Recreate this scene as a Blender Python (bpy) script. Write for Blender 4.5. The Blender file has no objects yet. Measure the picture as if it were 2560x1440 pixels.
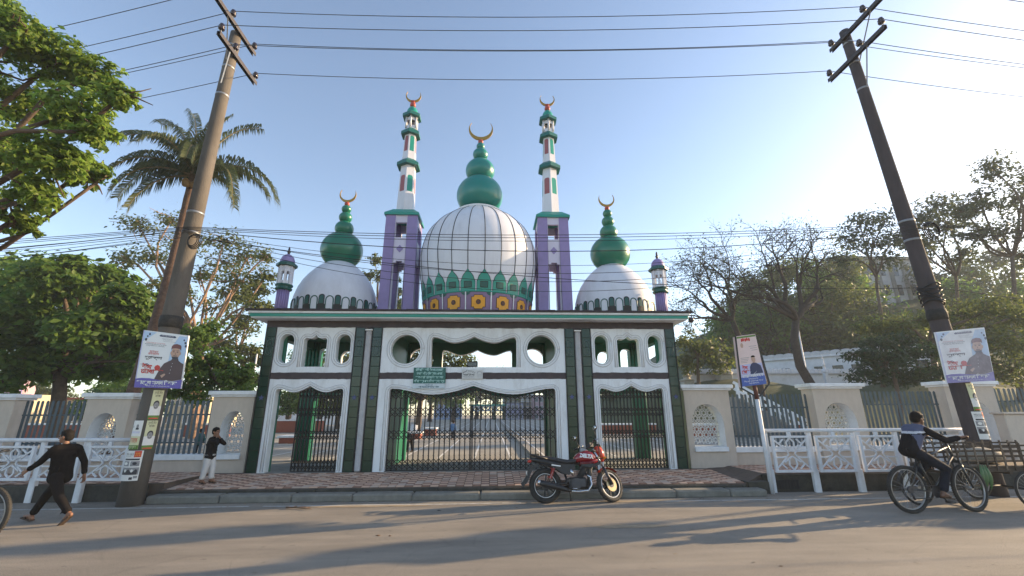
import bpy, bmesh, math, random
import numpy as np
from mathutils import Vector, Matrix, Quaternion
R = math.radians
random.seed(7)
S = bpy.context.scene
COL = S.collection
# ---------------------------------------------------------------- camera
CF, CP, CR, CY = 1088.05, 0.27872, -0.0040, 0.0464     # focal (px of 2560), pitch, roll, yaw
CAM = np.array([0.5355, -13.0155, 1.9])
fw = np.array([math.sin(CY)*math.cos(CP), math.cos(CY)*math.cos(CP), math.sin(CP)])
rt0 = np.array([math.cos(CY), -math.sin(CY), 0.0]); up0 = np.cross(rt0, fw)
rt = math.cos(CR)*rt0+math.sin(CR)*up0; up = -math.sin(CR)*rt0+math.cos(CR)*up0
cd = bpy.data.cameras.new('camera'); cam = bpy.data.objects.new('camera', cd); COL.objects.link(cam)
cd.sensor_width = 36; cd.lens = CF/2560*36; cd.clip_start = .05; cd.clip_end = 3000
cam.matrix_world = Matrix(((rt[0], up[0], -fw[0], CAM[0]), (rt[1], up[1], -fw[1], CAM[1]), (rt[2], up[2], -fw[2], CAM[2]), (0, 0, 0, 1)))
S.camera = cam
def W(px, py, y):                                       # point of the world plane y seen at a photo pixel
    d = fw+rt*(px-1280)/CF+up*(720-py)/CF
    return CAM+(y-CAM[1])/d[1]*d
def G(px, py, z=0.0):
    d = fw+rt*(px-1280)/CF+up*(720-py)/CF
    return CAM+(z-CAM[2])/d[2]*d
# ---------------------------------------------------------------- light
SUN_AZ, SUN_EL = R(74), R(16)                         # clockwise from +y
w = bpy.data.worlds.new('World'); S.world = w; w.use_nodes = True
nt = w.node_tree; bg = nt.nodes['Background']
sky = nt.nodes.new('ShaderNodeTexSky'); sky.sky_type = 'NISHITA'; sky.sun_disc = False
sky.sun_elevation = SUN_EL; sky.sun_rotation = SUN_AZ
sky.air_density = .82; sky.dust_density = .6; sky.ozone_density = .5; sky.altitude = 10
nt.links.new(sky.outputs[0], bg.inputs[0]); bg.inputs[1].default_value = .15
sl = bpy.data.lights.new('sun', 'SUN'); so = bpy.data.objects.new('sun', sl); COL.objects.link(so)
sl.energy = 5.0; sl.angle = R(.5); sl.color = (1, .73, .43)
sd = Vector((math.sin(SUN_AZ)*math.cos(SUN_EL), math.cos(SUN_AZ)*math.cos(SUN_EL), math.sin(SUN_EL)))
so.rotation_euler = sd.to_track_quat('Z', 'Y').to_euler()
vs = S.view_settings; vs.view_transform = 'Standard'; vs.look = 'None'; vs.exposure = 1.2; vs.gamma = 1; vs.use_curve_mapping = False
S.render.engine = 'CYCLES'
cy = S.cycles
cy.max_bounces = 8; cy.diffuse_bounces = 4; cy.glossy_bounces = 3; cy.transmission_bounces = 6; cy.transparent_max_bounces = 12
cy.use_denoising = True; cy.sample_clamp_indirect = 6

# ---------------------------------------------------------------- materials
MATS = {}
def M(name, col, rough=.6, metal=0.0, var=.12, scale=6.0, bump=0.0, bscale=40.0, dirt=None, damt=.0, dscale=1.2, coat=0.0, spec=.5, trans=0.0, stretch=(1, 1, 1)):
    if name in MATS: return MATS[name]
    m = bpy.data.materials.new(name); m.use_nodes = True; MATS[name] = m
    n = m.node_tree.nodes; l = m.node_tree.links; b = n['Principled BSDF']
    b.inputs['Roughness'].default_value = rough; b.inputs['Metallic'].default_value = metal
    b.inputs['Specular IOR Level'].default_value = spec; b.inputs['Coat Weight'].default_value = coat
    tc = n.new('ShaderNodeTexCoord'); mp = n.new('ShaderNodeMapping'); mp.inputs['Scale'].default_value = stretch
    l.new(tc.outputs['Object'], mp.inputs[0])
    nz = n.new('ShaderNodeTexNoise'); nz.inputs['Scale'].default_value = scale; nz.inputs['Detail'].default_value = 6; nz.inputs['Roughness'].default_value = .62
    l.new(mp.outputs[0], nz.inputs['Vector'])
    r = n.new('ShaderNodeValToRGB'); e = r.color_ramp.elements
    e[0].position = .3; e[1].position = .7
    e[0].color = tuple(max(0, c*(1-var)) for c in col)+(1,); e[1].color = tuple(min(1, c*(1+var)) for c in col)+(1,)
    l.new(nz.outputs[0], r.inputs[0]); out = r.outputs[0]
    if dirt:
        n2 = n.new('ShaderNodeTexNoise'); n2.inputs['Scale'].default_value = dscale; n2.inputs['Detail'].default_value = 9; n2.inputs['Roughness'].default_value = .72
        l.new(mp.outputs[0], n2.inputs['Vector'])
        r2 = n.new('ShaderNodeMapRange'); r2.inputs[1].default_value = .48; r2.inputs[2].default_value = .74; r2.inputs[3].default_value = 0; r2.inputs[4].default_value = damt
        l.new(n2.outputs[0], r2.inputs[0])
        mx = n.new('ShaderNodeMix'); mx.data_type = 'RGBA'; l.new(r2.outputs[0], mx.inputs[0]); l.new(out, mx.inputs[6]); mx.inputs[7].default_value = tuple(dirt)+(1,)
        out = mx.outputs[2]
    l.new(out, b.inputs['Base Color'])
    if bump:
        n3 = n.new('ShaderNodeTexNoise'); n3.inputs['Scale'].default_value = bscale; n3.inputs['Detail'].default_value = 4
        l.new(mp.outputs[0], n3.inputs['Vector'])
        bp = n.new('ShaderNodeBump'); bp.inputs['Strength'].default_value = bump; bp.inputs['Distance'].default_value = .02
        l.new(n3.outputs[0], bp.inputs['Height']); l.new(bp.outputs[0], b.inputs['Normal'])
    return m
def leafmat(name, col, col2, tr=.45, sp=.3):
    m = bpy.data.materials.new(name); m.use_nodes = True; MATS[name] = m
    n = m.node_tree.nodes; l = m.node_tree.links; b = n['Principled BSDF']; o = n['Material Output']
    at = n.new('ShaderNodeAttribute'); at.attribute_name = 'tint'
    mx = n.new('ShaderNodeMix'); mx.data_type = 'RGBA'; l.new(at.outputs['Fac'], mx.inputs[0])
    mx.inputs[6].default_value = tuple(col)+(1,); mx.inputs[7].default_value = tuple(col2)+(1,)
    l.new(mx.outputs[2], b.inputs['Base Color']); b.inputs['Roughness'].default_value = .5; b.inputs['Specular IOR Level'].default_value = sp
    t = n.new('ShaderNodeBsdfTranslucent'); hs = n.new('ShaderNodeHueSaturation'); hs.inputs['Hue'].default_value = .505; hs.inputs['Value'].default_value = 1.85
    l.new(mx.outputs[2], hs.inputs['Color']); l.new(hs.outputs[0], t.inputs[0])
    ms = n.new('ShaderNodeMixShader'); ms.inputs[0].default_value = tr
    l.new(b.outputs[0], ms.inputs[1]); l.new(t.outputs[0], ms.inputs[2]); l.new(ms.outputs[0], o.inputs[0])
    return m

WHITE = M('white_paint', (.76, .785, .81), .55, var=.035, scale=3, bump=.12, bscale=30, dirt=(.42, .40, .38), damt=.6, dscale=2.4, stretch=(1, 1, .3))
DOMEW = M('dome_white', (.66, .665, .72), .38, var=.03, scale=2, bump=.06, bscale=8, dirt=(.42, .41, .43), damt=.45, dscale=1.8, stretch=(1, 1, .22))
WHITE2 = M('white_trim', (.75, .77, .79), .5, var=.05, scale=5, dirt=(.35, .33, .31), damt=.4, dscale=3)
FRIEZE = M('maroon_band', (.035, .022, .028), .5, var=.3, scale=8, dirt=(.09, .06, .055), damt=.6, dscale=3)
BLACK = M('black_line', (.012, .012, .014), .55)
TILE = M('green_tile', (.005, .034, .021), .22, var=.3, scale=2.5, dirt=(.012, .05, .035), damt=.5, dscale=2, bump=.04, bscale=12)
TILEB = M('green_tile_dark', (.004, .03, .02), .18, var=.3, scale=2.5)
GROUT = M('tile_grout', (.012, .026, .022), .7)
PIPE = M('grey_pipe', (.40, .40, .42), .55, var=.08, dirt=(.2, .18, .16), damt=.5, dscale=4)
TEAL = M('teal_paint', (.014, .27, .205), .38, var=.1, scale=3, dirt=(.03, .15, .12), damt=.35, dscale=3)
TEALB = M('teal_ball', (.010, .20, .175), .34, var=.1, scale=2, coat=.12, dirt=(.02, .12, .11), damt=.4, dscale=2, stretch=(1, 1, .3))
TEALR = M('teal_ring', (.008, .125, .11), .45, var=.12, scale=3)
TEALD = M('dark_teal', (.008, .085, .07), .4, var=.15)
GREEN = M('green_ball', (.009, .155, .095), .32, var=.1, scale=2, coat=.15, dirt=(.03, .12, .07), damt=.3, dscale=3)
GREENI = M('inner_green', (.004, .135, .082), .45, var=.15, scale=2, dirt=(.005, .06, .034), damt=.5, dscale=1.5)
PURPLE = M('purple_paint', (.265, .205, .42), .5, var=.08, scale=3, dirt=(.20, .16, .27), damt=.4, dscale=2)
LILAC = M('lilac_paint', (.60, .56, .68), .5, var=.05, scale=3)
MAUVE = M('mauve_paint', (.22, .14, .25), .5, var=.1, scale=4)
ORANGE = M('orange_paint', (.75, .33, .02), .5, var=.08, scale=6)
BROWN = M('brown_paint', (.10, .035, .02), .5)
GOLD = M('gold_paint', (.42, .25, .055), .38, metal=.55, var=.15, dirt=(.2, .12, .04), damt=.5, dscale=6)
RED = M('red_paint', (.38, .06, .045), .5, var=.12)
ROSE = M('rose_paint', (.30, .09, .10), .5, var=.1)
ROOFD = M('roof_edge', (.03, .02, .028), .7, var=.3, dirt=(.08, .07, .06), damt=.6, dscale=2)
IRON = M('black_iron', (.008, .007, .007), .6, var=.3)
BEIGE = M('beige_render', (.55, .475, .40), .85, var=.06, scale=9, bump=.25, bscale=90, dirt=(.40, .33, .27), damt=.4, dscale=.8, stretch=(1, 1, .5))
SLATE = M('fence_grey', (.060, .088, .108), .5, metal=.2, var=.18, scale=4, dirt=(.16, .12, .09), damt=.35, dscale=5)
CONC = M('concrete', (.24, .225, .20), .88, var=.15, scale=5, bump=.4, bscale=50, dirt=(.10, .09, .08), damt=.6, dscale=1.5)
CONCD = M('dark_concrete', (.045, .042, .036), .92, var=.4, scale=6, bump=.5, bscale=30, dirt=(.10, .09, .06), damt=.5, dscale=2)
POLEM = M('pole_concrete', (.105, .092, .080), .88, var=.22, scale=3, bump=.4, bscale=45, dirt=(.055, .046, .042), damt=.75, dscale=1.3, stretch=(1, 1, .35))
RAILW = M('railing_white', (.66, .67, .70), .55, var=.06, scale=5, bump=.15, bscale=40, dirt=(.30, .27, .24), damt=.5, dscale=2.5)
POLED = M('dark_pole_concrete', (.060, .048, .050), .9, var=.22, scale=3, bump=.4, bscale=45, dirt=(.03, .025, .025), damt=.6, dscale=1.3, stretch=(1, 1, .35))
MOULD = M('moulding_grey', (.40, .40, .41), .6, var=.08, scale=5)
STEEL = M('galv_steel', (.30, .31, .33), .45, metal=.7, var=.15)
CERAM = M('brown_ceramic', (.022, .012, .02), .25, coat=.4)
WIRE = M('wire', (.035, .038, .045), .55)
CABLE = M('black_cable', (.012, .012, .014), .6)
BARK = M('bark', (.085, .058, .04), .9, var=.35, scale=8, bump=.6, bscale=25, dirt=(.17, .13, .10), damt=.4, dscale=3)
BARKL = M('pale_bark', (.27, .17, .11), .85, var=.3, scale=6, bump=.5, bscale=20, dirt=(.12, .09, .07), damt=.5, dscale=2)
BARKP = M('palm_bark', (.095, .055, .038), .9, var=.4, scale=10, bump=.8, bscale=22, dirt=(.19, .15, .12), damt=.45, dscale=4)
SKIN = M('brown_skin', (.22, .105, .06), .5, var=.06)
SKIND = M('dark_skin', (.13, .062, .038), .5, var=.06)
HAIR = M('black_hair', (.010, .008, .007), .75, var=.3, scale=60, bump=.5, bscale=120, spec=.15)
RUBBER = M('black_rubber', (.02, .019, .018), .8, var=.25, scale=30, bump=.3, bscale=80, dirt=(.10, .085, .07), damt=.35, dscale=12)
PAPER = M('white_paper', (.72, .71, .68), .6, var=.04, scale=12)
GLASSD = M('dark_glass', (.02, .024, .03), .12, spec=.8)
L_BRIGHT = leafmat('leaf_bright', (.080, .150, .022), (.185, .235, .045), .58)
L_DARK = leafmat('leaf_dark', (.045, .100, .020), (.135, .195, .034), .55)
L_DULL = leafmat('leaf_dull', (.040, .055, .028), (.090, .105, .048), .35)
L_YEL = leafmat('leaf_yellow_green', (.048, .075, .018), (.115, .125, .030), .42)
L_PALM = leafmat('leaf_palm', (.022, .046, .018), (.095, .105, .042), .3, .35)
L_CONI = leafmat('leaf_conifer', (.014, .034, .012), (.035, .065, .02), .25)

# ---------------------------------------------------------------- mesh helpers
ORG = {}
def tag(o, label=None, cat=None, group=None, kind=None):
    if label: o['label'] = label
    if cat: o['category'] = cat
    if group: o['group'] = group
    if kind: o['kind'] = kind
    return o
def thing(name, label, cat, loc=(0, 0, 0), rz=0.0, group=None, rot=None):
    o = bpy.data.objects.new(name, None); COL.objects.link(o); o.empty_display_size = .2
    o.location = loc; o.rotation_euler = rot if rot else (0, 0, rz)
    ORG[o.name] = tuple(float(c) for c in loc)
    return tag(o, label, cat, group)
def origin_of(o):
    return ORG.get(o.name, (0, 0, 0))
def copy_tree(o, parent=None):
    c = o.copy(); COL.objects.link(c)
    if parent: c.parent = parent
    ORG[c.name] = origin_of(o)
    for ch in list(o.children): copy_tree(ch, c)
    return c
class MB:
    def __init__(s): s.v = []; s.f = []; s.m = []; s.sm = []
    def add(s, vs, fs, mi=0, smooth=False):
        b = len(s.v); s.v.extend([tuple(map(float, p)) for p in vs])
        for f in fs: s.f.append(tuple(b+i for i in f)); s.m.append(mi); s.sm.append(smooth)
        return s
    def box(s, x0, x1, y0, y1, z0, z1, mi=0):
        if x0 > x1: x0, x1 = x1, x0
        return s.add([(x0, y0, z0), (x1, y0, z0), (x1, y1, z0), (x0, y1, z0), (x0, y0, z1), (x1, y0, z1), (x1, y1, z1), (x0, y1, z1)],
            [(0, 3, 2, 1), (4, 5, 6, 7), (0, 1, 5, 4), (1, 2, 6, 5), (2, 3, 7, 6), (3, 0, 4, 7)], mi)
    def bbox(s, x0, x1, y0, y1, z0, z1, b=.01, mi=0):   # box with bevelled edges
        bm = bmesh.new(); bmesh.ops.create_cube(bm, size=1)
        for v in bm.verts: v.co = Vector(((x0+x1)/2+v.co.x*(x1-x0), (y0+y1)/2+v.co.y*(y1-y0), (z0+z1)/2+v.co.z*(z1-z0)))
        bmesh.ops.bevel(bm, geom=bm.edges[:], offset=b, segments=1, affect='EDGES')
        bm.verts.index_update()
        s.add([v.co for v in bm.verts], [[v.index for v in f.verts] for f in bm.faces], mi); bm.free(); return s
    def bar(s, a, b, wd, ht, mi=0, upv=(0, 0, 1)):      # rectangular bar from a to b
        a = Vector(a); b = Vector(b); d = (b-a).normalized(); u = Vector(upv)
        if abs(d.dot(u)) > .98: u = Vector((0, 1, 0))
        r = d.cross(u).normalized()*wd/2; u = r.cross(d).normalized()*ht/2
        vs = [a-r-u, a+r-u, a+r+u, a-r+u, b-r-u, b+r-u, b+r+u, b-r+u]
        return s.add(vs, [(0, 1, 2, 3), (7, 6, 5, 4), (0, 4, 5, 1), (1, 5, 6, 2), (2, 6, 7, 3), (3, 7, 4, 0)], mi)
    def tube(s, pts, rad, n=8, mi=0, smooth=True, cap=True):
        pts = [Vector(p) for p in pts]; k = len(pts)
        rs = [rad]*k if isinstance(rad, (int, float)) else list(rad)
        b = len(s.v); prev = None
        for i, p in enumerate(pts):
            t = (pts[min(i+1, k-1)]-pts[max(i-1, 0)])
            if t.length < 1e-9: t = Vector((0, 0, 1))
            t.normalize()
            if prev is None:
                u = t.cross(Vector((0, 0, 1)) if abs(t.z) < .9 else Vector((1, 0, 0))).normalized()
            else:
                u = (prev-t*prev.dot(t)).normalized()
            prev = u; v = t.cross(u)
            for j in range(n):
                a = 2*math.pi*j/n; s.v.append(tuple(p+(u*math.cos(a)+v*math.sin(a))*rs[i]))
        for i in range(k-1):
            for j in range(n):
                s.f.append((b+i*n+j, b+i*n+(j+1) % n, b+(i+1)*n+(j+1) % n, b+(i+1)*n+j)); s.m.append(mi); s.sm.append(smooth)
        if cap:
            s.f.append(tuple(b+j for j in reversed(range(n)))); s.m.append(mi); s.sm.append(False)
            s.f.append(tuple(b+(k-1)*n+j for j in range(n))); s.m.append(mi); s.sm.append(False)
        return s
    def lathe(s, prof, c=(0, 0, 0), n=24, mi=0, smooth=True, a0=0.0, a1=2*math.pi, ph=0.0):
        full = abs(a1-a0-2*math.pi) < 1e-6; k = n if full else n+1; b = len(s.v)
        for r, z in prof:
            for j in range(k):
                a = ph+a0+(a1-a0)*j/n; s.v.append((c[0]+r*math.cos(a), c[1]+r*math.sin(a), c[2]+z))
        for i in range(len(prof)-1):
            for j in range(n):
                j2 = (j+1) % k
                s.f.append((b+i*k+j, b+i*k+j2, b+(i+1)*k+j2, b+(i+1)*k+j)); s.m.append(mi); s.sm.append(smooth)
        return s
    def ball(s, c, r, n=16, m=10, mi=0, sc=(1, 1, 1)):
        b = len(s.v)
        for i in range(m+1):
            t = math.pi*i/m
            for j in range(n):
                a = 2*math.pi*j/n
                s.v.append((c[0]+r*sc[0]*math.sin(t)*math.cos(a), c[1]+r*sc[1]*math.sin(t)*math.sin(a), c[2]+r*sc[2]*math.cos(t)))
        for i in range(m):
            for j in range(n):
                s.f.append((b+i*n+j, b+(i+1)*n+j, b+(i+1)*n+(j+1) % n, b+i*n+(j+1) % n)); s.m.append(mi); s.sm.append(True)
        return s
    def prism(s, poly, O, U, V, N, d0, d1, mi=0, side=None):   # polygon (u,v) extruded along N from d0 to d1
        O, U, V, N = (Vector(q) for q in (O, U, V, N)); k = len(poly)
        a = [O+U*p[0]+V*p[1]+N*d0 for p in poly]; c = [O+U*p[0]+V*p[1]+N*d1 for p in poly]
        b = len(s.v); s.v.extend([tuple(p) for p in a+c])
        s.f.append(tuple(b+i for i in reversed(range(k)))); s.m.append(mi); s.sm.append(False)
        s.f.append(tuple(b+k+i for i in range(k))); s.m.append(mi); s.sm.append(False)
        for i in range(k):
            j = (i+1) % k; s.f.append((b+i, b+j, b+k+j, b+k+i)); s.m.append(mi if side is None else side); s.sm.append(False)
        return s
    def xf(s, mat, start=0):
        for i in range(start, len(s.v)): s.v[i] = tuple(mat @ Vector(s.v[i]))
        return s
    def build(s, name, mats, parent=None, local=False, tri=False):
        me = bpy.data.meshes.new(name); o0 = (0, 0, 0) if (local or parent is None) else origin_of(parent)
        me.from_pydata([(p[0]-o0[0], p[1]-o0[1], p[2]-o0[2]) for p in s.v], [], s.f)
        if not isinstance(mats, (list, tuple)): mats = [mats]
        for m in mats: me.materials.append(m)
        if len(me.polygons) == len(s.m):
            me.polygons.foreach_set('material_index', s.m); me.polygons.foreach_set('use_smooth', s.sm)
        me.validate(); me.update()
        o = bpy.data.objects.new(name, me); COL.objects.link(o)
        if parent: o.parent = parent; ORG[o.name] = o0
        return o
def fix_normals(o):
    bm = bmesh.new(); bm.from_mesh(o.data); bmesh.ops.recalc_face_normals(bm, faces=bm.faces); bm.to_mesh(o.data); bm.free(); return o
def holes_panel(outer, holes, y0, y1, mi=(0, 0, 0)):   # wall slab in the x-z plane with openings; mats: front/back, reveal
    cu = bpy.data.curves.new('tmp', 'CURVE'); cu.dimensions = '2D'; cu.fill_mode = 'BOTH'
    for loop in [outer]+holes:
        sp = cu.splines.new('POLY'); sp.points.add(len(loop)-1)
        for p, q in zip(sp.points, loop): p.co = (q[0], q[1], 0, 1)
        sp.use_cyclic_u = True
    ob = bpy.data.objects.new('tmp', cu); COL.objects.link(ob)
    me = bpy.data.meshes.new_from_object(ob.evaluated_get(bpy.context.evaluated_depsgraph_get()))
    b = MB(); vs = [(v.co.x, v.co.y) for v in me.vertices]; k = len(vs)
    b.v = [(x, y0, z) for x, z in vs]+[(x, y1, z) for x, z in vs]
    for p in me.polygons:
        f = list(p.vertices); b.f.append(tuple(f)); b.m.append(mi[0]); b.sm.append(False)
        b.f.append(tuple(k+i for i in reversed(f))); b.m.append(mi[2]); b.sm.append(False)
    for loop in [outer]+holes:
        n = len(loop); q = len(b.v)
        b.v += [(x, y0, z) for x, z in loop]+[(x, y1, z) for x, z in loop]
        for i in range(n):
            b.f.append((q+i, q+(i+1) % n, q+n+(i+1) % n, q+n+i)); b.m.append(mi[1] if loop is not outer else mi[0]); b.sm.append(False)
    bpy.data.objects.remove(ob); bpy.data.curves.remove(cu); bpy.data.meshes.remove(me)
    return b
def text_mb(txt, size, O, U, V, N, off=.003, mi=0, align='CENTER', bold=0.0, mbx=None, width=None):
    cu = bpy.data.curves.new('tmp', 'FONT'); cu.body = txt; cu.size = size; cu.align_x = align; cu.align_y = 'CENTER'; cu.offset = bold; cu.resolution_u = 2
    ob = bpy.data.objects.new('tmp', cu); COL.objects.link(ob)
    me = bpy.data.meshes.new_from_object(ob.evaluated_get(bpy.context.evaluated_depsgraph_get()))
    b = mbx or MB(); O, U, V, N = (Vector(q) for q in (O, U, V, N))
    xs = [v.co.x for v in me.vertices]; k = 1.0
    if width and xs: k = width/max(1e-6, max(xs)-min(xs))
    b.add([O+U*v.co.x*k+V*v.co.y+N*off for v in me.vertices], [tuple(p.vertices) for p in me.polygons], mi)
    bpy.data.objects.remove(ob); bpy.data.curves.remove(cu); bpy.data.meshes.remove(me)
    return b
def wavy(x0, x1, zc, sag, peak, r=.08, n=10):           # ogee-topped opening edge from right to left: corners at zc, two sags, a central peak
    pts = []; c = (x0+x1)/2; h = (x1-x0)/2
    def side(sg):
        o = []
        for i in range(n+1):
            t = i/n                                      # 0 at jamb, 1 at the centre
            if t < .5: z = zc-(zc-sag)*(.5-.5*math.cos(math.pi*t/.5*1))
            else:
                q = (t-.5)/.5; z = sag+(peak-sag)*(q**1.7)
            o.append((c+sg*h*(1-t), z))
        return o
    rgt = side(1); lft = side(-1)
    return rgt[:-1]+[(c, peak)]+lft[:-1][::-1]
def arc_pts(cx, cz, rx, rz, a0, a1, n):
    return [(cx+rx*math.cos(R(a0+(a1-a0)*i/n)), cz+rz*math.sin(R(a0+(a1-a0)*i/n))) for i in range(n+1)]
def leaf_mesh(name, mat, C, size, parent, nrm=None, asp=.5, org=None, droop=.3, rng=None, tint=None):
    # rhombus leaves folded along their midrib: C (n,3) centres
    rng = rng or np.random.default_rng(1); n = len(C)
    if nrm is None: nrm = rng.normal(size=(n, 3))+np.array([0, 0, .8])
    nrm = nrm/np.linalg.norm(nrm, axis=1, keepdims=True)
    a = rng.normal(size=(n, 3)); a[:, 2] -= droop
    a = a-nrm*(a*nrm).sum(1, keepdims=True); a /= np.linalg.norm(a, axis=1, keepdims=True)+1e-9
    b = np.cross(nrm, a); s = size*rng.uniform(.65, 1.35, (n, 1))
    p0 = C-a*s*.5; p2 = C+a*s*.5; p1 = C+b*s*asp*.5+nrm*s*.08-a*s*.05; p3 = C-b*s*asp*.5+nrm*s*.08-a*s*.05
    V = np.stack([p0, p1, p2, p3], 1).reshape(-1, 3)
    if org is not None: V = V-np.array(org)
    me = bpy.data.meshes.new(name); me.vertices.add(n*4); me.vertices.foreach_set('co', V.astype(np.float32).ravel())
    i = np.arange(n)*4
    L = np.stack([i, i+1, i+2, i, i+2, i+3], 1).ravel()
    me.loops.add(n*6); me.loops.foreach_set('vertex_index', L.astype(np.int32))
    me.polygons.add(n*2); me.polygons.foreach_set('loop_start', np.arange(n*2, dtype=np.int32)*3)
    me.update(calc_edges=True)
    t = np.clip(rng.beta(2, 2, n) if tint is None else tint, 0, 1)
    at = me.attributes.new('tint', 'FLOAT', 'FACE'); at.data.foreach_set('value', np.repeat(t, 2).astype(np.float32))
    me.materials.append(mat)
    o = bpy.data.objects.new(name, me); COL.objects.link(o)
    if parent: o.parent = parent
    return o
# ================================================================ setting
def place(o, loc, rz=0.0): o.location = loc; o.rotation_euler = (0, 0, rz); return o
ASPH = M('asphalt', (.245, .216, .182), .85, var=.13, scale=1.1, bump=.55, bscale=160, dirt=(.29, .25, .20), damt=.7, dscale=.55, stretch=(.5, 1.2, 1))
def asphalt_detail():
    n = ASPH.node_tree.nodes; l = ASPH.node_tree.links; b = n['Principled BSDF']; src = b.inputs['Base Color'].links[0].from_socket
    tc = n.new('ShaderNodeTexCoord'); g = n.new('ShaderNodeTexNoise'); g.inputs['Scale'].default_value = 90; g.inputs['Detail'].default_value = 2
    l.new(tc.outputs['Object'], g.inputs['Vector'])
    mr = n.new('ShaderNodeMapRange'); mr.inputs[1].default_value = .35; mr.inputs[2].default_value = .65; mr.inputs[3].default_value = .60; mr.inputs[4].default_value = 1.34
    l.new(g.outputs[0], mr.inputs[0])
    mx = n.new('ShaderNodeMix'); mx.data_type = 'RGBA'; mx.blend_type = 'MULTIPLY'; mx.inputs[0].default_value = 1
    l.new(src, mx.inputs[6]); l.new(mr.outputs[0], mx.inputs[7])
    v = n.new('ShaderNodeTexVoronoi'); v.inputs['Scale'].default_value = .9; v.feature = 'DISTANCE_TO_EDGE'      # old cracks
    nz = n.new('ShaderNodeTexNoise'); nz.inputs['Scale'].default_value = 2.2; nz.inputs['Detail'].default_value = 8
    ad = n.new('ShaderNodeMix'); ad.data_type = 'RGBA'; ad.blend_type = 'ADD'; ad.inputs[0].default_value = .9
    l.new(tc.outputs['Object'], ad.inputs[6]); l.new(nz.outputs['Color'], ad.inputs[7]); l.new(ad.outputs[2], v.inputs['Vector'])
    cr = n.new('ShaderNodeMapRange'); cr.inputs[1].default_value = 0; cr.inputs[2].default_value = .012; cr.inputs[3].default_value = .72; cr.inputs[4].default_value = 1
    l.new(v.outputs['Distance'], cr.inputs[0])
    m2 = n.new('ShaderNodeMix'); m2.data_type = 'RGBA'; m2.blend_type = 'MULTIPLY'; m2.inputs[0].default_value = .45
    l.new(mx.outputs[2], m2.inputs[6]); l.new(cr.outputs[0], m2.inputs[7])
    mp = n.new('ShaderNodeMapping'); mp.inputs['Scale'].default_value = (.35, 2.6, 1); l.new(tc.outputs['Object'], mp.inputs[0])      # wheel tracks and oil along the traffic
    st = n.new('ShaderNodeTexNoise'); st.inputs['Scale'].default_value = 1.0; st.inputs['Detail'].default_value = 7; st.inputs['Roughness'].default_value = .65; l.new(mp.outputs[0], st.inputs['Vector'])
    sr = n.new('ShaderNodeMapRange'); sr.inputs[1].default_value = .36; sr.inputs[2].default_value = .64; sr.inputs[3].default_value = .86; sr.inputs[4].default_value = 1.1; l.new(st.outputs[0], sr.inputs[0])
    m3 = n.new('ShaderNodeMix'); m3.data_type = 'RGBA'; m3.blend_type = 'MULTIPLY'; m3.inputs[0].default_value = 1; l.new(m2.outputs[2], m3.inputs[6]); l.new(sr.outputs[0], m3.inputs[7])
    sp = n.new('ShaderNodeTexNoise'); sp.inputs['Scale'].default_value = 5.5; sp.inputs['Detail'].default_value = 5; l.new(tc.outputs['Object'], sp.inputs['Vector'])
    s2 = n.new('ShaderNodeMapRange'); s2.inputs[1].default_value = .66; s2.inputs[2].default_value = .74; s2.inputs[3].default_value = 1; s2.inputs[4].default_value = .62; l.new(sp.outputs[0], s2.inputs[0])
    m4 = n.new('ShaderNodeMix'); m4.data_type = 'RGBA'; m4.blend_type = 'MULTIPLY'; m4.inputs[0].default_value = 1; l.new(m3.outputs[2], m4.inputs[6]); l.new(s2.outputs[0], m4.inputs[7]); l.new(m4.outputs[2], b.inputs['Base Color'])
asphalt_detail()
GROUND = M('earth', (.20, .16, .12), .95, var=.2, scale=.6, dirt=(.10, .11, .05), damt=.6, dscale=.3)
b = MB()
b.add([(-255, -55, -.06), (295, -55, -.06), (295, 295, -.06), (-255, 295, -.06)], [(0, 1, 2, 3)]); tag(b.build('ground', GROUND), kind='structure')
b = MB(); b.add([(-60, -16.5, 0), (70, -16.5, 0), (70, -1.7, 0), (-60, -1.7, 0)], [(0, 1, 2, 3)]); tag(b.build('road', ASPH), kind='structure')
LINEW = M('worn_line', (.46, .45, .42), .8, var=.25, scale=5, dirt=(.17, .155, .135), damt=1.0, dscale=4)
b = MB()
for i, (x0, x1) in enumerate(((-11.5, -4.6), (-4.3, 1.2), (3.2, 15.8))):
    n = 12
    for j in range(n):
        xa = x0+(x1-x0)*j/n; xb = x0+(x1-x0)*(j+1)/n; ya = -2.62+.02*math.sin(xa*2.3); yb = -2.62+.02*math.sin(xb*2.3)
        b.add([(xa, ya-.045, .004), (xb, yb-.045, .004), (xb, yb+.045, .004), (xa, ya+.045, .004)], [(0, 1, 2, 3)])
tag(b.build('road_line', LINEW), kind='structure')
SAND = M('sand', (.30, .235, .16), .95, var=.2, scale=14, dirt=(.2, .17, .13), damt=.8, dscale=3)
b = MB()                                                # drifted sand along the kerb
for (cx, cyy, rx, ry) in ((2.9, -4.75, .75, .16), (-2.1, -2.75, 1.6, .12), (3.4, -2.6, 1.3, .1)):
    n = 22; ring = [(cx+rx*math.cos(2*math.pi*i/n)*random.uniform(.7, 1.1), cyy+ry*math.sin(2*math.pi*i/n)*random.uniform(.6, 1.2), .005) for i in range(n)]
    b.add([(cx, cyy, .012)]+ring, [(0, 1+i, 1+(i+1) % n) for i in range(n)])
tag(b.build('sand', SAND), kind='stuff')
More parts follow.
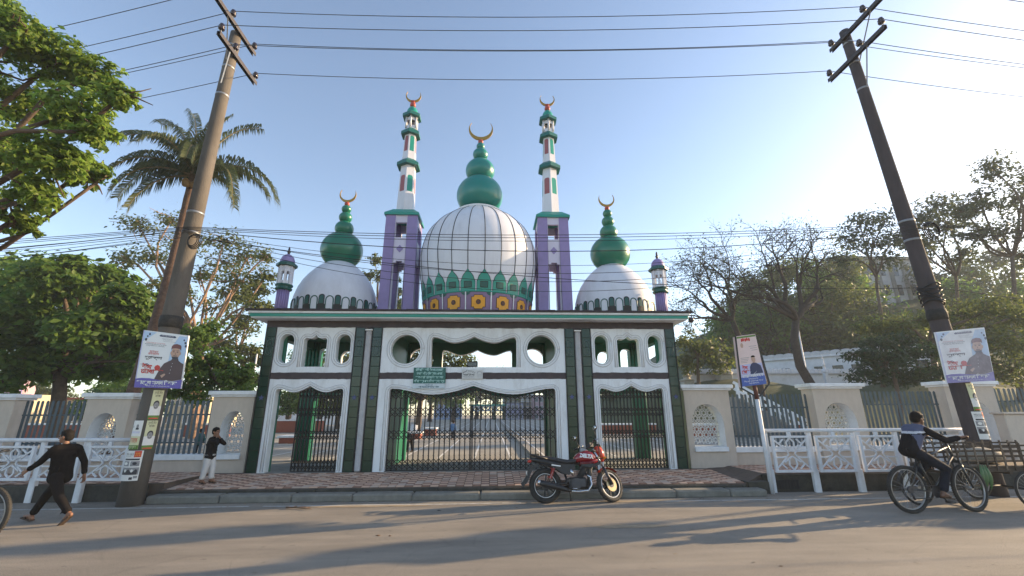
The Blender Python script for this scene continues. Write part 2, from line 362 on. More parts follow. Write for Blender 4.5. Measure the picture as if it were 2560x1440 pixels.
# pavement: sloping bed and laid pavers
PB = M('paver_bed', (.10, .075, .06), .95, var=.2)
def pz(y): return .245+(y+1.85)/1.85*.11                # top of the bed
def side_z(x): return .38 if x < 0 else .40
pv = bpy.data.objects.new('pavement', None); COL.objects.link(pv); tag(pv, kind='structure'); ORG[pv.name] = (0, 0, 0)
b = MB()
b.add([(-7.0, -1.84, .225), (6.7, -1.84, .225), (6.7, .1, .345), (-7.0, .1, .345)], [(0, 1, 2, 3)])
b.add([(-7.0, -1.86, 0), (6.7, -1.86, 0), (6.7, -1.84, .225), (-7.0, -1.84, .225)], [(0, 1, 2, 3)])
b.box(-30, -7.0, -1.75, .3, -.05, .36); b.box(7.35, 34, -1.5, .6, -.05, .40)
b.add([(6.7, -1.84, .225), (7.35, -1.5, .40), (7.35, .6, .40), (6.7, .1, .345)], [(0, 1, 2, 3)])
b.add([(6.7, -1.84, -.05), (7.35, -1.5, -.05), (7.35, -1.5, .40), (6.7, -1.84, .225)], [(0, 1, 2, 3)])
b.build('bed', PB, pv)
PVM = [M('paver_pink', (.57, .375, .275), .85, var=.16, scale=6, bump=.3, bscale=60, dirt=(.40, .30, .25), damt=.5, dscale=5),
       M('paver_red', (.26, .138, .09), .85, var=.2, scale=6, bump=.3, bscale=60, dirt=(.24, .17, .14), damt=.5, dscale=5),
       M('paver_dun', (.48, .36, .29), .88, var=.2, scale=6, bump=.3, bscale=60, dirt=(.3, .24, .2), damt=.5, dscale=5)]
pm = []
PW, PD = .2, .115
for m in PVM:
    q = MB(); q.bbox(-PW/2+.006, PW/2-.006, -PD/2+.005, PD/2-.005, -.03, 0, .006); o = q.build('paver', m); pm.append(o.data); bpy.data.objects.remove(o)
cand = []
ny = int(1.78/PD)
for j in range(ny):
    y = -1.80+PD*(j+.5)
    for i in range(int(13.6/PW)):
        x = -6.9+PW*(i+.5)
        k = 1 if ((i % 4) == 0 and j % 2) or (i+j) % 2 else 0
        if random.random() < .18: k = 2
        cand.append((x, y, k))
cand.sort(key=lambda c: (c[1], abs(c[0])))
rest = MB()
for n, (x, y, k) in enumerate(cand):
    z = pz(y)+random.uniform(-.004, .004); tl = math.atan(.11/1.85)
    if n < 290:
        o = bpy.data.objects.new('paver', pm[k]); COL.objects.link(o); o.parent = pv; o.location = (x, y, z); o.rotation_euler = (tl, 0, random.uniform(-.01, .01))
    else:
        s = len(rest.v); rest.bbox(x-PW/2+.006, x+PW/2-.006, y-PD/2+.005, y+PD/2-.005, z-.03, z, .006, k)
for x0, x1, y0, y1, z in ((-16, -7.05, -1.68, .28, .365), (7.4, 18, -1.42, .55, .405)):
    i = 0
    while x0+i*.2 < x1:
        j = 0
        while y0+j*.115 < y1-.1:
            x = x0+i*.2; y = y0+j*.115; rest.bbox(x+.006, x+.194, y+.005, y+.11, z-.03, z+random.uniform(0, .006), .006, (i+j) % 2 if random.random() < .8 else 2); j += 1
        i += 1
tag(rest.build('paver', PVM, pv), kind='stuff')
# kerb: worn concrete blocks, and the low dark walls under the railings
kb = bpy.data.objects.new('kerb', None); COL.objects.link(kb); tag(kb, kind='structure'); ORG[kb.name] = (0, 0, 0)
KERB = M('kerb_concrete', (.175, .17, .15), .9, var=.2, scale=6, bump=.5, bscale=40, dirt=(.11, .10, .08), damt=.7, dscale=2)
x = -7.02
while x < 6.95:
    L = min(random.uniform(1.25, 1.6), 6.98-x)
    if 6.98-x-L < .5: L = 6.98-x
    q = MB(); q.bbox(x+.003, x+L-.003, -2.24+random.uniform(-.01, .01), -1.875, -.02, .155+random.uniform(-.008, .008), .035); q.build('kerb_block', KERB, kb); x += L
x = -7.0
while x < 6.7:                                           # dark stained riser blocks behind
    L = min(random.uniform(.5, 1.1), 6.7-x); q = MB(); q.bbox(x+.004, x+L-.004, -1.90+random.uniform(-.012, .012), -1.845, .0, .215+random.uniform(-.015, .005), .012); q.build('riser_block', CONCD, kb); x += L
b = MB()
for x0, x1, y, z in ((-30, -7.32, -1.86, .34), (7.3, 34, -1.58, .38)):
    b.box(x0, x1, y, y+.14, -.03, z)
b.box(6.75, 7.32, -1.9, -1.55, -.03, .26)
b.build('retaining_wall', CONCD, kb)
q = MB()
for i in range(8): q.box(7.62+i*.075, 7.645+i*.075, -1.60, -1.585, .06, .25)
q.box(7.6, 8.2, -1.594, -1.586, .05, .26, 1); tag(q.build('drain_grate', [IRON, BLACK], kb), kind='stuff')

# ================================================================ gateway
RZ = .355
gate = thing('gateway', 'white and green gateway with three domes and two slim minarets facing the road', 'gateway', (0, 0, RZ))
def part(mb, name, mats, parent=None): return mb.build(name, mats, parent or gate)
def arch_edge(x0, x1, zc, sag, peak, rnd=.10):
    return [(x1, zc-rnd), (x1-.02, zc-.035), (x1-.06, zc)]+wavy(x0+.06, x1-.06, zc, sag, peak)[1:-1]+[(x0+.06, zc), (x0+.02, zc-.035), (x0, zc-rnd)]
def offset_poly(pts, d, closed=False):
    out = []; n = len(pts)
    for i in range(n):
        a = pts[(i-1) % n] if closed or i else pts[0]; c = pts[(i+1) % n] if closed or i < n-1 else pts[-1]
        dx, dz = c[0]-a[0], c[1]-a[1]; L = math.hypot(dx, dz) or 1
        out.append((pts[i][0]+dz/L*d, pts[i][1]-dx/L*d))
    return out
def moulding(pan, pts, y, closed=False, ds=((.04, .009), (.085, .016))):
    b = MB()
    for d, r in ds:
        q = [(x, y, z) for x, z in offset_poly(pts, d, closed)]
        if closed: q = q+[q[0]]
        b.tube(q, r, 6, 0 if d < .07 else 1)
    part(b, 'moulding', [MOULD, WHITE2], pan)
    g = MB(); q = [(x, y+.002, z) for x, z in offset_poly(pts, .112, closed)]; g.tube(q+[q[0]] if closed else q, .008, 5); part(g, 'groove', MOULD, pan)
def pill(cx, z0, z1, r): return [(cx+r*math.cos(R(a)), z1-r+r*math.sin(R(a))) for a in range(0, 181, 18)]+[(cx+r*math.cos(R(a)), z0+r+r*math.sin(R(a))) for a in range(180, 361, 18)]
YF = -.01
def ragged(x0, x1, z0, z1, j=.009, step=.11):            # hand painted strip with uneven edges
    n_ = max(2, int((x1-x0)/step)); xs = [x0+(x1-x0)*i/n_ for i in range(n_+1)]
    return [(x, z0+random.uniform(-j, j)) for x in xs]+[(x, z1+random.uniform(-j, j)) for x in reversed(xs)]
def strip(poly, y0, y1):
    b = MB(); n_ = len(poly)//2; lo = poly[:n_]; hi = poly[n_:][::-1]
    vs = [(x, y, z) for y in (y0, y1) for row in (lo, hi) for x, z in row]; k = n_
    f = []
    for i in range(k-1):
        f += [(i, i+1, k+i+1, k+i), (2*k+i+1, 2*k+i, 3*k+i, 3*k+i+1), (i+1, i, 2*k+i, 2*k+i+1), (k+i, k+i+1, 3*k+i+1, 3*k+i)]
    f += [(0, k, 3*k, 2*k), (k-1, 3*k-1, 4*k-1, 2*k-1)]
    return b.add(vs, f)
BAYS = ((-5.81, -3.53, -4.66, -1), (-2.72, 2.72, 0, 0), (3.53, 5.81, 4.66, 1))
for x0, x1, c, s in BAYS:
    for back in (0, 1):
        ya, yb = (YF, .24) if not back else (2.96, 3.2)
        mm = [WHITE, WHITE2, GREENI] if not back else [GREENI, WHITE2, WHITE]
        nm = 'upper_panel' if not back else 'back_upper_panel'
        rect = [(x0, 3.03), (x1, 3.03), (x1, 4.36), (x0, 4.36)]
        if s == 0:
            we = arch_edge(-1.27, 1.27, 4.09, 3.92, 4.11); win = [(-1.27, 3.19), (1.27, 3.19)]+we
            hs = [[(sx*2.02+.435*math.cos(2*math.pi*i/36), 3.72+.435*math.sin(2*math.pi*i/36)) for i in range(36)] for sx in (-1, 1)]
            hol = [win]+hs
        else:
            we = arch_edge(c-.335, c+.335, 4.05, 4.03, 4.13, .06); win = [(c-.335, 3.2), (c+.335, 3.2)]+we
            if back: win = [(c-.24, 3.2), (c+.24, 3.2)]+arc_pts(c, 3.82, .24, .24, 0, 180, 12)
            hs = [pill(c+sx*.82, 3.3, 4.16, .205) for sx in (-1, 1)]; hol = [win]+hs
        p = part(holes_panel(rect, hol, ya, yb, (0, 1, 2)), nm, mm)
        if not back:
            moulding(p, [(win[1][0], 3.19)]+we+[(win[0][0], 3.19)], YF)
            for h in hs: moulding(p, h, YF, True)
        dx = 2.41 if s == 0 else .955
        de = arch_edge(c-dx, c+dx, 2.58, 2.41 if s == 0 else 2.48, 2.66)
        out = [(x0, RZ-.02), (c-dx, RZ-.02)]+de[::-1]+[(c+dx, RZ-.02), (x1, RZ-.02), (x1, 2.85), (x0, 2.85)]
        p = part(holes_panel(out, [], ya, yb, (0, 1, 2)), 'door_panel' if not back else 'back_door_panel', mm)
        if not back: moulding(p, [(c+dx, RZ+.02)]+de+[(c-dx, RZ+.02)], YF)
        part(MB().box(x0+.003, x1-.003, ya+.015 if not back else ya, yb-.01, 2.85, 3.03), 'band_core' if not back else 'back_band', FRIEZE if not back else GREENI)
        if not back: part(strip(ragged(x0+.004, x1-.004, 2.848, 3.032), ya-.006, ya+.016), 'band', FRIEZE)
part(MB().box(-6.12, 6.12, -.02, .26, 4.36, 4.545), 'frieze', FRIEZE); part(strip(ragged(-6.118, 6.118, 4.352, 4.54, .010, .14), -.034, -.019), 'frieze_face', FRIEZE)
part(MB().box(-6.1, 6.1, 2.94, 3.22, 4.36, 4.545), 'back_frieze', GREENI)
# tiled pillars
TH = .2857
tms = {}
def pillar(x0, x1, star=True):
    pl = part(MB().box(x0, x1, -.005, .26, RZ-.02, 4.36), 'pillar', GROUT)
    wd = x1-x0-.05
    if round(wd, 3) not in tms:
        lst = []
        for m in (TILE, TILEB):
            q = MB(); q.bbox(-wd/2+.004, wd/2-.004, -.022, 0, .004, TH-.004, .005); o = q.build('tile', m); lst.append(o.data); bpy.data.objects.remove(o)
        tms[round(wd, 3)] = lst
    for i in range(14):
        o = bpy.data.objects.new('tile', tms[round(wd, 3)][1 if random.random() < .3 else 0]); COL.objects.link(o); o.parent = pl
        o.location = ((x0+x1)/2, -.006, i*TH+.0); o.rotation_euler = (random.uniform(-.006, .006), 0, random.uniform(-.008, .008))
    q = MB(); q.box(x0, x0+.018, -.03, -.005, RZ, 4.36); q.box(x1-.018, x1, -.03, -.005, RZ, 4.36); part(q, 'edge_strip', BLACK, pl)
    c = (x0+x1)/2; q = MB(); st = [((.085 if i % 2 == 0 else .036)*math.sin(math.pi*i/5), (.085 if i % 2 == 0 else .036)*math.cos(math.pi*i/5)) for i in range(10)]
    q.prism(st, (c, -.036, 2.33), (1, 0, 0), (0, 0, 1), (0, -1, 0), 0, .004); part(q, 'star', M('blue_star', (.03, .05, .17), .4), pl)
    q = MB(); ov = pill(c, 3.55, 3.98, .065); q.tube([(x, -.034, z) for x, z in ov]+[(ov[0][0], -.034, ov[0][1])], .008, 5); part(q, 'oval_outline', M('tile_line', (.05, .085, .085), .4), pl)
for x0, x1 in ((-6.12, -5.81), (-3.53, -3.225), (-3.03, -2.72), (2.72, 3.03), (3.225, 3.53), (5.81, 6.12)): pillar(x0, x1)
for s in (-1, 1):
    part(MB().box(s*3.03, s*3.225, .06, .24, RZ, 4.36), 'channel', BLACK)
    b = MB(); b.bbox(s*3.127-.085, s*3.127+.085, -.045, .055, RZ, 4.26, .03); pp = part(b, 'drainpipe', PIPE)
    part(MB().bbox(s*3.127-.11, s*3.127+.11, -.06, .055, 4.262, 4.31, .01), 'bracket', WHITE2, pp)
    q = MB()
    for i in range(1, 8): q.bbox(s*3.127-.089, s*3.127+.089, -.049, .055, RZ+i*.5, RZ+i*.5+.012, .003)
    part(q, 'joint', PIPE, pp)
    part(MB().box(s*2.47, s*3.5, .243, 2.957, RZ, 4.36), 'partition', GREENI)
    part(MB().box(s*5.63, s*6.1, 2.9, 3.25, RZ, 4.36), 'back_pillar', GREENI)
    q = MB()
    for i in range(4): q.tube([(s*(5.68+i*.125), 2.90, RZ), (s*(5.68+i*.125), 2.90, 4.36)], .04, 8)
    part(q, 'flute', GREENI)
    part(MB().box(s*5.60, s*5.805, .243, .32, RZ, 4.36), 'inner_post', GREENI)
    q = MB(); q.tube([(s*2.44, 2.85, RZ), (s*2.44, 2.85, 4.3)], .06, 10); part(q, 'inner_post', GREENI)
    part(MB().box(s*5.83, s*6.1, .262, 2.9, 4.1, 4.36), 'side_beam', GREENI)
part(MB().box(-6.09, 6.09, .262, 2.938, 4.362, 4.54), 'ceiling', GREENI)
part(MB().box(-6.1, 6.1, -.04, 3.3, RZ-.05, RZ-.006), 'threshold', CONC)
part(MB().box(-6.36, 6.36, -.50, 3.7, 4.546, 4.62), 'soffit', WHITE2)
part(MB().bbox(-6.39, 6.39, -.53, 3.73, 4.575, 4.665, .008), 'green_moulding', TEAL)
part(MB().bbox(-6.43, 6.43, -.57, 3.77, 4.667, 4.735, .012), 'white_moulding', WHITE2)
q = MB(); n = 60                                        # ragged tarred roof edge
for i in range(n):
    xa = -6.5+13*i/n; xb = -6.5+13*(i+1)/n; d = random.uniform(-.012, .012)
    q.box(xa, xb, -.62+d, 3.82, 4.738, 4.79+random.uniform(-.006, .008))
part(q, 'roof', ROOFD)

# ---- surfaces of revolution with painted ornament
def rad(prof, z):
    for (r0, z0), (r1, z1) in zip(prof, prof[1:]):
        if z0 <= z <= z1: return r0+(r1-r0)*(z-z0)/(z1-z0+1e-9)
    return prof[-1][0] if z > prof[-1][1] else prof[0][0]
def patch(b, prof, half, zlo, zhi, off, mi=0, nu=8, nv=5, c=0.0, flip=False):
    # patch centred on -y, half width in degrees, lower and upper edge as functions of u in [-1,1]
    vs = []
    for i in range(nu+1):
        u = -1+2*i/nu; a = -math.pi/2+R(c+half*u); lo = zlo(u); hi = zhi(u)
        for j in range(nv+1):
            z = lo+(hi-lo)*j/nv; r = rad(prof, z)+off; vs.append((r*math.cos(a), r*math.sin(a), z))
    b.add(vs, [(i*(nv+1)+j, (i+1)*(nv+1)+j, (i+1)*(nv+1)+j+1, i*(nv+1)+j+1) for i in range(nu) for j in range(nv)], mi, True)
def spun(parent, meshes, name, c, angs, label=None):
    for k, a in enumerate(angs):
        o = bpy.data.objects.new(name, meshes if not isinstance(meshes, list) else meshes[k % len(meshes)]); COL.objects.link(o); o.parent = parent
        o.location = (c[0], c[1], -RZ); o.rotation_euler = (0, 0, R(a))
def crescent(parent, c, r, th=.05, m=GOLD):
    o_ = [(math.cos(R(a)), math.sin(R(a))) for a in range(-220, 41, 10)]
    i_ = [(.90*math.cos(R(a)), .19+.90*math.sin(R(a))) for a in np.linspace(29, -209, 25)]
    poly = [(x*r, z*r+r) for x, z in o_]+[(x*r, z*r+r) for x, z in i_[1:-1]]
    b = MB(); n = len(poly); vs = [(c[0]+x, c[1]-th/2, c[2]+z) for x, z in poly]+[(c[0]+x, c[1]+th/2, c[2]+z) for x, z in poly]
    fs = [(i, (i+1) % n, n+(i+1) % n, n+i) for i in range(n)]
    no = len(o_); ni = len(i_)-2
    for i in range(no-1):                               # strip between outer and inner arc
        ja = max(0, min(ni-1, round((no-1-i)/(no-1)*(ni-1)))); jb = max(0, min(ni-1, round((no-2-i)/(no-1)*(ni-1))))
        A, B, C, D = i, i+1, no+ni-1-0, 0
        ia = no+ja; ib = no+jb
        f = (A, B, ib, ia) if ia != ib else (A, B, ia)
        fs.append(f); fs.append(tuple(q+n for q in reversed(f)))
    b.add(vs, fs); o = part(b, 'crescent', m, parent); return fix_normals(o)

def main_dome():
    c = (.03, 1.6)
    P = [(1.80, 4.78), (1.835, 5.2), (1.885, 5.7), (1.96, 6.2), (2.02, 6.7), (2.03, 7.05), (1.99, 7.4), (1.88, 7.77), (1.69, 8.12), (1.42, 8.42), (1.1, 8.66), (.84, 8.82), (.80, 8.88)]
    Ps = []                                             # smooth the profile
    for i in range(len(P)-1):
        p0 = P[max(0, i-1)]; p1 = P[i]; p2 = P[i+1]; p3 = P[min(len(P)-1, i+2)]
        for k in range(4):
            t = k/4; Ps.append(tuple(.5*(2*p1[q]+(p2[q]-p0[q])*t+(2*p0[q]-5*p1[q]+4*p2[q]-p3[q])*t*t+(3*p1[q]-p0[q]-3*p2[q]+p3[q])*t**3) for q in (0, 1)))
    Ps.append(P[-1])
    d = part(MB().lathe(Ps, (c[0], c[1], 0), 64), 'dome', DOMEW)
    q = MB(); q.tube([(0, -(rad(Ps, z)+.003), z) for z in np.linspace(6.0, 8.80, 34)], .013, 5); o = q.build('rib', BLACK); rib = o.data; bpy.data.objects.remove(o)
    spun(d, rib, 'rib', c, [7.5+15*i for i in range(24)])
    top = lambda u: 5.80+.27*max(0, 1-abs(u)**1.6)+(.07*max(0, 1-abs(u)*4))-(.05 if abs(u) > .8 else 0)
    q = MB(); patch(q, Ps, 7.0, lambda u: 5.45, lambda u: top(u)+.016, .008, 1, 16, 4); patch(q, Ps, 6.6, lambda u: 5.45, lambda u: top(u)-.006, .014, 0, 16, 4)
    patch(q, Ps, 3.6, lambda u: 5.56, lambda u: 5.76, .022, 1, 4, 1); patch(q, Ps, 3.1, lambda u: 5.58, lambda u: 5.74, .027, 2, 4, 1)
    o = q.build('petal', [TEAL, BLACK, TEALD]); pet = o.data; bpy.data.objects.remove(o)
    spun(d, pet, 'petal', c, [7.5+15*i for i in range(24)])
    part(MB().lathe([(rad(Ps, z)+o_, z) for z, o_ in ((5.43, 0), (5.43, .02), (5.45, .025), (5.47, .02), (5.475, 0))], (c[0], c[1], 0), 64), 'teal_ring', TEAL, d)
    q = MB()
    patch(q, Ps, 12, lambda u: 4.79, lambda u: 5.43, .006, 0, 10, 2)
    oc = lambda k: (lambda u: 5.12+k*(1 if abs(u) < .62 else .72))
    for half, k, m in ((6.9, .225, 3), (6.3, .205, 1)):
        patch(q, Ps, half, oc(-k), oc(k), .012 if m == 3 else .018, m, 24, 2)
    for rr, m, of in ((.075, 3, .026), (.055, 2, .032)):
        patch(q, Ps, rr/1.84*57.3, lambda u: 5.12-rr*math.sqrt(max(0, 1-u*u)), lambda u: 5.12+rr*math.sqrt(max(0, 1-u*u)), of, m, 12, 2)
    for sx in (-1, 1):                                  # green quarter rounds in the corners
        patch(q, Ps, 2.0, lambda u: 4.79, lambda u: 4.79+.1*math.sqrt(max(0, 1-((u*sx*-1+1)/2)**2)), .014, 4, 6, 2, c=sx*9.4)
        patch(q, Ps, 2.0, lambda u: 5.43-.1*math.sqrt(max(0, 1-((u*sx*-1+1)/2)**2)), lambda u: 5.43, .014, 4, 6, 2, c=sx*9.4)
    patch(q, Ps, .55, lambda u: 4.79, lambda u: 5.43, .03, 5, 2, 2, c=12)
    o = q.build('flower_panel', [MAUVE, ORANGE, BROWN, BLACK, TEALD, WHITE2]); fp = o.data; bpy.data.objects.remove(o)
    spun(d, fp, 'flower_panel', c, [2.5+24*i for i in range(15)])
    q = MB(); q.lathe([(.8, 8.80), (.86, 8.82), (.87, 8.88), (.8, 8.92)], (c[0], c[1], 0), 48); part(q, 'neck', WHITE2, d)
    for z, r, m in ((9.60, .85, TEALB), (10.65, .545, TEALB), (11.36, .29, TEALB), (11.72, .16, TEALB), (11.93, .10, RED)):
        part(MB().ball((c[0], c[1], z), r, 40 if r > .4 else 24, 24 if r > .4 else 14, sc=(1, 1, .92 if r > .2 else 1)), 'finial_ball', m, d)
    for z, r in ((10.27, .45), (11.09, .25), (11.6, .13)): part(MB().lathe([(r-.02, z-.03), (r, z), (r-.02, z+.03)], (c[0], c[1], 0), 32), 'collar', TEALD, d)
    crescent(d, (c[0], c[1], 12.0), .47)
main_dome()
def side_dome(s):
    c = (s*4.77, 1.6)
    P = [(1.33, 4.78), (1.355, 5.05), (1.36, 5.3), (1.33, 5.58), (1.25, 5.87), (1.13, 6.14), (.97, 6.39), (.79, 6.6), (.62, 6.76), (.45, 6.88)]
    d = part(MB().lathe(P, (c[0], c[1], 0), 56), 'dome', DOMEW)
    q = MB()
    patch(q, P, 5.0, lambda u: 4.79, lambda u: 5.14, .012, 1, 4, 2)
    pt = lambda w: (lambda u: 5.36+w+.07*math.sqrt(max(0, 1-u*u)))
    patch(q, P, 3.8, lambda u: 5.1, pt(.03), .010, 1, 12, 3); patch(q, P, 2.7, lambda u: 5.16, pt(-.01), .018, 0, 12, 3)
    o = q.build('post', [TEALD, BLACK]); pm_ = o.data; bpy.data.objects.remove(o)
    spun(d, pm_, 'post', c, [1.5+20*i for i in range(18)])
    q = MB(); loop = [(-4.6, 4.8)]+[(4.6*math.sin(R(a)), 5.28+.13*math.cos(R(a))) for a in range(-90, 91, 15)]+[(4.6, 4.8)]
    q.tube([((rad(P, z)+.004)*math.cos(-math.pi/2+R(a)), (rad(P, z)+.004)*math.sin(-math.pi/2+R(a)), z) for a, z in loop], .018, 5)
    o = q.build('arch_outline', TEALD); am = o.data; bpy.data.objects.remove(o)
    spun(d, am, 'arch_outline', c, [11.5+20*i for i in range(18)])
    for z, r, m in ((7.40, .71, GREEN), (8.22, .325, GREEN), (8.66, .23, GREEN), (8.99, .17, GREEN), (9.20, .09, RED)):
        part(MB().ball((c[0], c[1], z), r, 36 if r > .5 else 22, 22 if r > .5 else 14, sc=(1, 1, .94 if r > .1 else 1)), 'finial_ball', m, d)
    crescent(d, (c[0], c[1], 9.27), .30, .045)
side_dome(-1); side_dome(1)
def tower(s):
    cx, cyy = s*2.65, 1.6
    hb, ht = .58, .54; z0, z1 = 4.78, 8.55
    b = MB(); h = .30
    for sx in (-1, 1):
        for sy in (-1, 1):
            def q4(hw, z): return [(cx+sx*hw, cyy+sy*hw, z), (cx+sx*(hw-.34), cyy+sy*hw, z), (cx+sx*(hw-.34), cyy+sy*(hw-.22), z), (cx+sx*hw, cyy+sy*(hw-.22), z)]
            vs = q4(hb, z0)+q4(ht, z1); f = [(0, 1, 5, 4), (1, 2, 6, 5), (2, 3, 7, 6), (3, 0, 4, 7)]
            if sx*sy < 0: f = [tuple(reversed(t)) for t in f]
            b.add(vs, f, 0)
    t = part(b, 'minaret', [PURPLE])
    b = MB()                                             # lighter inner faces of the corner piers
    for sx in (-1, 1):
        for sy in (-1, 1): b.box(cx+sx*.19, cx+sx*.20, cyy+sy*.38, cyy+sy*.55, z0, z1)
    part(b, 'inner_face', LILAC, t)
    for sy in (-1, 1):
        y = cyy+sy*.47
        edge = [(-.24, 6.93), (.24, 6.93), (.2, 6.86), (.12, 6.86), (.06, 6.92), (0, 6.95), (-.06, 6.92), (-.12, 6.86), (-.2, 6.86)]
        b = MB(); b.box(cx-.24, cx+.24, y-.05, y+.05, 6.94, 7.72); part(b, 'panel', LILAC, t)
        b = MB(); b.box(cx-.24, cx-.10, y-.045, y+.045, 6.80, 6.94); b.box(cx+.10, cx+.24, y-.045, y+.045, 6.80, 6.94); b.box(cx-.10, cx+.10, y-.045, y+.045, 6.86, 6.94); part(b, 'arch', LILAC, t)
        b = MB(); b.prism([(.12, 0), (0, .14), (-.12, 0), (0, -.14)], (cx, y+sy*.051, 7.3), (1, 0, 0), (0, 0, 1), (0, sy, 0), 0, .012); part(b, 'diamond', PURPLE, t)
        b = MB(); b.box(cx-.24, cx+.24, y-.05, y+.05, 8.28, 8.55); part(b, 'lintel', LILAC, t)
    for sx in (-1, 1):
        x = cx+sx*.47
        b = MB(); b.box(x-.05, x+.05, cyy-.34, cyy+.34, 6.9, 7.7); b.box(x-.05, x+.05, cyy-.34, cyy+.34, 8.28, 8.55); part(b, 'side_panel', LILAC, t)
    b = MB(); e = .60
    b.box(cx-e, cx+e, cyy-e, cyy+e, 8.55, 8.63)
    k = .36; b.add([(cx-e, cyy-e, 8.632), (cx+e, cyy-e, 8.632), (cx+e, cyy+e, 8.632), (cx-e, cyy+e, 8.632), (cx-k, cyy-k, 8.86), (cx+k, cyy-k, 8.86), (cx+k, cyy+k, 8.86), (cx-k, cyy+k, 8.86)], [(0, 1, 5, 4), (1, 2, 6, 5), (2, 3, 7, 6), (3, 0, 4, 7), (4, 5, 6, 7)])
    part(b, 'cap', TEAL, t)
    C = (cx, cyy, 0); ph = -math.pi/2
    sh = part(MB().lathe([(.345, 8.86), (.285, 10.75)], C, 6, 0, False, ph=ph).lathe([(.268, 11.0), (.222, 12.2)], C, 6, 0, False, ph=ph), 'shaft', DOMEW, t)
    for z0_, z1_, ra, rb in ((9.25, 10.25, .325, .295), (11.35, 11.95, .253, .228)):
        for i in range(6):
            am = ph+math.pi/6+i*math.pi/3; ap = math.cos(math.pi/6)
            tx, ty = -math.sin(am), math.cos(am); wdt = ra*.31
            def P3(u, z):
                t_ = (z-z0_)/(z1_-z0_); rr = (ra+(rb-ra)*t_)*ap+.006; return (cx+rr*math.cos(am)+tx*u, cyy+rr*math.sin(am)+ty*u, z)
            pz_ = [(-wdt, z0_), (wdt, z0_), (wdt, z1_), (wdt*.6, z1_+.06), (-wdt*.6, z1_+.06), (-wdt, z1_)]
            q = MB(); q.add([P3(u, z) for u, z in pz_], [tuple(range(6))]); part(q, 'inlay', TEAL if i % 2 == 0 else ROSE, t)
    for zz, ro, ri, rt_ in ((10.72, .455, .285, .262), (12.08, .385, .222, .2), (12.88, .375, .2, .16)):
        part(MB().lathe([(ri-.02, zz), (ro, zz), (ro, zz+.12), (rt_, zz+.30)], C, 6, 0, False, ph=ph), 'balcony', TEALR, t)
    b = MB()
    for i in range(6):
        a = ph+i*math.pi/3; x, y = cx+.215*math.cos(a), cyy+.215*math.sin(a); b.tube([(x, y, 12.40), (x, y, 12.90)], .04, 8)
    b.lathe([(.21, 12.34), (.21, 12.50), (.1, 12.50)], C, 6, 0, False, ph=ph)
    for i in range(6):                                  # little arches between the posts
        a0 = ph+i*math.pi/3; a1 = a0+math.pi/3
        A = Vector((cx+.2*math.cos(a0), cyy+.2*math.sin(a0), 12.8)); B = Vector((cx+.2*math.cos(a1), cyy+.2*math.sin(a1), 12.8)); b.bar(A, B, .03, .13)
    part(b, 'lantern', DOMEW, t)
    part(MB().lathe([(.22, 13.10), (.20, 13.24), (.13, 13.37), (.04, 13.43)], C, 16), 'cupola', TEAL, t)
    part(MB().ball((cx, cyy, 13.52), .115, 18, 12).lathe([(.05, 13.6), (.10, 13.68)], C, 12), 'finial_ball', RED, t)
    crescent(t, (cx, cyy, 13.64), .30, .05)
tower(-1); tower(1)
def turret(s):
    cx, cyy = s*5.95, .30; C = (cx, cyy, 0)
    b = MB(); b.tube([(cx, cyy, 4.78), (cx, cyy, 5.6)], .155, 20)
    for i in range(16): a = 2*math.pi*i/16; b.tube([(cx+.155*math.cos(a), cyy+.155*math.sin(a), 4.78), (cx+.155*math.cos(a), cyy+.155*math.sin(a), 5.6)], .026, 6)
    t = part(b, 'turret', PURPLE)
    part(MB().lathe([(.15, 5.56), (.23, 5.58), (.25, 5.62), (.2, 5.66), (.25, 5.70), (.26, 5.74), (.19, 5.77)], C, 24), 'ring', TEALD, t)
    b = MB()
    for i in range(8):
        a = math.pi/8+i*math.pi/4; x, y = cx+.19*math.cos(a), cyy+.19*math.sin(a); b.bar((x, y, 5.75), (x, y, 6.34), .07, .07, upv=(math.cos(a), math.sin(a), 0))
    for i in range(8):
        a0 = math.pi/8+i*math.pi/4; a1 = a0+math.pi/4
        A = Vector((cx+.185*math.cos(a0), cyy+.185*math.sin(a0), 6.25)); B = Vector((cx+.185*math.cos(a1), cyy+.185*math.sin(a1), 6.25)); b.bar(A, B, .04, .18)
        A.z = B.z = 5.8; b.bar(A, B, .04, .12)
    part(b, 'lantern', DOMEW, t)
    part(MB().lathe([(.18, 6.36), (.31, 6.34), (.31, 6.41), (.2, 6.5)], C, 8, 0, False, ph=math.pi/8), 'eave', TEALD, t)
    part(MB().lathe([(.215, 6.48), (.21, 6.56), (.17, 6.66), (.10, 6.73), (.04, 6.76)], C, 16), 'cupola', PURPLE, t)
    part(MB().lathe([(.03, 6.74), (.04, 6.8), (.055, 6.84), (.03, 6.89), (.035, 6.93), (.02, 6.99), (.0, 7.02)], C, 10), 'finial', CERAM, t)
turret(-1); turret(1)

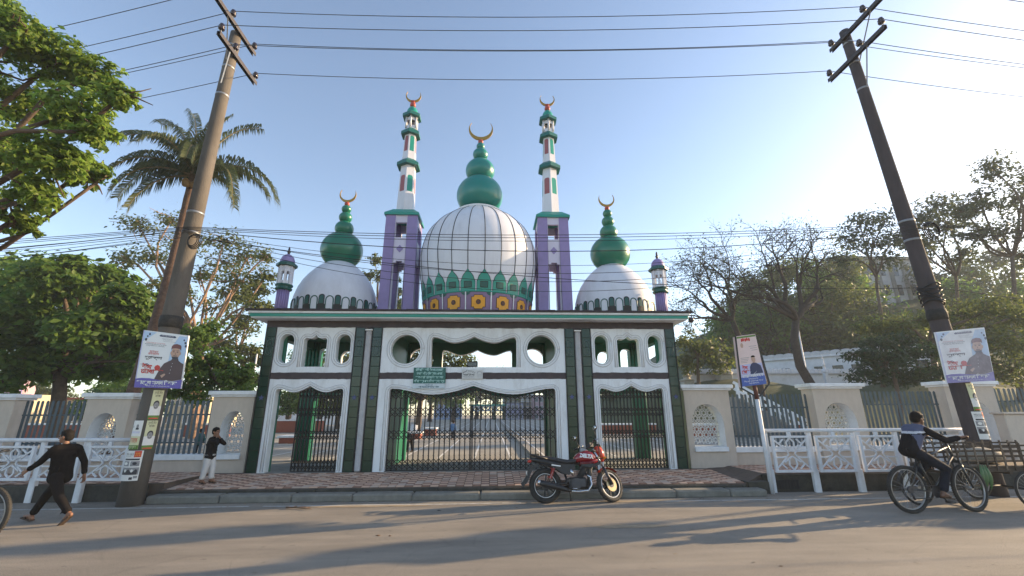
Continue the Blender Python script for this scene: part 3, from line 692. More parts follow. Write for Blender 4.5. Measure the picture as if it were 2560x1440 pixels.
# ---- collapsible grilles
def grille(x0, x1, n, label, z0=RZ+.02, zt=2.56, split=None, sag=.1):
    g = thing('folding_gate', label, 'folding gate', ((x0+x1)/2, .15, z0), group='black folding gates in the gateway')
    xs = [x0+(x1-x0)*i/(n-1) for i in range(n)]
    for x in xs:
        b = MB(); b.box(x-.014, x+.014, .130, .170, z0, zt)
        for zc in (z0+.36, z0+.72, z0+1.08, z0+1.56, z0+1.92): b.bar((x-.03, .128, zc+.02), (x+.03, .128, zc), .012, .01)
        b.build('bar', IRON, g)
    if split is not None:
        MB().box(split-.028, split-.006, .12, .18, z0, zt).box(split+.006, split+.028, .12, .18, z0, zt).build('meeting_stile', IRON, g)
        MB().bbox(split-.05, split+.05, .10, .13, z0+.86, z0+1.02, .01).build('lock', IRON, g)
    for zb in (0.0, .78, 1.40, 1.90):
        b = MB()
        for k in range(2):
            for i in range(n-1):
                a = zb+k*.135+.01; c = a+.135
                for (p, q, yy) in (((xs[i], a), (xs[i+1], c), .122), ((xs[i], c), (xs[i+1], a), .178)):
                    b.bar((p[0], yy, z0+p[1]), (q[0], yy, z0+q[1]), .021, .012, upv=(0, 1, 0))
        b.build('lattice', IRON, g)
    MB().box(x0, x1, .11, .19, z0-.018, z0-.004).build('bottom_track', IRON, g); MB().box(x0, x1, .11, .19, zt, zt+.03).build('top_track', IRON, g)
grille(-2.38, 2.38, 34, 'wide black folding gate of the central arch, seen behind the motorcycle', split=-.02)
grille(-4.98, -3.70, 14, 'black folding gate of the left arch, pulled partly open')
grille(3.72, 5.60, 19, 'black folding gate closing the right arch')

# ---- signs and fittings on the gateway
BN = dict(U=(1, 0, 0), V=(0, 0, 1), N=(0, -1, 0))
sg = thing('signboard', 'green signboard with four lines of white lettering above the central arch', 'sign', (-1.275, -.05, 2.58))
yy = -.07
MB().box(-1.735, -.81, yy, -.035, 2.72, 3.17).build('board', M('sign_green', (.006, .105, .085), .4, var=.08, scale=2), sg)
MB().box(-1.745, -.815, yy, -.035, 2.575, 2.717).build('lower_strip', M('sign_pale', (.50, .58, .62), .45), sg)
SGT = M('sign_text', (.42, .66, .62), .5)
b = MB()
for i, (t, wdt) in enumerate((('ঐিতহািসক শাহী ঈদগাহ ময়দােনর', .82), ('জগেতর ধমীয় পিবত স্থান । এখােন', .78), ('সকল ধরেনর েমলােমশা কাযকলাপ', .80), ('পিরহার করুন এবং পিবতা রক্ষায় রাখুন', .88))):
    text_mb(t, .085, (-1.272, yy, 3.105-i*.108), bold=.004, mbx=b, width=wdt, **BN)
b.build('lettering', SGT, sg)
b = MB(); text_mb('অনুেরাধক্রেম', .04, (-1.28, yy, 2.672), mbx=b, width=.25, bold=.002, **BN); text_mb('শাহী ঈদগাহ পিরচালনা কিমিট', .045, (-1.28, yy, 2.615), mbx=b, width=.58, bold=.002, **BN)
b.build('lettering', M('sign_dark_text', (.02, .10, .14), .5), sg)
pq = thing('plaque', 'small white plaque with dark arched lettering over the central arch', 'plaque', (-.03, -.05, 2.83))
MB().bbox(-.335, .27, -.062, -.03, 2.845, 3.115, .006).build('slab', M('plaque_white', (.58, .58, .57), .4, var=.06, scale=10), pq)
b = MB(); DK = M('plaque_ink', (.06, .06, .065), .6)
for i, ch in enumerate('ইসলামীসাংস্কৃিতকসংঘ'[:14]):
    a = R(150-120*i/13); text_mb(ch, .042, (-.135+.19*math.cos(a), -.062, 2.935+.115*math.sin(a)+.02), bold=.002, mbx=b, **BN)
text_mb('জামায়াত এ ইসলাম', .055, (-.135, -.062, 2.96), bold=.003, mbx=b, width=.33, **BN)
text_mb('শাহী ঈদগাহ িসেলট বাংলােদশ', .03, (-.135, -.062, 2.90), mbx=b, width=.34, **BN)
text_mb('সাহােযয্', .03, (-.135, -.062, 3.005), mbx=b, width=.1, **BN)
b.build('lettering', DK, pq)
b = MB(); b.tube([(.175+.065*math.cos(R(a)), -.064, 3.0+.065*math.sin(R(a))) for a in range(0, 181, 15)], .008, 5)
for i in range(4): b.box(.11, .245, -.066, -.062, 2.97-i*.03, 2.976-i*.03)
b.build('emblem', M('plaque_grey', (.33, .33, .36), .6), pq)
fl = thing('floodlight', 'small dark floodlight standing on the sill of the middle upper opening', 'floodlight', (-.04, .05, 3.19))
MB().bbox(-.20, .115, .03, .11, 3.205, 3.365, .012).build('housing', IRON, fl)
MB().box(-.17, .085, .022, .031, 3.23, 3.33).build('glass', GLASSD, fl)
MB().box(-.06, -.02, .05, .12, 3.19, 3.206).build('bracket', IRON, fl)
lb = thing('lamp', 'dark round lamp hanging from the right end of the roof edge', 'lamp', (6.5, -.35, 4.5))
MB().ball((6.52, -.40, 4.56), .085, 14, 10).build('globe', CERAM, lb); MB().tube([(6.4, -.40, 4.60), (6.46, -.40, 4.63), (6.52, -.40, 4.62)], .02, 6).build('arm', IRON, lb)
# ================================================================ boundary walls: piers with pierced arch niches, steel pale fences
def gothic(x0, x1, z0, zs, za, n=8):                    # pointed arch outline
    c = (x0+x1)/2; pts = []
    for i in range(n+1):
        t = i/n; pts.append((x1-(x1-c)*(t**1.9), zs+(za-zs)*math.sin(t*math.pi/2)**1.0))
    L = [(2*c-x, z) for x, z in pts[:-1]][::-1]
    return [(x0, z0), (x1, z0)]+pts+L
def hexa(b, x0, x1, z0, z1, y, inside, s=.105, r=.0115):
    # pierced screen: hexagons linked by short bars
    dx = s*math.sqrt(3); dz = s*1.5
    j = 0; z = z0
    while z < z1+s:
        x = x0+(dx/2 if j % 2 else 0)
        while x < x1+dx:
            if inside(x, z):
                c = [(x+s*.60*math.sin(R(60*i)), z+s*.60*math.cos(R(60*i))) for i in range(6)]
                for i in range(6):
                    b.bar((c[i][0], y, c[i][1]), (c[(i+1) % 6][0], y, c[(i+1) % 6][1]), r*2, .03, upv=(0, 1, 0))
                for a in (0, 60, 120, 180, 240, 300):
                    a = R(a); b.bar((x+s*.60*math.sin(a), y, z+s*.6*math.cos(a)), (x+s*1.0*math.sin(a+.28), y, z+s*1.0*math.cos(a+.28)), r*2, .026, upv=(0, 1, 0))
            x += dx
        z += dz; j += 1
JALI = M('jali_white', (.62, .61, .59), .6, var=.06, scale=6, dirt=(.33, .31, .28), damt=.4, dscale=4)
def pier(wall, x0, x1, y0, zb, zt, arch):
    ax0, ax1, asill, asp, aap = arch
    p = fix_normals(holes_panel([(x0, zb), (x1, zb), (x1, zt), (x0, zt)], [gothic(ax0, ax1, asill, asp, aap)], y0, y0+.5, (0, 1, 0)).build('pier', [BEIGE, WHITE2], wall))
    b = MB(); b.bbox(x0-.11, x1+.11, y0-.11, y0+.61, zt+.055, zt+.165, .01); b.bbox(x0-.055, x1+.055, y0-.055, y0+.555, zt, zt+.055, .008); b.build('cap', WHITE2, p)
    c = (ax0+ax1)/2; hw = (ax1-ax0)/2
    def ins(x, z):
        if not (asill < z < aap-.02): return False
        if z <= asp: return abs(x-c) < hw+.02
        t = math.asin(min(1, (z-asp)/(aap-asp)))/(math.pi/2); return abs(x-c) < hw*(1-t**1.9)+.02
    b = MB(); hexa(b, ax0, ax1, asill, aap, y0+.36, ins); lt = b.build('screen', JALI, p)
    MB().bbox(ax0-.02, ax1+.02, y0-.07, y0+.02, asill-.13, asill, .008).build('sill', WHITE2, p)
def pales(wall, x0, x1, y, zl, zt, n):
    MB().box(x0, x1, y+.02, y+.05, zl+.28, zl+.32).box(x0, x1, y+.02, y+.05, zt-.42, zt-.38).build('fence_rail', SLATE, wall)
    wd = (x1-x0)/n
    q = MB(); q.add([(-wd*.26, 0, 0), (wd*.26, 0, 0), (wd*.26, 0, zt-zl-.03), (0, 0, zt-zl), (-wd*.26, 0, zt-zl-.03), (-wd*.26, .012, 0), (wd*.26, .012, 0), (wd*.26, .012, zt-zl-.03), (0, .012, zt-zl), (-wd*.26, .012, zt-zl-.03)],
        [(0, 1, 2, 3, 4), (9, 8, 7, 6, 5), (0, 5, 6, 1), (1, 6, 7, 2), (2, 7, 8, 3), (3, 8, 9, 4), (4, 9, 5, 0)])
    o = q.build('pale', SLATE); me = o.data; bpy.data.objects.remove(o); og = origin_of(wall)
    for i in range(n):
        o = bpy.data.objects.new('pale', me); COL.objects.link(o); o.parent = wall; o.location = (x0+wd*(i+.5)-og[0], y-og[1], zl-og[2]); o.rotation_euler = (0, random.uniform(-.012, .012), random.uniform(-.05, .05))
def low_wall(wall, x0, x1, y0, zb, zl):
    MB().box(x0, x1, y0+.10, y0+.40, zb, zl-.15).build('low_wall', BEIGE, wall)
    MB().bbox(x0, x1, y0+.05, y0+.45, zl-.15, zl, .01).build('ledge', WHITE2, wall)
YW = .15
wl = thing('boundary_wall', 'beige boundary wall with pierced arched piers and grey pale fence left of the gateway', 'wall', (-10, YW, .3))
pier(wl, -7.38, -6.24, YW, .3, 2.36, (-7.06, -6.40, .82, 1.45, 1.97)); wl_l = ((-9.62, -7.38), (-12.75, -10.82), (-16.2, -13.95))
pier(wl, -10.82, -9.62, YW, .3, 2.31, (-10.62, -9.86, .80, 1.35, 1.93))
pier(wl, -13.95, -12.75, YW, .3, 2.29, (-13.75, -12.98, .80, 1.35, 1.90))
for i, (a, c) in enumerate(wl_l): low_wall(wl, a, c, YW, .3, .82); pales(wl, a+.05, c-.05, YW+.22, .82, 2.28, (15, 13, 14)[i])
wr = thing('boundary_wall', 'beige boundary wall with pierced arched piers and grey pale fence right of the gateway', 'wall', (11, YW, .3))
pier(wr, 6.28, 7.66, YW, .3, 2.52, (6.45, 7.40, .92, 1.55, 2.12))
pier(wr, 10.28, 11.78, YW, .3, 2.56, (10.5, 11.5, .92, 1.55, 2.15))
pier(wr, 14.5, 16.1, YW, .3, 2.62, (14.75, 15.85, .92, 1.6, 2.2))
for i, (a, c) in enumerate(((7.66, 10.28), (11.78, 14.5), (16.1, 19.6))): low_wall(wr, a, c, YW, .3, .90); pales(wr, a+.05, c-.05, YW+.22, .90, 2.42+.08*i, (19, 19, 22)[i])
pier(wr, 19.6, 21.1, YW, .3, 2.62, (19.8, 20.9, .92, 1.6, 2.2))
fw_ = thing('front_wall', 'low beige wall with a dark plaque in front of the right fence', 'wall', (17, -.8, .3))
MB().bbox(14.9, 22, -.95, -.65, .3, 1.80, .02).build('wall', BEIGE, fw_); MB().bbox(14.85, 22, -1.0, -.6, 1.80, 1.86, .01).build('coping', BEIGE, fw_)
MB().bbox(15.95, 17.1, -.985, -.95, .78, 1.48, .008).build('plaque', M('brown_stone', (.10, .075, .07), .4, var=.15), fw_)
b = MB()
for i in range(5): text_mb('শাহী ঈদগাহ মাঠ িসেলট', .10, (16.52, -.985, 1.38-i*.125), (1, 0, 0), (0, 0, 1), (0, -1, 0), mbx=b, width=.9-.1*(i % 2))
b.build('lettering', M('plaque_text', (.32, .29, .28), .6), fw_)

# ================================================================ railings
def railing(label, P, z0s, zr, first_post):
    # P: points of the line, one per leg; panels between
    c = P[len(P)//2]; t = thing('railing', label, 'railing', (c[0], c[1], 0))
    b = MB(); top = [(p[0], p[1], zr) for p in P]; b.tube([(top[0][0]-.05, top[0][1], zr)]+top[1:-1]+[top[-1]], .045, 10)
    b.build('handrail', RAILW, t)
    for i, p in enumerate(P):
        d = Vector((P[min(i+1, len(P)-1)][0]-P[max(i-1, 0)][0], P[min(i+1, len(P)-1)][1]-P[max(i-1, 0)][1], 0)).normalized(); nrm = Vector((-d.y, d.x, 0))
        q = MB(); q.bbox(-.075, .075, -.05, .05, z0s, .52, .012); q.bbox(-.05, .05, -.04, .04, .52, zr-.04, .01)
        q.xf(Matrix.Translation((p[0], p[1]+.05, 0)) @ Matrix.Rotation(math.atan2(d.y, d.x), 4, 'Z')); q.build('leg', RAILW, t)
    for a, c in zip(P, P[1:]):
        A = Vector((a[0], a[1], 0)); Bv = Vector((c[0], c[1], 0)); L = (Bv-A).length; ang = math.atan2(c[1]-a[1], c[0]-a[0])
        mt = Matrix.Translation((a[0], a[1]-.03, 0)) @ Matrix.Rotation(ang, 4, 'Z')
        x0, x1, zl, zh = .085, L-.085, .46, zr-.125
        fr = MB(); fr.bbox(x0, x0+.07, -.035, .035, zl, zh, .008); fr.bbox(x1-.07, x1, -.035, .035, zl, zh, .008); fr.bbox(x0+.068, x1-.068, -.033, .033, zl, zl+.06, .008); fr.bbox(x0+.068, x1-.068, -.033, .033, zh-.05, zh, .008)
        fr.bbox(L/2-.045, L/2+.045, -.03, .03, zh-.002, zr-.04, .006)
        fr.xf(mt); f = fr.build('panel', RAILW, t)
        lt = MB(); cx, cz = (x0+x1)/2, (zl+zh)/2+.005; rx, rz = (x1-x0)/2-.07, (zh-zl)/2-.055
        def ln(*pts):
            for u, v in zip(pts, pts[1:]): lt.bar((cx+u[0]*rx, 0, cz+u[1]*rz), (cx+v[0]*rx, 0, cz+v[1]*rz), .030, .030, upv=(0, 1, 0))
        for sx in (-1, 1):
            for sz in (-1, 1):                          # eight-pointed star with long hexagon arms
                ln((sx*1, sz*.86), (sx*.72, sz*.62), (sx*.30, sz*.16)); ln((sx*.30, sz*.16), (sx*.62, sz*.22), (sx*1, sz*.22)); ln((sx*.2, sz*.3), (sx*.24, sz*.72), (0, sz*1.0)); ln((sx*.42, sz*.92), (sx*.72, sz*.62)); ln((sx*.2, sz*.3), (sx*.5, sz*.52))
            ln((sx*.30, -.16), (sx*.2, 0), (sx*.30, .16))
        for sz in (-1, 1): ln((-.2, sz*.3), (0, sz*.16), (.2, sz*.3))
        lt.xf(mt); lt.build('tracery', RAILW, f)
    return t
PL = [(-17.0+1.09*i, -1.95) for i in range(9)]; PL = [(-7.62-1.10*i, -2.05+.085*i) for i in range(9)][::-1]
railing('white concrete star panel railing along the left pavement', PL, -.02, 1.33, False)
PR = [(7.42+1.115*i, -1.80-.02*i) for i in range(6)]
railing('white concrete star panel railing along the right pavement', PR, -.02, 1.44, True)
sp = thing('sign_post', 'white steel post with brown top carrying a tall narrow banner box', 'sign post', (7.27, -1.86, 0))
b = MB(); b.tube([(7.30, -1.90, -.02), (7.27, -1.90, 2.2)], .05, 10); b.tube([(7.27, -1.90, 2.2), (7.26, -1.90, 2.6)], .05, 10, 1); b.build('post', [RAILW, M('rusty_brown', (.11, .035, .025), .7)], sp)
bq = thing('banner_box', 'tall tilted box banner, pink above and blue below, on the white post', 'banner', (7.2, -1.9, 2.5))
TLb, TRb, BRb, BLb = (Vector(v) for v in ((6.93, -1.96, 3.80), (7.46, -1.96, 3.87), (7.55, -1.96, 2.58), (6.90, -1.96, 2.51)))
def quadmap(TL, TR, BR, BL): return lambda u, v: (TL*(1-u)*v+TR*u*v+BR*u*(1-v)+BL*(1-u)*(1-v))   # u,v in 0..1
def flat(b, f, poly, off, mi, N=Vector((0, -1, 0))): b.add([f(u, v)+N*off for u, v in poly], [tuple(range(len(poly)))], mi)
def ell(cu, cv, ru, rv, n=18, a0=0, a1=360): return [(cu+ru*math.cos(R(a0+(a1-a0)*i/n)), cv+rv*math.sin(R(a0+(a1-a0)*i/n))) for i in range(n if a1-a0 == 360 else n+1)]
def rect(u0, u1, v0, v1): return [(u0, v0), (u1, v0), (u1, v1), (u0, v1)]
def slab(name, f, mats, parent, th=.03):
    b = MB(); N = Vector((0, 1, 0)); q = [f(0, 0), f(1, 0), f(1, 1), f(0, 1)]; b.add(q+[p+N*th for p in q], [(0, 1, 2, 3), (7, 6, 5, 4), (0, 4, 5, 1), (1, 5, 6, 2), (2, 6, 7, 3), (3, 7, 4, 0)]); return b.build(name, mats, parent)
def ftext(b, f, txt, cu, cv, hv, wu, mi, off=.007, bold=0.0):
    U = (f(cu+.1, cv)-f(cu-.1, cv)); eu = U.length/.2; V = (f(cu, cv+.1)-f(cu, cv-.1)); ev = V.length/.2; U.normalize(); V.normalize()
    text_mb(txt, hv*ev*1.3, f(cu, cv), U, V, (0, -1, 0), off, mi, mbx=b, width=wu*eu, bold=bold)
PINKP = M('print_pink', (.70, .53, .50), .4, var=.03); BLUEP = M('print_blue', (.045, .10, .38), .4, var=.08); NAVY = M('print_navy', (.02, .03, .09), .5); REDP = M('print_red', (.55, .04, .03), .5)
SKYP = M('print_sky', (.42, .56, .74), .4, var=.05); VIOL = M('print_violet', (.10, .075, .36), .4, var=.05); FACEP = M('print_face', (.48, .30, .22), .5, var=.04); COATP = M('print_coat', (.075, .042, .045), .5, var=.1)
CAPP = M('print_cap', (.16, .05, .045), .5); INKP = M('print_ink', (.03, .03, .04), .5); OLIVE = M('print_green', (.10, .20, .03), .5); YELP = M('print_yellow', (.60, .59, .36), .5, var=.04); GREYP = M('print_grey', (.25, .25, .26), .5, var=.2, scale=30); WHP = M('print_white', (.74, .74, .74), .4, var=.02); LBP = M('print_lilac', (.45, .45, .66), .4)
f = quadmap(TLb, TRb, BRb, BLb)
slab('panel', f, [PINKP], bq, .16)
b = MB()
flat(b, f, rect(0, 1, 0, .42), .002, 1); flat(b, f, rect(0, 1, 0, .17), .004, 2); flat(b, f, rect(.02, .98, .95, .985), .003, 8)
flat(b, f, [(.42, .22)]+[(.44, .36), (.52, .42), (.62, .44), (.74, .43), (.92, .37), (.97, .22)], .005, 3); flat(b, f, ell(.65, .50, .09, .065), .007, 4); flat(b, f, ell(.65, .545, .095, .035, 12, 0, 180), .008, 9)
flat(b, f, ell(.22, .80, .07, .05), .005, 4); flat(b, f, [(.14, .66), (.3, .66), (.28, .75), (.16, .75)], .004, 0)
for cu in (.25, .33, .43, .52, .62): flat(b, f, ell(cu, .90+.01*(cu*10 % 2), .045, .035), .005, 5)
for i in range(3): flat(b, f, rect(.55+.05*i, .92, .76-.04*i, .768-.04*i), .004, 7)
for i in range(4): flat(b, f, rect(.08, .48-.04*i, .545-.03*i, .553-.03*i), .004, 7)
ftext(b, f, 'ঈদ', .22, .35, .07, .24, 5, bold=.006); ftext(b, f, 'েমাবারক', .24, .27, .06, .36, 5, bold=.006)
ftext(b, f, 'জননেতা সােলহ আহমদ', .5, .185, .05, .86, 6, bold=.006)
for i, wv in enumerate((.4, .78, .42)): ftext(b, f, 'িসেলট মহানগর শাখা', .5, .125-.042*i, .028, wv, 6)
b.build('print', [PINKP, LBP, BLUEP, NAVY, FACEP, REDP, WHP, GREYP, OLIVE, HAIR], bq)
b = MB(); q = [f(-.03, -.02), f(1.03, -.02), f(1.03, .6), f(-.03, .6)]; 
b.bar(f(-.03, 1.0), f(-.03, -.03), .03, .03); b.bar(f(1.06, .56)+Vector((0, .02, 0)), f(1.10, .0), .05, .04); b.bar(f(1.10, .0), f(.62, -.22), .03, .03); b.bar(f(-.03, -.03), f(.45, -.2), .03, .03); b.build('frame', BLACK, bq)

# ================================================================ utility poles, wires and cables
def pole(label, x, y, zt, r0, r1, dx, arms, pm_=None):
    t = thing('utility_pole', label, 'utility pole', (x, y, 0), group='concrete utility poles')
    ax = lambda z: x+dx*z/zt
    b = MB(); zs = [0-.05, 1.5, 4, 6.5, 9, 11, zt]; b.tube([(ax(z), y, z) for z in zs], [r0+(r1-r0)*max(0, z)/zt for z in zs], 20); b.build('shaft', pm_ or POLEM, t)
    rr = lambda z: r0+(r1-r0)*z/zt
    for z in (zt-.5, zt-1.25, zt-2.2, 6.35, 6.9):
        b = MB(); b.lathe([(rr(z)-.01, z-.03), (rr(z)+.008, z-.03), (rr(z)+.008, z+.03), (rr(z)-.01, z+.03)], (ax(z), y, 0), 20); b.build('band', STEEL, t)
    ins = []
    for za, ya, yb in arms:
        ox = .0; b = MB(); X = ax(za)+.17*(1 if x > 0 else -1)*-1*0+0
        X = ax(za)+(rr(za)+.05)*(1 if x < 0 else -1)*0.9
        b.box(X-.05, X+.05, ya, yb, za, za+.025); b.box(X-.05, X-.035, ya, yb, za-.10, za); b.box(X+.035, X+.05, ya, yb, za-.10, za)
        am = b.build('crossarm', M('arm_steel', (.05, .045, .05), .6, metal=.4, var=.3), t)
        b = MB(); b.bar((X, ya+(yb-ya)*.3, za-.05), (ax(za-1.0), y-rr(za)-.01, za-1.05), .03, .012); b.build('brace', STEEL, t)
        for yy in (ya+.07, (ya+yb)/2-.22, yb-.07):
            b = MB(); b.tube([(X, yy, za+.025), (X, yy, za+.15)], .014, 6, 1); b.lathe([(.03, za+.13), (.075, za+.14), (.085, za+.18), (.05, za+.20), (.075, za+.215), (.08, za+.25), (.045, za+.265), (.06, za+.28), (.055, za+.32), (0, za+.335)], (X, yy, 0), 14, 0)
            b.build('insulator', [CERAM, STEEL], t); ins.append((X, yy, za+.30))
    return t, ax, ins
plL, axL, insL = pole('concrete utility pole left of the gateway with two cross arms', -7.27, -2.30, 12.75, .242, .145, .13, ((12.72, -3.62, -1.60), (11.9, -3.2, -1.28)))
plR, axR, insR = pole('dark concrete utility pole near the right frame edge with two cross arms', 12.25, -2.5, 13.45, .222, .13, -.68, ((13.15, -4.25, -2.05), (12.3, -3.8, -1.70)), POLED)
for tname, (ax_, y_, z_) in (('L', (axL, -2.30, 4.05)), ('R', (axR, -2.5, 4.3))):
    rr_ = .215 if tname == 'L' else .185; b = MB(); b.lathe([(rr_-.03, z_-.17), (rr_+.02, z_-.16), (rr_+.03, z_), (rr_+.015, z_+.12), (rr_-.03, z_+.13)], (ax_(z_), y_, 0), 18)
    b.build('tar_wrap', RUBBER, plL if tname == 'L' else plR)
b = MB()
for k in range(6):                                      # tangle of old cable on the right pole
    z = 4.6+.09*k; b.tube([(axR(z)+(.205+.04*random.random())*math.cos(R(a)), -2.5+(.205+.04*random.random())*math.sin(R(a)), z+.06*math.sin(R(a*2+k*50))) for a in range(0, 361, 24)], .022, 5)
b.build('cable_tangle', CABLE, plR)
def coil(name, label, c, r):
    b = MB()
    for k in range(4): b.tube([(c[0]+(r-.02*k)*math.cos(R(a)), c[1]-.03*k, c[2]+(r-.015*k)*1.15*math.sin(R(a))) for a in range(0, 361, 20)], .012, 5)
    tag(b.build(name, CABLE), label, 'cable coil')
coil('cable_coil', 'black coil of spare cable hung on the left pole', (-6.93, -2.5, 6.05), .17)
coil('cable_coil', 'black coil of spare cable hung on the right pole', (12.28, -2.72, 6.55), .22)
def sagline(A, B, sag, n=22):
    A = Vector(A); B = Vector(B); return [A.lerp(B, i/n)-Vector((0, 0, sag*4*(i/n)*(1-i/n))) for i in range(n+1)]
WL = ['overhead wire on the near end of the upper cross arms, mostly above the frame', 'topmost long overhead wire, on the middle of the upper arms', 'third overhead wire from above, on the far end of the upper arms',
      'second long overhead wire, just below the topmost, on the lower arms nearest end', 'overhead wire of the middle pair, on the middle of the lower arms', 'lowest of the thin overhead wires above the minarets']
for i, (a, c) in enumerate(zip(insL, insR)):
    b = MB(); pts = sagline((-28, a[1]+4.5, a[2]-.7), a, .35)+sagline(a, c, .30)[1:]+sagline(c, (36, c[1]+1.0, c[2]-.5), .5)[1:]
    b.tube(pts, .0105, 5, cap=False); tag(b.build('overhead_wire', WIRE), WL[i], 'wire', 'power wires strung between the poles')
CL = ['uppermost black cable of the low bundle crossing the domes', 'second black cable of the low bundle', 'third black cable of the low bundle, sagging slightly', 'thick black cable of the bundle dropping to the right pole', 'thin cable sagging across the middle of the large dome', 'cable of the lower group crossing the green balls',
      'cable of the lower group just above the petals', 'lowest cable of the bundle crossing the white domes', 'black cable slanting down from the left pole to the foot of the right dome']
ZL = axL(6.3)
spec_dz = (-.50, -.54, -.56, -.92, -.95, -1.0, -1.30, -1.52, -1.56)
spec = ((6.42, 6.75, .28, .014, 36), (6.40, 6.72, .33, .014, 36), (6.38, 6.70, .40, .012, 36), (6.36, 6.60, .62, .018, 36), (6.33, 6.58, .98, .010, 36), (6.30, 6.55, 1.16, .012, 36), (6.28, 6.50, 1.34, .012, 36), (6.25, 6.45, 1.55, .011, 36), (6.20, 4.95, .45, .015, 36))
for i, (zl, zr_, sg_, r_, xe) in enumerate(spec):
    y0 = -2.56+.012*i; b = MB()
    A = (axL(zl)+.1, y0, zl); Bp = (axR(zr_)-.1, -2.76, zr_)
    L = sagline((-26, y0+2.0, zl+spec_dz[i]), A, .12+.03*(i % 4), 12); Rr = sagline(Bp, (34, -2.6, zr_-.2-.05*i), .25+.04*i, 12)
    b.tube(L+sagline(A, Bp, sg_, 26)[1:]+Rr[1:], r_*.6, 5, cap=False); tag(b.build('cable', CABLE), CL[i], 'cable', 'black cables of the low bundle')

# ================================================================ posters
def faded(m):                                           # the same print bleached by the sun
    if m.name+'_faded' in MATS: return MATS[m.name+'_faded']
    e = [n for n in m.node_tree.nodes if n.type == 'VALTORGB'][0].color_ramp.elements; c = [(e[0].color[i]+e[1].color[i])/2 for i in range(3)]
    return M(m.name+'_faded', tuple(.70*c[i]+.30*(.52, .50, .58)[i] for i in range(3)), .55, var=.12, scale=3, dirt=(.5, .47, .5), damt=.5, dscale=2)
def poster(name, label, TL, TR, BR, BL, dirty=False):
    TL, TR, BR, BL = (Vector(v) for v in (TL, TR, BR, BL)); f = quadmap(TL, TR, BR, BL)
    t = thing(name, label, 'poster', tuple((BL+BR)/2+Vector((0, .03, 0))))
    slab('board', f, [WHP], t, .035)
    b = MB()
    flat(b, f, [(.02, .17), (.25, .185), (.5, .17), (.75, .155), (.98, .19), (.98, .985), (.02, .985)], .002, 0)
    flat(b, f, [(.62, .2), (.985, .2), (.985, .97), (.80, .97), (.66, .72)], .003, 1); flat(b, f, [(.02, .80), (.3, .985), (.02, .985)], .003, 1)
    flat(b, f, [(.0, .0), (1, 0), (1, .165), (.8, .125), (.55, .135), (.3, .165), (.12, .165), (0, .15)], .004, 2)
    flat(b, f, rect(0, .022, .15, 1), .0045, 9)
    flat(b, f, [(.40, .150), (.44, .24), (.5, .36), (.56, .44), (.68, .50), (.74, .52), (.86, .51), (.93, .47), (.985, .45), (.985, .165), (.8, .13), (.55, .138)], .006, 3)   # coat
    flat(b, f, [(.70, .5), (.73, .56), (.84, .56), (.87, .5), (.80, .48)], .007, 3)
    flat(b, f, ell(.775, .645, .098, .118), .008, 4); flat(b, f, ell(.875, .64, .018, .03), .0085, 4); flat(b, f, ell(.68, .64, .016, .03), .0085, 4)
    flat(b, f, [(.672, .70), (.70, .725), (.78, .735), (.86, .725), (.885, .70), (.885, .77), (.86, .80), (.78, .815), (.71, .80), (.675, .765)], .010, 5)
    flat(b, f, ell(.775, .575, .07, .05, 16, 180, 360), .0095, 6); flat(b, f, rect(.735, .815, .585, .597), .0105, 6)
    for e in (.735, .815): flat(b, f, ell(e, .665, .022, .008, 10), .010, 6); flat(b, f, rect(e-.028, e+.028, .688, .694), .010, 6)
    flat(b, f, [(.772, .66), (.785, .615), (.765, .615)], .0095, 10)
    for i in range(4): flat(b, f, ell(.74-.01*i, .45-.06*i, .008, .006, 8), .008, 7)
    flat(b, f, [(.52, .22), (.6, .26), (.63, .24), (.56, .18)], .008, 4)
    flat(b, f, [(.36, .93), (.39, .955), (.71, .955), (.74, .93), (.71, .918), (.39, .918)], .005, 8)
    ftext(b, f, 'িবসিমল্লািহর রাহমািনর রািহম', .55, .937, .018, .27, 7, .0065)
    for i, (v, wv) in enumerate(((.885, .24), (.865, .2), (.84, .28))): ftext(b, f, 'িসেলট মহানগর ছাত্র সমাজ', .55 if i < 2 else .6, v, .012, wv, 11, .005)
    for i, (v, wv) in enumerate(((.79, .42), (.765, .48), (.738, .40))): ftext(b, f, 'আসসালামু আলাইকুম পিবত ঈদ উল িফতর উপলেক্ষ', .31, v, .016, wv, 6 if i else 12, .005)
    for k, (u, v) in enumerate(((.92, .90), (.955, .85), (.975, .79), (.05, .9), (.09, .94), (.025, .84))): flat(b, f, ell(u if k < 3 else u+.06, v, .017+.004*(k % 3), .017+.005*(k % 3), 10), .006, 6 if k % 2 else 8)
    ftext(b, f, 'মাহে', .30, .63, .05, .2, 12, .005); ftext(b, f, 'রমজান', .30, .595, .04, .24, 12, .0055); ftext(b, f, 'শুেভচ্ছা', .31, .525, .05, .38, 6, .006, .003)
    ftext(b, f, 'ঈদ', .20, .36, .075, .22, 12, .007, .006); ftext(b, f, 'েমাবারক', .33, .28, .075, .48, 12, .008, .006); flat(b, f, ell(.43, .355, .065, .05, 8), .0075, 12)
    flat(b, f, [(.03, .40), (.2, .42), (.3, .37), (.2, .405)], .006, 8)
    ftext(b, f, 'কামরুল হাসান িরফাত', .47, .088, .062, .86, 7, .008, .006)
    ftext(b, f, 'সাধারণ সম্পাদক িসেলট মহানগর শাখা', .5, .030, .018, .5, 7, .008)
    ms = [WHP, SKYP, VIOL, COATP, FACEP, CAPP, INKP, WHP, NAVY, LBP, SKIN, GREYP, REDP]
    if dirty: ms = [faded(m) for m in ms]
    b.build('print', ms, t)
    return t
poster('poster', 'campaign poster with a man in a buttoned coat, tied to the left pole', (-7.60, -2.58, 3.79), (-6.56, -2.58, 3.66), (-6.50, -2.58, 2.45), (-7.53, -2.58, 2.48))
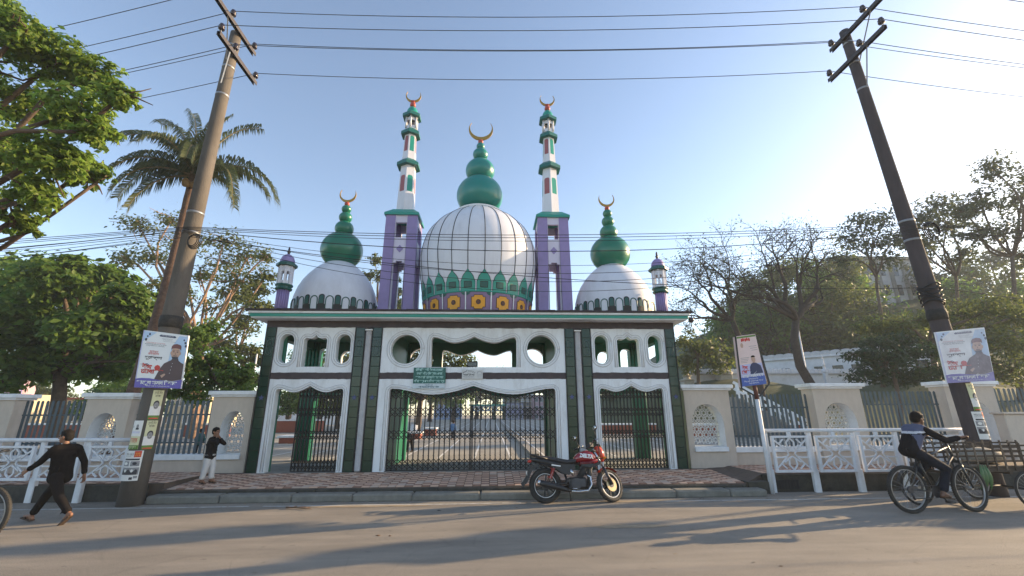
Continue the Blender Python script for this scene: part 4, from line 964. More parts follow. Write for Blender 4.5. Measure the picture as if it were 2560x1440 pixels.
poster('poster', 'sun-faded campaign poster with a man in a dark cap, tied to the right pole', (11.53, -2.80, 3.78), (12.86, -2.80, 3.91), (12.72, -2.80, 2.60), (11.49, -2.80, 2.54), True)
def sticker(label, ax_, py, a_mid, half, z0, z1, kind, rr_=.247, slant=0.0):
    # paper bent round a pole; f(u, v) wraps it
    name = 'pasted_bill'
    t = thing(name, label, 'bill', (ax_((z0+z1)/2), py, z0))
    def f(u, v):
        z = z0+(z1-z0)*v; a = R(-90+a_mid+(u-.5)*2*half)+slant*(v-.5); return Vector((ax_(z), py, z)), a
    def pt(u, v, off):
        c, a = f(u, v); r = rr_+off; return (c.x+r*math.cos(a), c.y+r*math.sin(a), c.z)
    def pr(b, u0, u1, v0, v1, off, mi, n=None):
        n = n or max(1, int(abs(u1-u0)*10)); vs = []
        for i in range(n+1):
            u = u0+(u1-u0)*i/n; vs += [pt(u, v0, off), pt(u, v1, off)]
        b.add(vs, [(2*i, 2*i+2, 2*i+3, 2*i+1) for i in range(n)], mi)
    def pe(b, cu, cv, ru, rv, off, mi, n=12):
        b.add([pt(cu+ru*math.cos(2*math.pi*i/n), cv+rv*math.sin(2*math.pi*i/n), off) for i in range(n)], [tuple(range(n))], mi)
    def tx(b, txt, cu, cv, hz, wu, off, mi):
        k = len(b.v); text_mb(txt, hz*1.3, (0, 0, 0), (1, 0, 0), (0, 0, 1), (0, -1, 0), 0, mi, mbx=b, width=1.0)
        for i in range(k, len(b.v)):
            x, _, z = b.v[i]; b.v[i] = pt(cu+x*wu, cv+z/(z1-z0), off)
    b = MB(); pr(b, 0, 1, 0, 1, .003, 0); pr(b, 0, 1, 0, 1, -.004, 0); b.build('paper', [YELP if kind in 'pq' else PAPER], t)
    b = MB()
    if kind == 'p':                                     # yellow portrait strip
        tx(b, 'েভাট িদন', .5, .9, .07, .7, .006, 1); tx(b, 'মাকা', .5, .80, .05, .5, .006, 1); pr(b, .0, 1, .14, .45, .005, 3)
        pe(b, .5, .52, .27, .13, .0065, 1); pe(b, .5, .47, .23, .12, .008, 4); pr(b, .22, .78, .2, .36, .007, 5); pr(b, 0, 1, 0, .14, .006, 2); pr(b, .1, .9, .02, .06, .008, 6)
        m = [YELP, INKP, OLIVE, PAPER, GREYP, PAPER, REDP]
    elif kind == 'q':                                   # eid greeting
        pe(b, .62, .80, .1, .07, .006, 1); pr(b, .50, .76, .68, .75, .007, 1); pe(b, .2, .78, .06, .05, .006, 4); pr(b, 0, 1, .45, 1, .004, 3); tx(b, 'ঈদ েমাবারক', .5, .3, .11, .7, .008, 6)
        pr(b, .1, .9, .56, .58, .006, 5); pr(b, .1, .9, .60, .615, .006, 5); pr(b, 0, 1, 0, .14, .006, 2); tx(b, 'শুেভচ্ছা', .5, .07, .05, .7, .008, 0)
        pe(b, .62, .80, .085, .065, .0085, 4); m = [YELP, INKP, OLIVE, PAPER, GREYP, LBP, REDP]
    else:                                               # sale bill
        pr(b, .62, .93, .78, .99, .006, 1); tx(b, '20%', .775, .87, .085, .24, .009, 2); tx(b, 'MEGA SALE', .34, .88, .045, .5, .006, 3); tx(b, 'DISCOUNT', .3, .81, .03, .4, .006, 4)
        pr(b, .1, .9, .68, .735, .006, 3); pr(b, .06, .46, .48, .65, .005, 4); pr(b, .52, .93, .48, .65, .005, 4); pe(b, .72, .57, .1, .05, .008, 3); pe(b, .26, .57, .12, .05, .008, 5)
        pr(b, .04, .96, .2, .44, .005, 4); pr(b, .08, .9, .2, .32, .007, 3)
        for i in range(5): pe(b, .15+.17*i, .33, .06, .05, .0085, 5 if i % 2 else 3)
        pr(b, .6, .75, .04, .12, .006, 3); pr(b, .78, .95, .08, .16, .006, 4); m = [PAPER, REDP, M('print_gold', (.75, .4, .04), .5), INKP, GREYP, PAPER]
    b.build('print', m, t)
sticker('yellow bill with a portrait, topmost on the left pole under the poster', axL, -2.30, 52, 24, 1.78, 2.42, 'p')
sticker('yellow bill with a portrait, lower one on the right side of the left pole', axL, -2.30, 54, 24, 1.15, 1.76, 'p')
sticker('pale bill with red greeting lettering on the left pole beside the railing end', axL, -2.30, -14, 30, 1.16, 1.76, 'q')
sticker('white sale bill with an orange 20% square on the left pole', axL, -2.30, -2, 46, .52, 1.13, 's', .249)
sticker('yellow bill with a portrait under the poster on the right pole', axR, -2.5, 14, 34, 1.90, 2.54, 'p', .222)
sticker('white sale bill with grey pictures on the right pole', axR, -2.5, 8, 46, 1.25, 1.88, 's', .224)
# ================================================================ courtyard, hill, far buildings
def V3(a): return Vector((float(a[0]), float(a[1]), float(a[2])))
CZ = .36
COURT = M('court_concrete', (.27, .25, .215), .9, var=.14, scale=1.2, bump=.25, bscale=40, dirt=(.34, .28, .2), damt=.6, dscale=.35)
b = MB(); b.add([(-70, .3, .30), (70, .3, .30), (70, 3.2, CZ), (-70, 3.2, CZ), (-70, 120, CZ), (70, 120, CZ)], [(0, 1, 2, 3), (3, 2, 5, 4)]); tag(b.build('courtyard', COURT), kind='structure')
LW = M('court_line', (.62, .61, .58), .8, var=.12, scale=4, dirt=(.33, .3, .26), damt=.6, dscale=1)
b = MB()
xa = G(1185.5, 1146.9, CZ)[0]
for i in range(-24, 22):
    x = xa+i*1.28
    if 1 < i < 2: continue
    b.add([(x-.04, 3.4, CZ+.005), (x+.04, 3.4, CZ+.005), (x+.04, 88, CZ+.005), (x-.04, 88, CZ+.005)], [(0, 1, 2, 3)])
tag(b.build('court_line', LW), kind='structure')
b = MB(); kx = G(1319, 1134, CZ)[0]; b.box(kx, kx+.28, 3.4, 92, .2, CZ+.13); tag(b.build('court_kerb', CONC), kind='structure')
# hill and embankment on the right
def hz(x, y):
    t1 = min(1, max(0, (y-17)/9)); t1 = t1*t1*(3-2*t1)
    s1 = min(1, max(0, (x-11.5)/4.5)); s1 = s1*s1*(3-2*s1)
    h = 3.9*t1*s1
    t2 = min(1, max(0, (y-30)/30)); t2 = t2*t2*(3-2*t2); s2 = min(1, max(0, (x-26)/30)); s2 = s2*s2*(3-2*s2)
    return CZ-.02+h+16.5*t2*s2+.5*math.sin(x*.35)*t1*s1+.4*math.sin(y*.5+x*.2)*t2*s2
n = 56; vs = []; x0, x1, y0, y1 = 11, 130, 15, 110
for j in range(n+1):
    for i in range(n+1):
        x = x0+(x1-x0)*(i/n)**1.5; y = y0+(y1-y0)*(j/n)**1.3; vs.append((x, y, hz(x, y)+random.uniform(-.05, .05)))
HILL = M('hill_grass', (.045, .06, .022), .95, var=.35, scale=.8, bump=.8, bscale=6, dirt=(.07, .075, .03), damt=.6, dscale=.25)
b = MB(); b.add(vs, [(j*(n+1)+i, j*(n+1)+i+1, (j+1)*(n+1)+i+1, (j+1)*(n+1)+i) for j in range(n) for i in range(n)], 0, True); tag(b.build('hill', HILL), kind='structure')

def window(bld, x0, x1, z0, z1, y, fm, gm, N=-1):
    fr = MB(); t = .06*(x1-x0)+.03
    fr.box(x0-t, x1+t, y-.06, y+.02, z1, z1+t); fr.box(x0-t, x1+t, y-.08, y+.02, z0-t, z0); fr.box(x0-t, x0, y-.06, y+.02, z0, z1); fr.box(x1, x1+t, y-.06, y+.02, z0, z1); fr.box((x0+x1)/2-.02, (x0+x1)/2+.02, y-.05, y+.02, z0, z1)
    w_ = fr.build('window', fm, bld); MB().box(x0, x1, y-.01, y+.03, z0, z1).build('pane', gm, w_)
def block(name, label, x0, x1, y, d, z0, z1, wall, rows, cols, roof=None, group=None, balc=False):
    t = thing(name, label, 'building', ((x0+x1)/2, y, z0), group=group)
    MB().box(x0, x1, y, y+d, z0, z1).build('wall', wall, t)
    MB().box(x0-.25, x1+.25, y-.25, y+d+.25, z1, z1+.22).build('roof', roof or CONC, t)
    h = (z1-z0)/rows
    for r_ in range(rows):
        if balc: MB().box(x0+.2, x1-.2, y-.7, y, z0+h*r_-.1 if r_ else z0+.02, z0+h*r_+.12).build('balcony', WHITE2, t)
        for c_ in range(cols):
            w_ = (x1-x0)/cols; cx = x0+w_*(c_+.5); window(t, cx-w_*.24, cx+w_*.24, z0+h*r_+h*.3, z0+h*r_+h*.78, y-.02, WHITE2, GLASSD)
    return t
PINKB = M('pink_wall', (.50, .33, .36), .8, var=.06, scale=2, dirt=(.35, .27, .27), damt=.4, dscale=.5); CREAM = M('cream_wall', (.52, .44, .30), .8, var=.06, dirt=(.35, .3, .2), damt=.4, dscale=.5)
BLUEB = M('blue_wall', (.22, .30, .48), .8, var=.06); GREYB = M('grey_wall', (.48, .47, .48), .85, var=.1, scale=1, dirt=(.16, .16, .16), damt=.5, dscale=.4); BRICKR = M('brick_red', (.26, .075, .045), .85, var=.15, scale=8)
# the gate across the courtyard and the town behind it
def far_gate(px0, px1, y):
    a = W(px0, 1046, y); c = W(px1, 1046, y); top = W(px0, 1011, y)[2]; x0, x1 = a[0], c[0]; z1 = top
    t = thing('gateway', 'small white and green gateway far across the courtyard', 'gateway', ((x0+x1)/2, y, CZ)); L = x1-x0
    zz = CZ+(z1-CZ)*.55
    for k, (p, q) in enumerate(((0, .08), (.28, .34), (.66, .72), (.92, 1))): MB().box(x0+L*p, x0+L*q, y, y+1.2, CZ, z1-.3).build('pillar', TILE, t)
    for p, q, hs in ((.08, .28, 1), (.34, .66, 3), (.72, .92, 1)):
        X0, X1 = x0+L*p, x0+L*q; hh = []
        for i in range(hs):
            w_ = (X1-X0)/hs; hh.append([(X0+w_*(i+.5)+w_*.3*math.cos(R(u)), (zz+z1-.3)/2+.32*(z1-.3-zz)*math.sin(R(u))) for u in range(0, 360, 30)])
        holes_panel([(X0, zz), (X1, zz), (X1, z1-.3), (X0, z1-.3)], hh, y+.1, y+.5, (0, 0, 0)).build('panel', WHITE, t)
    MB().box(x0-.3, x1+.3, y-.4, y+1.6, z1-.3, z1).build('roof', TEAL, t)
far_gate(1175, 1263, 86)
block('town_building', 'tall white and blue house behind the far gateway', *[W(1258, 1030, 104)[0], W(1296, 1030, 104)[0]], 104, 8, 0, W(1258, 975, 104)[2], WHITE, 4, 3, balc=True)
block('town_building', 'lilac grey house with dark windows right of the far gateway', W(1266, 1030, 92)[0], W(1308, 1030, 92)[0], 92, 7, 0, W(1266, 1008, 92)[2], M('lilac_wall', (.36, .33, .44), .8, var=.05), 2, 4)
block('town_building', 'cream concrete house with several storeys seen through the central arch', W(1300, 1030, 98)[0], W(1338, 1030, 98)[0], 98, 8, 0, W(1300, 972, 98)[2], CREAM, 5, 3, balc=True)
block('town_building', 'pink house at the right edge of the central arch', W(1336, 1030, 90)[0], W(1372, 1030, 90)[0], 90, 7, 0, W(1330, 990, 90)[2], PINKB, 3, 3)
block('town_building', 'grey blue house seen through the left part of the central arch', W(1085, 1030, 100)[0], W(1150, 1030, 100)[0], 100, 8, 0, W(1085, 1003, 100)[2], BLUEB, 2, 5)
block('town_building', 'long blue and red market building seen through the right arch', W(1496, 1040, 46)[0], W(1575, 1040, 46)[0], 46, 7, CZ, W(1500, 1010, 46)[2], BLUEB, 1, 7, BRICKR)
# left side, behind the pales
block('town_building', 'cream building with white columns behind the dense tree on the left', W(20, 1040, 34)[0], W(225, 1040, 34)[0], 34, 6, CZ, W(20, 1000, 34)[2], CREAM, 1, 8, BRICKR)
block('town_building', 'pale yellow house glimpsed between the left pier and the palm', W(410, 1040, 40)[0], W(520, 1040, 40)[0], 40, 6, CZ, W(410, 985, 40)[2], CREAM, 2, 5, BRICKR)
block('town_building', 'whitewashed house seen through the left arch', W(640, 1040, 52)[0], W(900, 1040, 52)[0], 52, 6, CZ, W(640, 1012, 52)[2], WHITE, 1, 8, CONC)
md = thing('mosque', 'pink and cream mosque dome with a small purple turret behind the left wall', 'mosque', W(4, 985, 30))
c = W(4, 985, 30); r = (W(62, 960, 30)[0]-W(5, 960, 30)[0])/2
MB().box(c[0]-r*1.5, c[0]+r*1.6, 30, 30+3*r, CZ, c[2]).build('wall', CREAM, md); MB().lathe([(r, 0), (r*1.02, r*.5), (r*.85, r*1.0), (r*.5, r*1.4), (r*.1, r*1.65), (0, r*1.7)], (c[0], 30+1.5*r, c[2]), 28).build('dome', PINKB, md)
tx = W(34, 985, 30); MB().tube([(tx[0], 30.2, c[2]-.2), (tx[0], 30.2, c[2]+r*.5)], .35, 10).build('turret', PURPLE, md); MB().ball((tx[0], 30.2, c[2]+r*.75), .4, 12, 8).build('cupola', WHITE2, md)
def planter(label, px0, px1, py0, py1, y, m):
    a = W(px0, py1, y); c = W(px1, py0, y); MBt = MB().bbox(a[0], c[0], y, y+1.0, CZ, max(CZ+.3, c[2]), .03); t = thing('planter_wall', label, 'planter', ((a[0]+c[0])/2, y, CZ), group='low red and white courtyard walls')
    MBt.build('body', m, t); MB().box(a[0]-.08, c[0]+.08, y-.08, y+1.08, max(CZ+.3, c[2]), max(CZ+.3, c[2])+.10).build('coping', WHITE2, t)
for lb_, a in (('red low wall with white coping behind the left pales', (40, 225, 1062, 1085, 18)), ('red low wall seen beside the palm trunk', (455, 560, 1062, 1085, 20)), ('red planter wall left of the boy in blue', (1060, 1088, 1073, 1086, 19)),
               ('long red planter wall under the courtyard tree', (1015, 1050, 1084, 1096, 15)), ('red bench wall in the left arch, near the folding gate', (695, 735, 1098, 1110, 12)), ('red bench wall farther back in the left arch', (690, 800, 1052, 1062, 26)), ('red low wall running behind the right arch', (1496, 1640, 1062, 1075, 20)), ('red low wall behind the right pierced pier', (1730, 2030, 1062, 1074, 15.5))):
    planter(lb_, *a, BRICKR)
# ---- prayer hall terraces on the embankment (right)
EWH = M('eidgah_white', (.66, .66, .68), .7, var=.05, scale=2, dirt=(.36, .35, .33), damt=.5, dscale=.7)
tw = thing('terrace_wall', 'long white terrace wall with scalloped top behind the right boundary wall', 'wall', W(1900, 960, 27))
A = W(1722, 962, 27); Bq = W(2180, 960, 27); zt = W(1900, 921, 27)[2]
MB().box(A[0], Bq[0], 27, 27.5, A[2]-1.6, zt-.55).build('wall', EWH, tw); MB().box(A[0]-.1, Bq[0]+.1, 26.85, 27.6, zt-.55, zt-.42).build('string_course', GREYB, tw)
n = 46
for i in range(n):
    x = A[0]+(Bq[0]-A[0])*(i+.5)/n; w_ = (Bq[0]-A[0])/n*.46
    q = MB(); q.prism([(-w_, 0), (w_, 0)]+[(w_*math.cos(R(u)), .2+w_*1.1*math.sin(R(u))) for u in range(0, 181, 30)], (x, 27.2, zt-.42), (1, 0, 0), (0, 0, 1), (0, -1, 0), 0, .2); q.build('merlon', EWH, tw)
ph_ = thing('prayer_hall', 'long white hall with windows and a row of small round domes on the embankment', 'hall', W(2100, 930, 30))
P0 = V3(W(1895, 925, 36)); P1 = V3(W(2345, 925, 25)); d = (P1-P0); d.z = 0; L = d.length; d.normalize(); nn = Vector((d.y, -d.x, 0))
if nn.y > 0: nn = -nn
zb = 3.6; ztp = W(2200, 884, 28.5)[2]
q = MB()
for u0, u1, dz in ((0, 1, 0),): q.bar(P0.lerp(P1, .0)*1+Vector((0, 0, zb-P0.z+(ztp-zb)/2))-nn*2, Vector((P1.x, P1.y, zb+(ztp-zb)/2))-nn*2, 4, ztp-zb)
q.build('wall', EWH, ph_)
q = MB(); q.bar(Vector((P0.x, P0.y, ztp+.1))-nn*2, Vector((P1.x, P1.y, ztp+.1))-nn*2, 4.5, .2); q.bar(Vector((P0.x, P0.y, zb+1.2))+nn*.06, Vector((P1.x, P1.y, zb+1.2))+nn*.06, .12, .1); q.build('parapet', EWH, ph_)
for i in range(9):
    p = P0+d*L*(i+.7)/9.3; q = MB(); q.bar((p.x+nn.x*.02-d.x*.45, p.y+nn.y*.02-d.y*.45, zb+2.35), (p.x+nn.x*.02+d.x*.45, p.y+nn.y*.02+d.y*.45, zb+2.35), .08, .95); q.build('window', GLASSD, ph_)
for i in range(17):
    p = P0+d*L*(i+.5)/17-nn*1.0; MB().ball((p.x, p.y, ztp+.2), .78, 16, 8, sc=(1, 1, .75)).build('dome', M('dome_cream', (.48, .45, .42), .7, var=.08, dirt=(.3, .28, .25), damt=.5), ph_)
def finial(label, px, pyb, pyt, y, rad_, m):
    a = W(px, pyb, y); tp = W(px, pyt, y)[2]; h = tp-a[2]; t = thing('finial', label, 'finial', a)
    MB().bbox(a[0]-rad_, a[0]+rad_, y-rad_, y+rad_, a[2]-1.2, a[2]+h*.28, .03).build('base', m, t)
    MB().lathe([(rad_*1.3, h*.28), (rad_*1.5, h*.33), (rad_*1.2, h*.38), (rad_*.7, h*.40), (rad_*.6, h*.55), (rad_*.95, h*.57), (rad_*.9, h*.6), (rad_*.5, h*.62), (rad_*.42, h*.78), (rad_*.6, h*.8), (rad_*.3, h*.84), (rad_*.1, h*.95), (0, h)], (a[0], y, a[2]), 12).build('spire', m, t)
STN = M('old_stone', (.42, .39, .33), .8, var=.15, dirt=(.2, .17, .12), damt=.6, dscale=2)
finial('tall weathered stone finial left of the banner box', 1812, 965, 868, 26, .55, STN); finial('short weathered stone finial beside the right end of the gateway', 1719, 965, 922, 26, .45, STN); finial('thin pale finial on the terrace wall near the leaning bare tree', 2066, 950, 885, 26, .16, EWH)
gd = thing('dome', 'small green dome with a spike above the terrace wall', 'dome', W(1750, 945, 29)); c = W(1750, 945, 29)
MB().lathe([(.95, -1), (.95, 0), (.8, .3), (.4, .62), (.1, .8), (.04, 1.0), (.03, 1.6), (0, 1.65)], c, 18).build('shell', GREEN, gd)
def flagpole(label, px, pyb, pyt, y):
    a = W(px, pyb, y); tp = W(px, pyt, y)[2]; o = MB().tube([(a[0], y, CZ), (a[0], y, tp)], .05, 8).build('flagpole', RAILW); tag(o, label, 'pole')
flagpole('tall pale pole before the terrace wall, right of the banner box', 2020, 955, 822, 17); flagpole('pale lamp pole standing above the left end of the boundary wall', 627, 985, 885, 14); flagpole('thin pale pole in the courtyard behind the folding gate', 1062, 1070, 985, 24)
# stair balustrade
st = thing('stair_balustrade', 'white stair balustrade slanting down the embankment behind the right fence', 'balustrade', W(1925, 1010, 14))
A = V3(W(1832, 955, 15)); Bq = V3(W(2018, 1052, 13.4))
q = MB(); q.bar(A, Bq, .16, .16); q.bar(A-Vector((0, 0, .42)), Bq-Vector((0, 0, .42)), .16, .14); q.build('rail', WHITE2, st)
for i in range(9): p = A.lerp(Bq, (i+.5)/9); MB().box(p.x-.09, p.x+.09, p.y-.07, p.y+.07, p.z-.9, p.z).build('baluster', WHITE2, st)
q = MB(); n_ = 14
for i in range(n_): p = A.lerp(Bq, (i+.5)/n_); q.box(p.x-.2, p.x+.25, p.y-.1, p.y+1.6, CZ-.1, p.z-.85)
q.build('step', CONC, st)
# concrete building on the hill
hb = W(2232, 770, 58); x0 = W(2128, 700, 58)[0]; x1 = W(2335, 700, 58)[0]; z0 = W(2230, 790, 58)[2]-6; z1 = W(2230, 650, 58)[2]
t = thing('hill_building', 'weathered grey concrete building on top of the wooded hill', 'building', (hb[0], 58, z0))
MB().box(x0, x1, 58, 70, z0, z1).build('wall', GREYB, t); MB().box(x0-.4, x1+.4, 57.5, 70.5, z1, z1+.5).build('roof', CONC, t)
for i in range(7):
    xx = x0+(x1-x0)*i/6.3; MB().box(xx, xx+.5, 57.6, 58, z0, z1).build('pilaster', CONC, t)
    if i < 6:
        for zz in (z1-3, z1-6.6): MB().box(xx+.75, xx+1.7, 57.9, 58.02, zz, zz+1.9).build('window', GLASSD, t)

# ================================================================ vegetation
RNG = np.random.default_rng(11)
def wiggle(a, c, k, amp, rng):
    a = np.array(a, float); c = np.array(c, float); L = np.linalg.norm(c-a); pts = []
    ph = rng.normal(size=(2, 3))*amp*L
    for i in range(k+1):
        t = i/k; pts.append(a+(c-a)*t+ph[0]*math.sin(t*math.pi)+ph[1]*math.sin(t*2*math.pi)*.5)
    return pts
def tree(name, label, base, fork, blobs, lm, lsize, tr=.3, bark=None, cat='tree', group=None, lean=None, clump=.34, per=22, flat=.6, sub=5, rng=None, asp=.5, limb=.45, trunks=1, shell=.42):
    rng = rng or RNG; base = np.array(base, float); fork = np.array(fork, float); bark = bark or BARK
    t = thing(name, label, cat, base, group=group)
    b = MB()
    for k in range(trunks):
        o = np.array([rng.normal()*tr*1.2*(trunks > 1), rng.normal()*tr*1.2*(trunks > 1), 0])
        pts = wiggle(base+o-np.array([0, 0, .2]), fork+o*2, 5, .03, rng); b.tube([tuple(p) for p in pts], [tr*(1.25 if i == 0 else 1)*(1-.35*i/5) for i in range(6)], 9)
    b.build('trunk', bark, t)
    b = MB(); C = []; allc = []
    for bc, br, nl in blobs:
        bc = np.array(bc, float); br = np.array(br, float)*np.ones(3)
        d0 = np.linalg.norm(bc-fork); r0 = min(tr*.6, .05+limb*tr*math.sqrt(br.mean()/2))
        b.tube([tuple(p) for p in wiggle(fork+rng.normal(size=3)*tr*.2, bc, 5, .06, rng)], [r0*(1-.6*i/5) for i in range(6)], 7)
        for _ in range(sub):
            e = bc+rng.normal(size=3)*br*.55; b.tube([tuple(p) for p in wiggle(bc, e, 3, .08, rng)], [r0*.38, r0*.3, r0*.2, r0*.1], 5, cap=False)
        m = max(3, nl//per); v = rng.normal(size=(m, 3)); v /= np.linalg.norm(v, axis=1, keepdims=True); u = rng.uniform(0, 1, (m, 1))**shell
        cc = bc+v*u*br; cs = clump*br.mean()*rng.uniform(.6, 1.4, (m, 1))
        off = rng.normal(size=(m, per, 3))*np.array([1, 1, flat])*cs[:, :, None]*.55
        C.append((cc[:, None, :]+off).reshape(-1, 3)); allc.append(np.repeat(bc[None], m*per, 0))
    b.build('branch', bark, t)
    C = np.concatenate(C); allc = np.concatenate(allc)
    nr = (C-allc); nr /= np.linalg.norm(nr, axis=1, keepdims=True)+1e-6; nr = nr*.7+rng.normal(size=C.shape)*.55+np.array([0, 0, .75])
    leaf_mesh('crown', lm, C, lsize, t, nr, asp, base, rng=rng)
    return t
def PX(lst, y, dy=0, rng=None):                        # blobs given where the photo shows them, at depth y
    rng = rng or RNG; out = []
    for px, py, rp, n in lst:
        yy = y+rng.uniform(-dy, dy); c = W(px, py, yy); e = W(px+rp, py, yy); r_ = abs(e[0]-c[0]); out.append((c, (r_, r_*.9, r_*.8), n))
    return out
# near tree reaching in from the left
tree('roadside_tree', 'bright green broadleaf tree whose boughs reach in from the top left', (-15.2, -2.2, .3), (-14.0, -3.0, 4.6),
     PX([(40, 90, 75, 1768), (140, 150, 80, 1768), (240, 190, 60, 1360), (300, 245, 45, 884), (190, 280, 80, 1768), (70, 260, 90, 1768), (240, 330, 50, 1156), (130, 390, 80, 1768), (30, 400, 80, 1496), (210, 425, 55, 1088), (90, 490, 60, 1020), (40, 545, 50, 748), (90, 575, 22, 176), (-90, 150, 110, 1496), (-100, 330, 120, 1496), (-90, 480, 90, 1020), (265, 440, 22, 176), (-60, 10, 90, 1020), (20, 30, 45, 544)], -3.6, .9),
     L_BRIGHT, .145, .34, limb=.30, clump=.25, per=18, asp=.6, sub=8, shell=.5, flat=.45)
tree('dense_tree', 'dense dark green tree with a dark trunk behind the left wall', W(150, 1080, 9)*np.array([1, 1, 0])+np.array([0, 0, CZ]), W(150, 930, 9),
     PX([(40, 715, 85, 2312), (140, 700, 80, 2176), (235, 725, 75, 2040), (310, 755, 60, 1632), (355, 790, 45, 1156), (30, 810, 95, 2176), (130, 810, 95, 2176), (235, 825, 85, 1972), (325, 850, 55, 1156), (70, 895, 75, 1496), (180, 905, 75, 1496), (280, 910, 60, 1088), (-70, 740, 100, 2040), (-80, 860, 100, 1768), (190, 668, 35, 476), (270, 690, 40, 544), (10, 960, 45, 476), (345, 905, 35, 476), (20, 650, 26, 220), (95, 655, 22, 170), (160, 648, 18, 120), (255, 668, 24, 180), (330, 705, 26, 200), (385, 745, 24, 180), (400, 815, 26, 200), (380, 860, 24, 180), (300, 700, 18, 110)], 9, 1.6),
     L_DARK, .31, .36, limb=.3, clump=.36, per=26, asp=.6)
tree('young_tree', 'leafy young tree rising over the wall between the poster and the gateway', W(560, 1080, 8)*np.array([1, 1, 0])+np.array([0, 0, CZ]), W(562, 985, 8),
     PX([(480, 850, 45, 900), (430, 840, 40, 700), (520, 830, 40, 700), (470, 910, 50, 1000), (530, 930, 45, 900), (590, 950, 45, 900), (620, 930, 30, 500), (560, 900, 35, 600), (440, 960, 45, 800), (500, 970, 50, 900), (600, 980, 40, 700)], 8, 1), L_DARK, .20, .09, limb=.5, clump=.34, asp=.55)
def cpx(lst, y, dy, fl=.42):
    o = []
    for c, r_, n in PX(lst, y, dy): o.append((c, (r_[0], r_[1], r_[2]*fl), n))
    return o
tree('rain_tree', 'airy multi trunked tree with pale limbs behind the left pole', W(505, 1050, 18)*np.array([1, 1, 0])+np.array([0, 0, CZ]), W(490, 890, 18),
     cpx([(345, 560, 50, 420), (430, 548, 45, 420), (320, 650, 45, 420), (385, 640, 60, 600), (470, 610, 55, 500), (560, 600, 55, 520), (620, 640, 60, 600), (665, 690, 40, 420), (590, 700, 60, 560), (500, 690, 55, 480), (450, 740, 50, 380), (540, 770, 50, 420), (640, 760, 50, 460), (600, 820, 45, 380), (400, 710, 40, 300), (665, 640, 30, 200), (560, 655, 60, 480)], 18, 2.0, .62), L_YEL, .25, .20, BARKL, clump=.44, per=16, flat=.5, sub=8, asp=.5, trunks=4, limb=.55)
tree('yellow_tree', 'yellow green tree in the gap between the multi trunked tree and the gateway', W(640, 1050, 24)*np.array([1, 1, 0])+np.array([0, 0, CZ]), W(600, 900, 24),
     cpx([(590, 740, 45, 700), (640, 720, 40, 600), (655, 780, 35, 500), (610, 800, 40, 500), (560, 860, 40, 500), (620, 880, 45, 700), (660, 900, 30, 400), (520, 900, 40, 500), (580, 930, 45, 700), (650, 950, 30, 500)], 24, 1.5, .7), L_YEL, .34, .16, BARKL, clump=.38, per=18)
tree('spruce', 'thin dark conifer visible between the left minaret legs', W(992, 1040, 30)*np.array([1, 1, 0])+np.array([0, 0, CZ]), W(992, 800, 30),
     PX([(992, 700, 8, 160), (992, 730, 13, 260), (990, 760, 17, 320), (993, 790, 20, 360), (990, 820, 24, 380), (994, 660, 5, 80)], 30, .2), L_CONI, .5, .2, sub=8, clump=.5, per=10)
tree('roof_height_tree', 'thin branched tree top showing between the left dome and minaret', W(945, 1040, 26)*np.array([1, 1, 0])+np.array([0, 0, CZ]), W(945, 760, 26),
     PX([(935, 650, 18, 160), (950, 690, 20, 200), (925, 690, 18, 160), (1000, 770, 20, 260), (905, 700, 15, 100)], 26, .6), L_YEL, .34, .12, sub=9, clump=.5, per=10)
